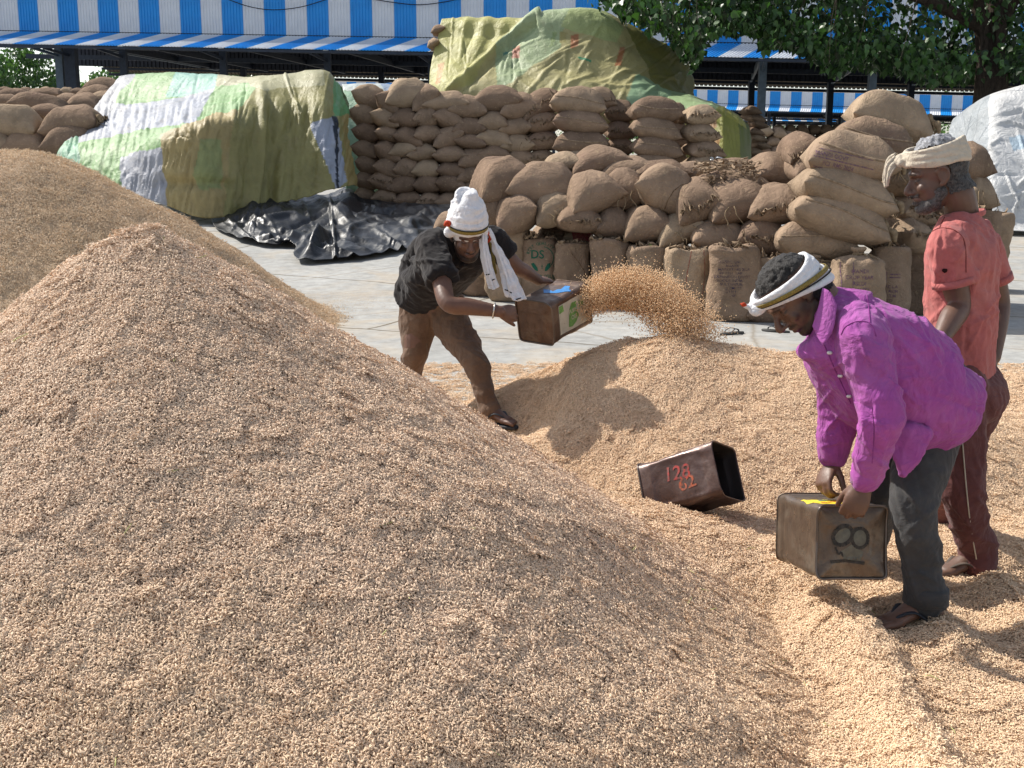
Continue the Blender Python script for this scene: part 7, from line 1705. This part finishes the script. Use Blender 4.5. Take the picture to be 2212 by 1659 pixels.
parts += [limb([HM @ Vector((0, -0.03, -0.02)), HM @ Vector((0, -0.055, -0.085)), P(2078, 470, 4.14), chest], [0.058, 0.055, 0.060, 0.07], 14), limb([chest, belly, pelv], [(0.12, 0.06), (0.11, 0.06), (0.11, 0.07)], 12, (0.5, 0.85, 0)),
          limb([sh_f, P(2085, 528, 4.15), sh_n], [0.045, 0.05, 0.045], 10), limb([sh_n, sh_n * 0.5 + el_n * 0.5, el_n, el_n * 0.6 + wr_n * 0.4, wr_n], [0.050, 0.049, 0.041, 0.042, 0.028], 24), limb([sh_f, sh_f * 0.5 + el_f * 0.5, el_f, el_f * 0.6 + wr_f * 0.4, wr_f], [0.050, 0.047, 0.040, 0.040, 0.027], 24),
          limb([pelv, hip_n, kn_n, an_n], [0.11, 0.09, 0.055, 0.036], 20), limb([pelv, hip_f, kn_f, an_f], [0.11, 0.09, 0.055, 0.036], 20)]
parts += hand(wr_n, (-0.6, -0.2, -0.75), (-0.5, -0.7, 0.4), 1, (25, 35, 25)); parts += hand(wr_f, P(2132, 830, 4.26) - wr_f, (0.85, -0.45, 0.1), -1, (38, 52, 40), 4, 0.98, (0.7, 0.3, 0.5), 0.1)
fd = (-0.97, -0.24, 0); parts += foot(an_n, fd, fl, 1, -1); parts += foot(an_f, (-0.95, 0.1, 0), 0.085, 1, 1)
me, col = skin_mesh(parts, [(HM, hs, 0.0)], (0.120, 0.066, 0.046))
body = finish(me, col, 'body', M_SKIN, pk, org)
hair_mask = lambda L: np.clip(np.minimum(sst(L[:, 2], 0.03, 0.06) + sst(-L[:, 1], 0.0, 0.035) * (L[:, 2] > -0.072), 1 - sst(L[:, 1], 0.06, 0.085) * sst(-L[:, 2], -0.085, -0.06)) * (L[:, 2] > -0.085) * (L[:, 2] < 0.2) * (np.abs(L[:, 1]) < 0.15) * (np.abs(L[:, 0]) < 0.11) * (1 - ((np.abs(L[:, 0]) > 0.074) & (L[:, 1] > -0.035) & (L[:, 2] < 0.035))), 0, 1)
shell(body.data, org, HM, hs, lambda L: sst(L[:, 2], 0.085, 0.118) * (L[:, 2] < 0.2) * (np.abs(L[:, 1]) < 0.15), 0.022, 861, 'hair', M_HGREY, pk, 60)
shell(body.data, org, HM, hs, lambda L: hair_mask(L) * (L[:, 2] <= 0.045), 0.009, 862, 'hair', m_hair('dark_greying_hair', (0.012, 0.011, 0.011), (0.11, 0.105, 0.10)), pk, 60)
shell(body.data, org, HM, hs, lambda L: np.clip((sst(-L[:, 2], 0.066, 0.085) * sst(L[:, 1], 0.0, 0.03) + sst(-L[:, 2], 0.03, 0.05) * sst(np.abs(L[:, 0]), 0.054, 0.062) * sst(L[:, 1], -0.02, 0.0) * sst(-L[:, 1], -0.04, -0.02)) * (L[:, 2] > -0.125) * (L[:, 1] < 0.12) * (np.abs(L[:, 0]) < 0.1), 0, 1), 0.0065, 863, 'beard', M_BEARDG, pk, 60)
shell(body.data, org, HM, hs, lambda L: np.clip(np.exp(-((L[:, 2] + 0.055) / 0.008) ** 2) * (np.abs(L[:, 0]) < 0.036) * (L[:, 1] > 0.065), 0, 1), 0.0055, 864, 'moustache', M_BEARDG, pk, 50)
rings = [(0.046 + 0.058 * t, 0.004 + 0.014 * (0.5 - t) + 0.006 * (k % 2), 0.004 * ((k % 3) - 1), 0.086 + 0.003 * (k % 2) - 0.008 * t, 0.108 + 0.003 * ((k + 1) % 2) - 0.008 * t, -0.006, 0.0100, 0.0085) for k, t in enumerate(np.linspace(0, 1, 9))]
band = wrap_band(HM, hs, rings, 9); kn = [xf(HM @ Matrix.Scale(hs, 4), limb([(0.02, 0.100, 0.09), (0.012, 0.122, 0.085), (-0.01, 0.118, 0.075)], [0.020, 0.022, 0.016], 10))]
wm = union(band + kn, 0.0034, 1); hw_ = finish(wm, None, 'head_wrap', M_BEIGE, pk, org)
S = cloth_strip(None, [[HM @ Vector((0.02, 0.118, 0.110)), HM @ Vector((0.01, 0.128, 0.098)), HM @ Vector((0.0, 0.122, 0.075))], [HM @ Vector((0.03, 0.150, 0.098)), HM @ Vector((0.012, 0.156, 0.078)), HM @ Vector((-0.005, 0.140, 0.055))], [HM @ Vector((0.03, 0.172, 0.055)), HM @ Vector((0.012, 0.170, 0.040)), HM @ Vector((0.0, 0.158, 0.030))], [HM @ Vector((0.03, 0.182, 0.012)), HM @ Vector((0.018, 0.180, 0.000)), HM @ Vector((0.01, 0.170, 0.006))]], 20, 14, 3, 0.004)
solid(mk('loose_end', S.reshape(-1, 3) - org, gridF(20, 14), M_BEIGE, hw_), 0.004)
# t-shirt
ax_s = np.array((0.50, 0.85, 0.05))
sec = [(2080, 464, 4.14, 0.060, 0.060), (2079, 478, 4.14, 0.105, 0.080), (2080, 506, 4.15, 0.175, 0.100), (2081, 555, 4.16, 0.190, 0.118), (2079, 620, 4.17, 0.180, 0.118), (2076, 700, 4.18, 0.178, 0.118), (2072, 780, 4.19, 0.180, 0.118), (2068, 828, 4.20, 0.182, 0.118)]
tr = tube(smooth_path([P(x, y, d) for x, y, d, a, b in sec], 34), smooth_path(np.array([(a, b) for x, y, d, a, b in sec]), 34), ax_s, 30, False, 2.2)
def sleeve(s_, e_, k, r0, r1, inn): return tube(smooth_path([s_ + inn, s_, s_ * (1 - k * 0.5) + e_ * k * 0.5, s_ * (1 - k) + e_ * k], 18), smooth_path(np.array([(r, r) for r in (r0 * 1.05, r0, (r0 + r1) / 2, r1)]), 18), None, 20, False)
slv = [sleeve(sh_n, el_n, 0.64, 0.060, 0.070, np.array((0.05, 0.07, 0.02))), sleeve(sh_f, el_f, 0.60, 0.058, 0.064, np.array((-0.05, -0.06, 0.02)))]
sm_ = union([tr] + slv, 0.0065, 5)
folds(sm_, [(sh_n + np.array((0.03, 0, -0.09)), (0.6, 0, 0.8), 0.10, 0.04, 0.006), (P(2110, 560, 4.05), (0.35, 0, -1), 0.18, 0.07, 0.004), (P(2100, 640, 4.05), (1, 0.3, 0.15), 0.30, 0.06, 0.006), (P(2040, 700, 4.05), (1, 0.3, -0.2), 0.22, 0.055, 0.005)], 871, 0.006, 6.0, (1.2, 1.2, 0.35))
pulls(sm_, [(14, (2000, 540, 2150, 820), 92, 10, 110, 9, 0.009), (8, (2010, 500, 2085, 600), 70, 30, 36, 7, 0.007), (8, (2000, 600, 2150, 820), 120, 25, 55, 8, 0.008), (5, (2050, 470, 2140, 540), 40, 30, 40, 8, 0.007)], 910)
shirt = finish(sm_, None, 'shirt', M_PINK, pk, org)
for s_, e_, k, r_ in ((sh_n, el_n, 0.64, 0.0735), (sh_f, el_f, 0.60, 0.0675)):
    q = s_ * (1 - k) + e_ * k; d = norm(s_ - e_); V, F = tube([q - d * 0.004, q + d * 0.02], [r_ + 0.003, r_ + 0.002], None, 24, False); mk('sleeve_hem', V - org, F, M_PINK, shirt)
nb = [P(2079, 466, 4.14) + np.array((0.074 * math.cos(a), 0.074 * math.sin(a), 0.016 * math.cos(a))) for a in np.linspace(0, 2 * math.pi, 30)]
V, F = tube([np.array(v) for v in nb], [(0.010, 0.004)] * 30, (0, 0, 1), 8); mk('neckband', V - org, F, M_PINK, shirt)
M_SEAMK = plain('coral_seam', (0.22, 0.06, 0.055), 0.9, 0.1)
for pts in ([(2014, 500), (2029, 493), (2057, 495), (2079, 512), (2086, 540), (2087, 588)], [(2040, 470), (2034, 482), (2029, 493)]): surf_line(shirt, org, pts, 0.002, M_SEAMK, 'seam')
surf_line(shirt, org, [(2039, 584), (2041, 586), (2043, 584)], 0.006, plain('torn_hole', (0.03, 0.012, 0.01), 0.9, 0.1), 'torn_hole', 5)
t_n = limb([hip_n + (0, 0, 0.08), hip_n, hip_n * 0.5 + kn_n * 0.5, kn_n, kn_n * 0.45 + an_n * 0.55, an_n + (0, 0, 0.05), an_n + (0, 0, -0.02)], [0.115, 0.112, 0.090, 0.075, 0.062, 0.060, 0.066], 36, None, 24)
t_f = limb([hip_f + (0, 0, 0.08), hip_f, hip_f * 0.5 + kn_f * 0.5, kn_f, kn_f * 0.5 + an_f * 0.5, an_f + (0, 0, 0.0)], [0.115, 0.112, 0.09, 0.074, 0.064, 0.064], 34, None, 24)
tm_ = union([t_n, t_f, ell(pelv, (0.16, 0.17, 0.12), seg=20)], 0.007, 5)
folds(tm_, [(kn_n, (0.3, 0, 1), 0.14, 0.05, 0.006), (an_n + (0, 0, 0.08), (-0.4, 0, 1), 0.11, 0.040, 0.009)], 881, 0.005, 6.5, (1, 1, 0.5))
pulls(tm_, [(10, (2030, 880, 2140, 1230), 80, 25, 60, 8, 0.008), (7, (2050, 1140, 2145, 1230), 25, 30, 40, 7, 0.010)], 940)
trs = finish(tm_, None, 'trousers', M_MAROON, pk, org)
pip = [np.array((1, 0, 0)) * 0 + p for p in smooth_path([kn_n * 0.25 + hip_n * 0.75 + (-0.015, -0.104, 0), kn_n + (-0.012, -0.080, 0), kn_n * 0.5 + an_n * 0.5 + (-0.02, -0.070, 0), an_n + (-0.03, -0.068, 0.02)], 20)]
V, F = tube(pip, [0.0025] * 20, seg=6); mk('pale_piping', V - org, F, M_BEIGE, trs)
M_TANR = plain('tan_rubber', (0.10, 0.075, 0.06), 0.75, 0.3, var=0.3, scale=25)
worn_sandal(pk, org, an_n, fd, fl, -1, M_TANR, M_TANR); worn_sandal(pk, org, an_f, (-0.95, 0.1, 0), 0.085, 1, M_RUBD, M_RUBD)

# ---- man in the black t-shirt flinging grain
org = np.array((P(1058, 890, 6.2)[0], P(1058, 890, 6.2)[1], 0.2))
bm_ = empty('person', org, 'man in a black t-shirt and tall white turban stooping to fling grain', 'person')
HM = head_matrix(PV(1009, 507, 5.92), (0.24, -0.88, -0.40), (0.06, -0.36, 0.93)); hs = 1.0
sh_n, el_n, wr_n = P(932, 535, 5.98), P(968, 655, 5.72), P(1080, 673, 5.72)         # his right, image left
sh_f, el_f, wr_f = P(1066, 520, 6.10), P(1112, 572, 6.16), P(1164, 606, 6.30)
hip_n, kn_n, an_n = P(905, 690, 6.45), P(893, 775, 6.45), P(866, 880, 6.75)
hip_f, kn_f, an_f = P(968, 690, 6.42), P(1026, 782, 6.20), P(1056, 882, 6.14)
chest, belly, pelv = P(985, 560, 6.08), P(940, 610, 6.28), P(938, 668, 6.45)
fl = 0.190
parts = head_parts(HM, hs, 0.95, 0.95)
parts += [limb([HM @ Vector((0, -0.03, -0.02)), HM @ Vector((0, -0.05, -0.075)), P(995, 530, 6.09), chest + (0, 0.08, 0)], [0.058, 0.056, 0.058, 0.05], 14), limb([chest + (0, 0.06, 0), belly + (0, 0.05, 0), pelv], [(0.10, 0.05), (0.09, 0.05), (0.09, 0.06)], 12, (1, 0.3, 0)),
          limb([sh_f, P(1000, 540, 6.14), sh_n], [0.045, 0.045, 0.045], 10), limb([sh_n, sh_n * 0.4 + el_n * 0.6, el_n, el_n * 0.6 + wr_n * 0.4, wr_n], [0.056, 0.050, 0.044, 0.043, 0.029], 26), limb([sh_f, el_f, el_f * 0.6 + wr_f * 0.4, wr_f], [0.050, 0.042, 0.040, 0.028], 22),
          limb([pelv, hip_n, kn_n, an_n], [0.11, 0.09, 0.055, 0.036], 20), limb([pelv, hip_f, kn_f, an_f], [0.11, 0.09, 0.055, 0.036], 20)]
parts += hand(wr_n, P(1112, 676, 5.78) - wr_n, (-0.1, -0.95, 0.25), 1, (28, 55, 45), 5, 1.0, (0.8, 0.45, 0.0), 0.0); parts += hand(wr_f, P(1190, 606, 6.38) - wr_f, (0.1, -0.3, 0.95), -1, (22, 40, 30), 5, 1.0)
fd = (0.78, -0.62, 0); parts += foot(an_f, fd, fl, 1, 1); parts += foot(an_n, (0.1, -1, 0), 0.02, 1, -1)
me, col = skin_mesh(parts, [(HM, hs, 0.85)], (0.125, 0.063, 0.042), marks=[(P(1112, 662, 5.66), 0.012, (0.3, 0.16, 0.12))])
body = finish(me, col, 'body', M_SKIN, bm_, org)
shell(body.data, org, HM, hs, lambda L: hair_mask(L) * (L[:, 2] < 0.07), 0.012, 891, 'hair', M_HBLACK, bm_, 60)
rings = []
for k, t in enumerate(np.linspace(0, 1, 11)):
    w = 0.092 * (1 - 0.52 * t ** 2.2); rings.append((0.055 + 0.132 * t, 0.016 * math.sin(k * 1.9) - 0.02 * t, 0.014 * math.sin(k * 2.3) - 0.010, w + 0.003 * (k % 2), w * 1.18 + 0.003 * (k % 2), -0.008 - 0.02 * t, 0.016, 0.011))
dome = [xf(HM @ Matrix.Scale(hs, 4), limb([(0, -0.01, 0.04), (0, -0.015, 0.12), (-0.010, -0.02, 0.165), (-0.016, -0.025, 0.192)], [(0.090, 0.105), (0.085, 0.098), (0.064, 0.07), (0.042, 0.045)], 16, (1, 0, 0), 22))]
wm = union(wrap_band(HM, hs, rings, 15) + dome, 0.0046, 3); folds(wm, [], 893, 0.003, 16, (0.4, 0.4, 1.6), 0.0015); hw_ = finish(wm, None, 'turban', M_WCLOTH, bm_, org)
HS = HM @ Matrix.Scale(hs, 4)
band_line(HS, 0.056, 0.008, 0.095, 0.113, -0.008, 0.009, M_GOLD, 'gold_border', hw_, org, 0.010); band_line(HS, 0.068, 0.008, 0.095, 0.113, -0.008, 0.003, M_BLKB, 'black_border', hw_, org, 0.012)
V, F = xf(HS, merge([limb([(0.085, 0.02, 0.07), (0.112, 0.03, 0.085), (0.124, 0.03, 0.078)], [0.012, 0.017, 0.008], 9, seg=9), limb([(-0.098, 0.045, 0.03), (-0.112, 0.05, 0.005), (-0.095, 0.06, -0.015)], [0.008, 0.010, 0.007], 9, seg=8)])); mk('tassel', V - org, F, M_REDB, hw_)
k0 = HS @ Vector((0.098, 0.02, 0.03))
tails = [([[P(1034, 492, 5.90), P(1042, 492, 5.88), P(1050, 494, 5.90)], [P(1036, 535, 5.88), P(1046, 535, 5.85), P(1055, 535, 5.88)], [P(1046, 590, 5.88), P(1056, 588, 5.85), P(1066, 585, 5.87)], [P(1053, 620, 5.88), P(1066, 626, 5.86), P(1080, 618, 5.88)]], 0.005),
         ([[P(1046, 490, 5.93), P(1052, 492, 5.90), P(1058, 496, 5.92)], [P(1062, 530, 5.92), P(1072, 532, 5.89), P(1080, 536, 5.92)], [P(1078, 585, 5.92), P(1094, 590, 5.88), P(1108, 586, 5.92)], [P(1088, 626, 5.90), P(1108, 640, 5.87), P(1133, 636, 5.91)], [P(1092, 632, 5.90), P(1112, 650, 5.87), P(1140, 645, 5.91)]], 0.007)]
for rows, wv in tails:
    S = cloth_strip(None, rows, 44, 22, 5, wv); o = mk('scarf_end', S.reshape(-1, 3) - org, gridF(44, 22), M_WCLOTH, hw_); solid(o, 0.004)
    for t, j0, j1 in ((30, 4, 12), (35, 12, 20)):
        p = S[t, j0:j1] + np.array((0, -0.006, 0)); V, F = tube(p, [(0.003, 0.002)] * len(p), (0, 0, 1), 6); mk('woven_stripe', V - org, F, M_BLKB, o)
S = cloth_strip(None, [[P(1050, 495, 5.915), P(1055, 498, 5.91)], [P(1060, 540, 5.915), P(1067, 542, 5.91)], [P(1068, 590, 5.915), P(1073, 592, 5.91)]], 20, 6, 6, 0.002); solid(mk('gold_border', S.reshape(-1, 3) - org, gridF(20, 6), M_GOLD, hw_), 0.004)
knot = union([ell(np.array(k0), (0.03, 0.028, 0.03), seg=14), limb([np.array(k0), P(1040, 498, 5.88), P(1046, 506, 5.90)], [0.026, 0.024, 0.02], 10)], 0.005, 3); finish(knot, None, 'knot', M_WCLOTH, hw_, org)
# t-shirt
sec = [((990, 508), 6.05, 0.09, 0.07), ((992, 530), 6.07, 0.175, 0.10), ((978, 560), 6.12, 0.185, 0.115), ((950, 595), 6.25, 0.175, 0.12), ((918, 625), 6.38, 0.155, 0.125), ((908, 642), 6.44, 0.155, 0.13)]
tr = tube(smooth_path([P(*c, d) for c, d, a, b in sec], 30), smooth_path(np.array([(a, b) for c, d, a, b in sec]), 30), (0.97, 0.15, 0.12), 30, False, 2.2)
back = limb([P(975, 515, 6.16), P(925, 530, 6.26), P(893, 580, 6.40), P(890, 618, 6.46)], [0.05, 0.07, 0.07, 0.06], 18)
slv = [sleeve(sh_n, el_n, 0.62, 0.084, 0.080, np.array((0.08, 0.08, 0.0))), sleeve(sh_f, el_f, 0.62, 0.074, 0.070, np.array((-0.08, 0.02, 0.0)))]
sm_ = union([tr, back] + slv, 0.0075, 6)
folds(sm_, [(P(905, 600, 6.2), (0.5, 0, 0.8), 0.22, 0.06, 0.009), (sh_n + np.array((0.05, 0, -0.10)), (0.8, 0, 0.6), 0.12, 0.05, 0.008), (P(985, 600, 6.0), (0.3, 0, 1), 0.16, 0.05, 0.008)], 895, 0.008, 6.0, (0.8, 0.8, 0.8))
pulls(sm_, [(12, (880, 520, 1000, 640), 35, 25, 55, 7, 0.012), (8, (930, 500, 1080, 620), 120, 30, 40, 6, 0.010)], 920)
shirt = finish(sm_, None, 'shirt', M_BLACKT, bm_, org)
t_n = limb([P(912, 632, 6.45), hip_n, hip_n * 0.5 + kn_n * 0.5, kn_n, kn_n * 0.5 + an_n * 0.5, an_n], [0.100, 0.108, 0.086, 0.070, 0.061, 0.058], 34, None, 24)
t_f = limb([P(955, 640, 6.42), hip_f, hip_f * 0.5 + kn_f * 0.5, kn_f, kn_f * 0.5 + an_f * 0.5, an_f + (kn_f - an_f) * 0.1, an_f], [0.100, 0.108, 0.088, 0.070, 0.059, 0.055, 0.060], 36, None, 24)
tm_ = union([t_n, t_f, limb([P(905, 665, 6.46), P(965, 665, 6.44)], [0.112, 0.112], 8)], 0.0075, 5)
folds(tm_, [(kn_f, (0.3, 0, 1), 0.14, 0.05, 0.007), (an_f + (0, 0, 0.08), (0, 0, 1), 0.10, 0.045, 0.008), (P(935, 690, 6.3), (0.4, 0, 1), 0.16, 0.05, 0.007)], 897, 0.006, 6.5, (1, 1, 0.5))
pulls(tm_, [(12, (865, 640, 1060, 880), 75, 30, 50, 6, 0.009), (8, (900, 650, 1010, 720), 150, 25, 40, 6, 0.009)], 950)
trs = finish(tm_, None, 'trousers', M_BROWN, bm_, org)
worn_sandal(bm_, org, an_f, fd, fl, 1, M_RUBD, M_RUBD); worn_sandal(bm_, org, an_n, (0.1, -1, 0), 0.02, -1, M_RUBD, M_RUBD)
d = norm(el_n - wr_n); a = np.linspace(0, 2 * math.pi, 25); q = np.cross(d, (0, 0, 1)); q = norm(q); z_ = np.cross(d, q); cc = wr_n + d * 0.030
V, F = tube([cc + q * 0.037 * math.cos(t) + z_ * 0.037 * math.sin(t) for t in a], [0.004] * 25, seg=7); mk('bangle', V - org, F, M_METAL, bm_)
# ------------------------------------------------------------------ last small things
lp = P(1402, 528, 11.95)
o = mk('leaf', LEAF_V * 0.07, LEAF_F, m_leaf('fresh_leaf', (0.16, 0.32, 0.05), (0.12, 0.26, 0.04)), on('small green leaf')); o.matrix_local = on('small green leaf').matrix_world.inverted() @ Matrix.Translation(Vector(lp)) @ Matrix.Rotation(R(70), 4, 'Z') @ Matrix.Rotation(R(30), 4, 'X')
r = np.random.default_rng(93); parts = []
for k in range(70):
    if k < 46:
        x, y = r.uniform(-2.0, 0.9), r.uniform(1.9, 3.7); z = float(zA(np.array(x), np.array(y)))
        if z < float(zC(np.array(x), np.array(y))): z = float(zC(np.array(x), np.array(y)))
    else: x, y = r.uniform(0.2, 2.4), r.uniform(2.4, 5.8); z = max(float(zC(np.array(x), np.array(y))), float(zA(np.array(x), np.array(y))))
    if z < 0.02: continue
    a = r.uniform(0, 6.28); L = r.uniform(0.012, 0.032); d = np.array((math.cos(a), math.sin(a), r.normal(0, 0.3))); c = np.array((x, y, z + 0.012)); parts.append(tube([c - d * L, c + r.normal(0, 0.003, 3), c + d * L], [0.0011, 0.0014, 0.0008], seg=5))
tag(mk('straw', *merge(parts), plain('pale_straw', (0.55, 0.50, 0.24), 0.7, 0.2, var=0.3, scale=30, c2=(0.30, 0.36, 0.12))), 'short bits of pale and green straw strewn over the grain heaps', kind='stuff')
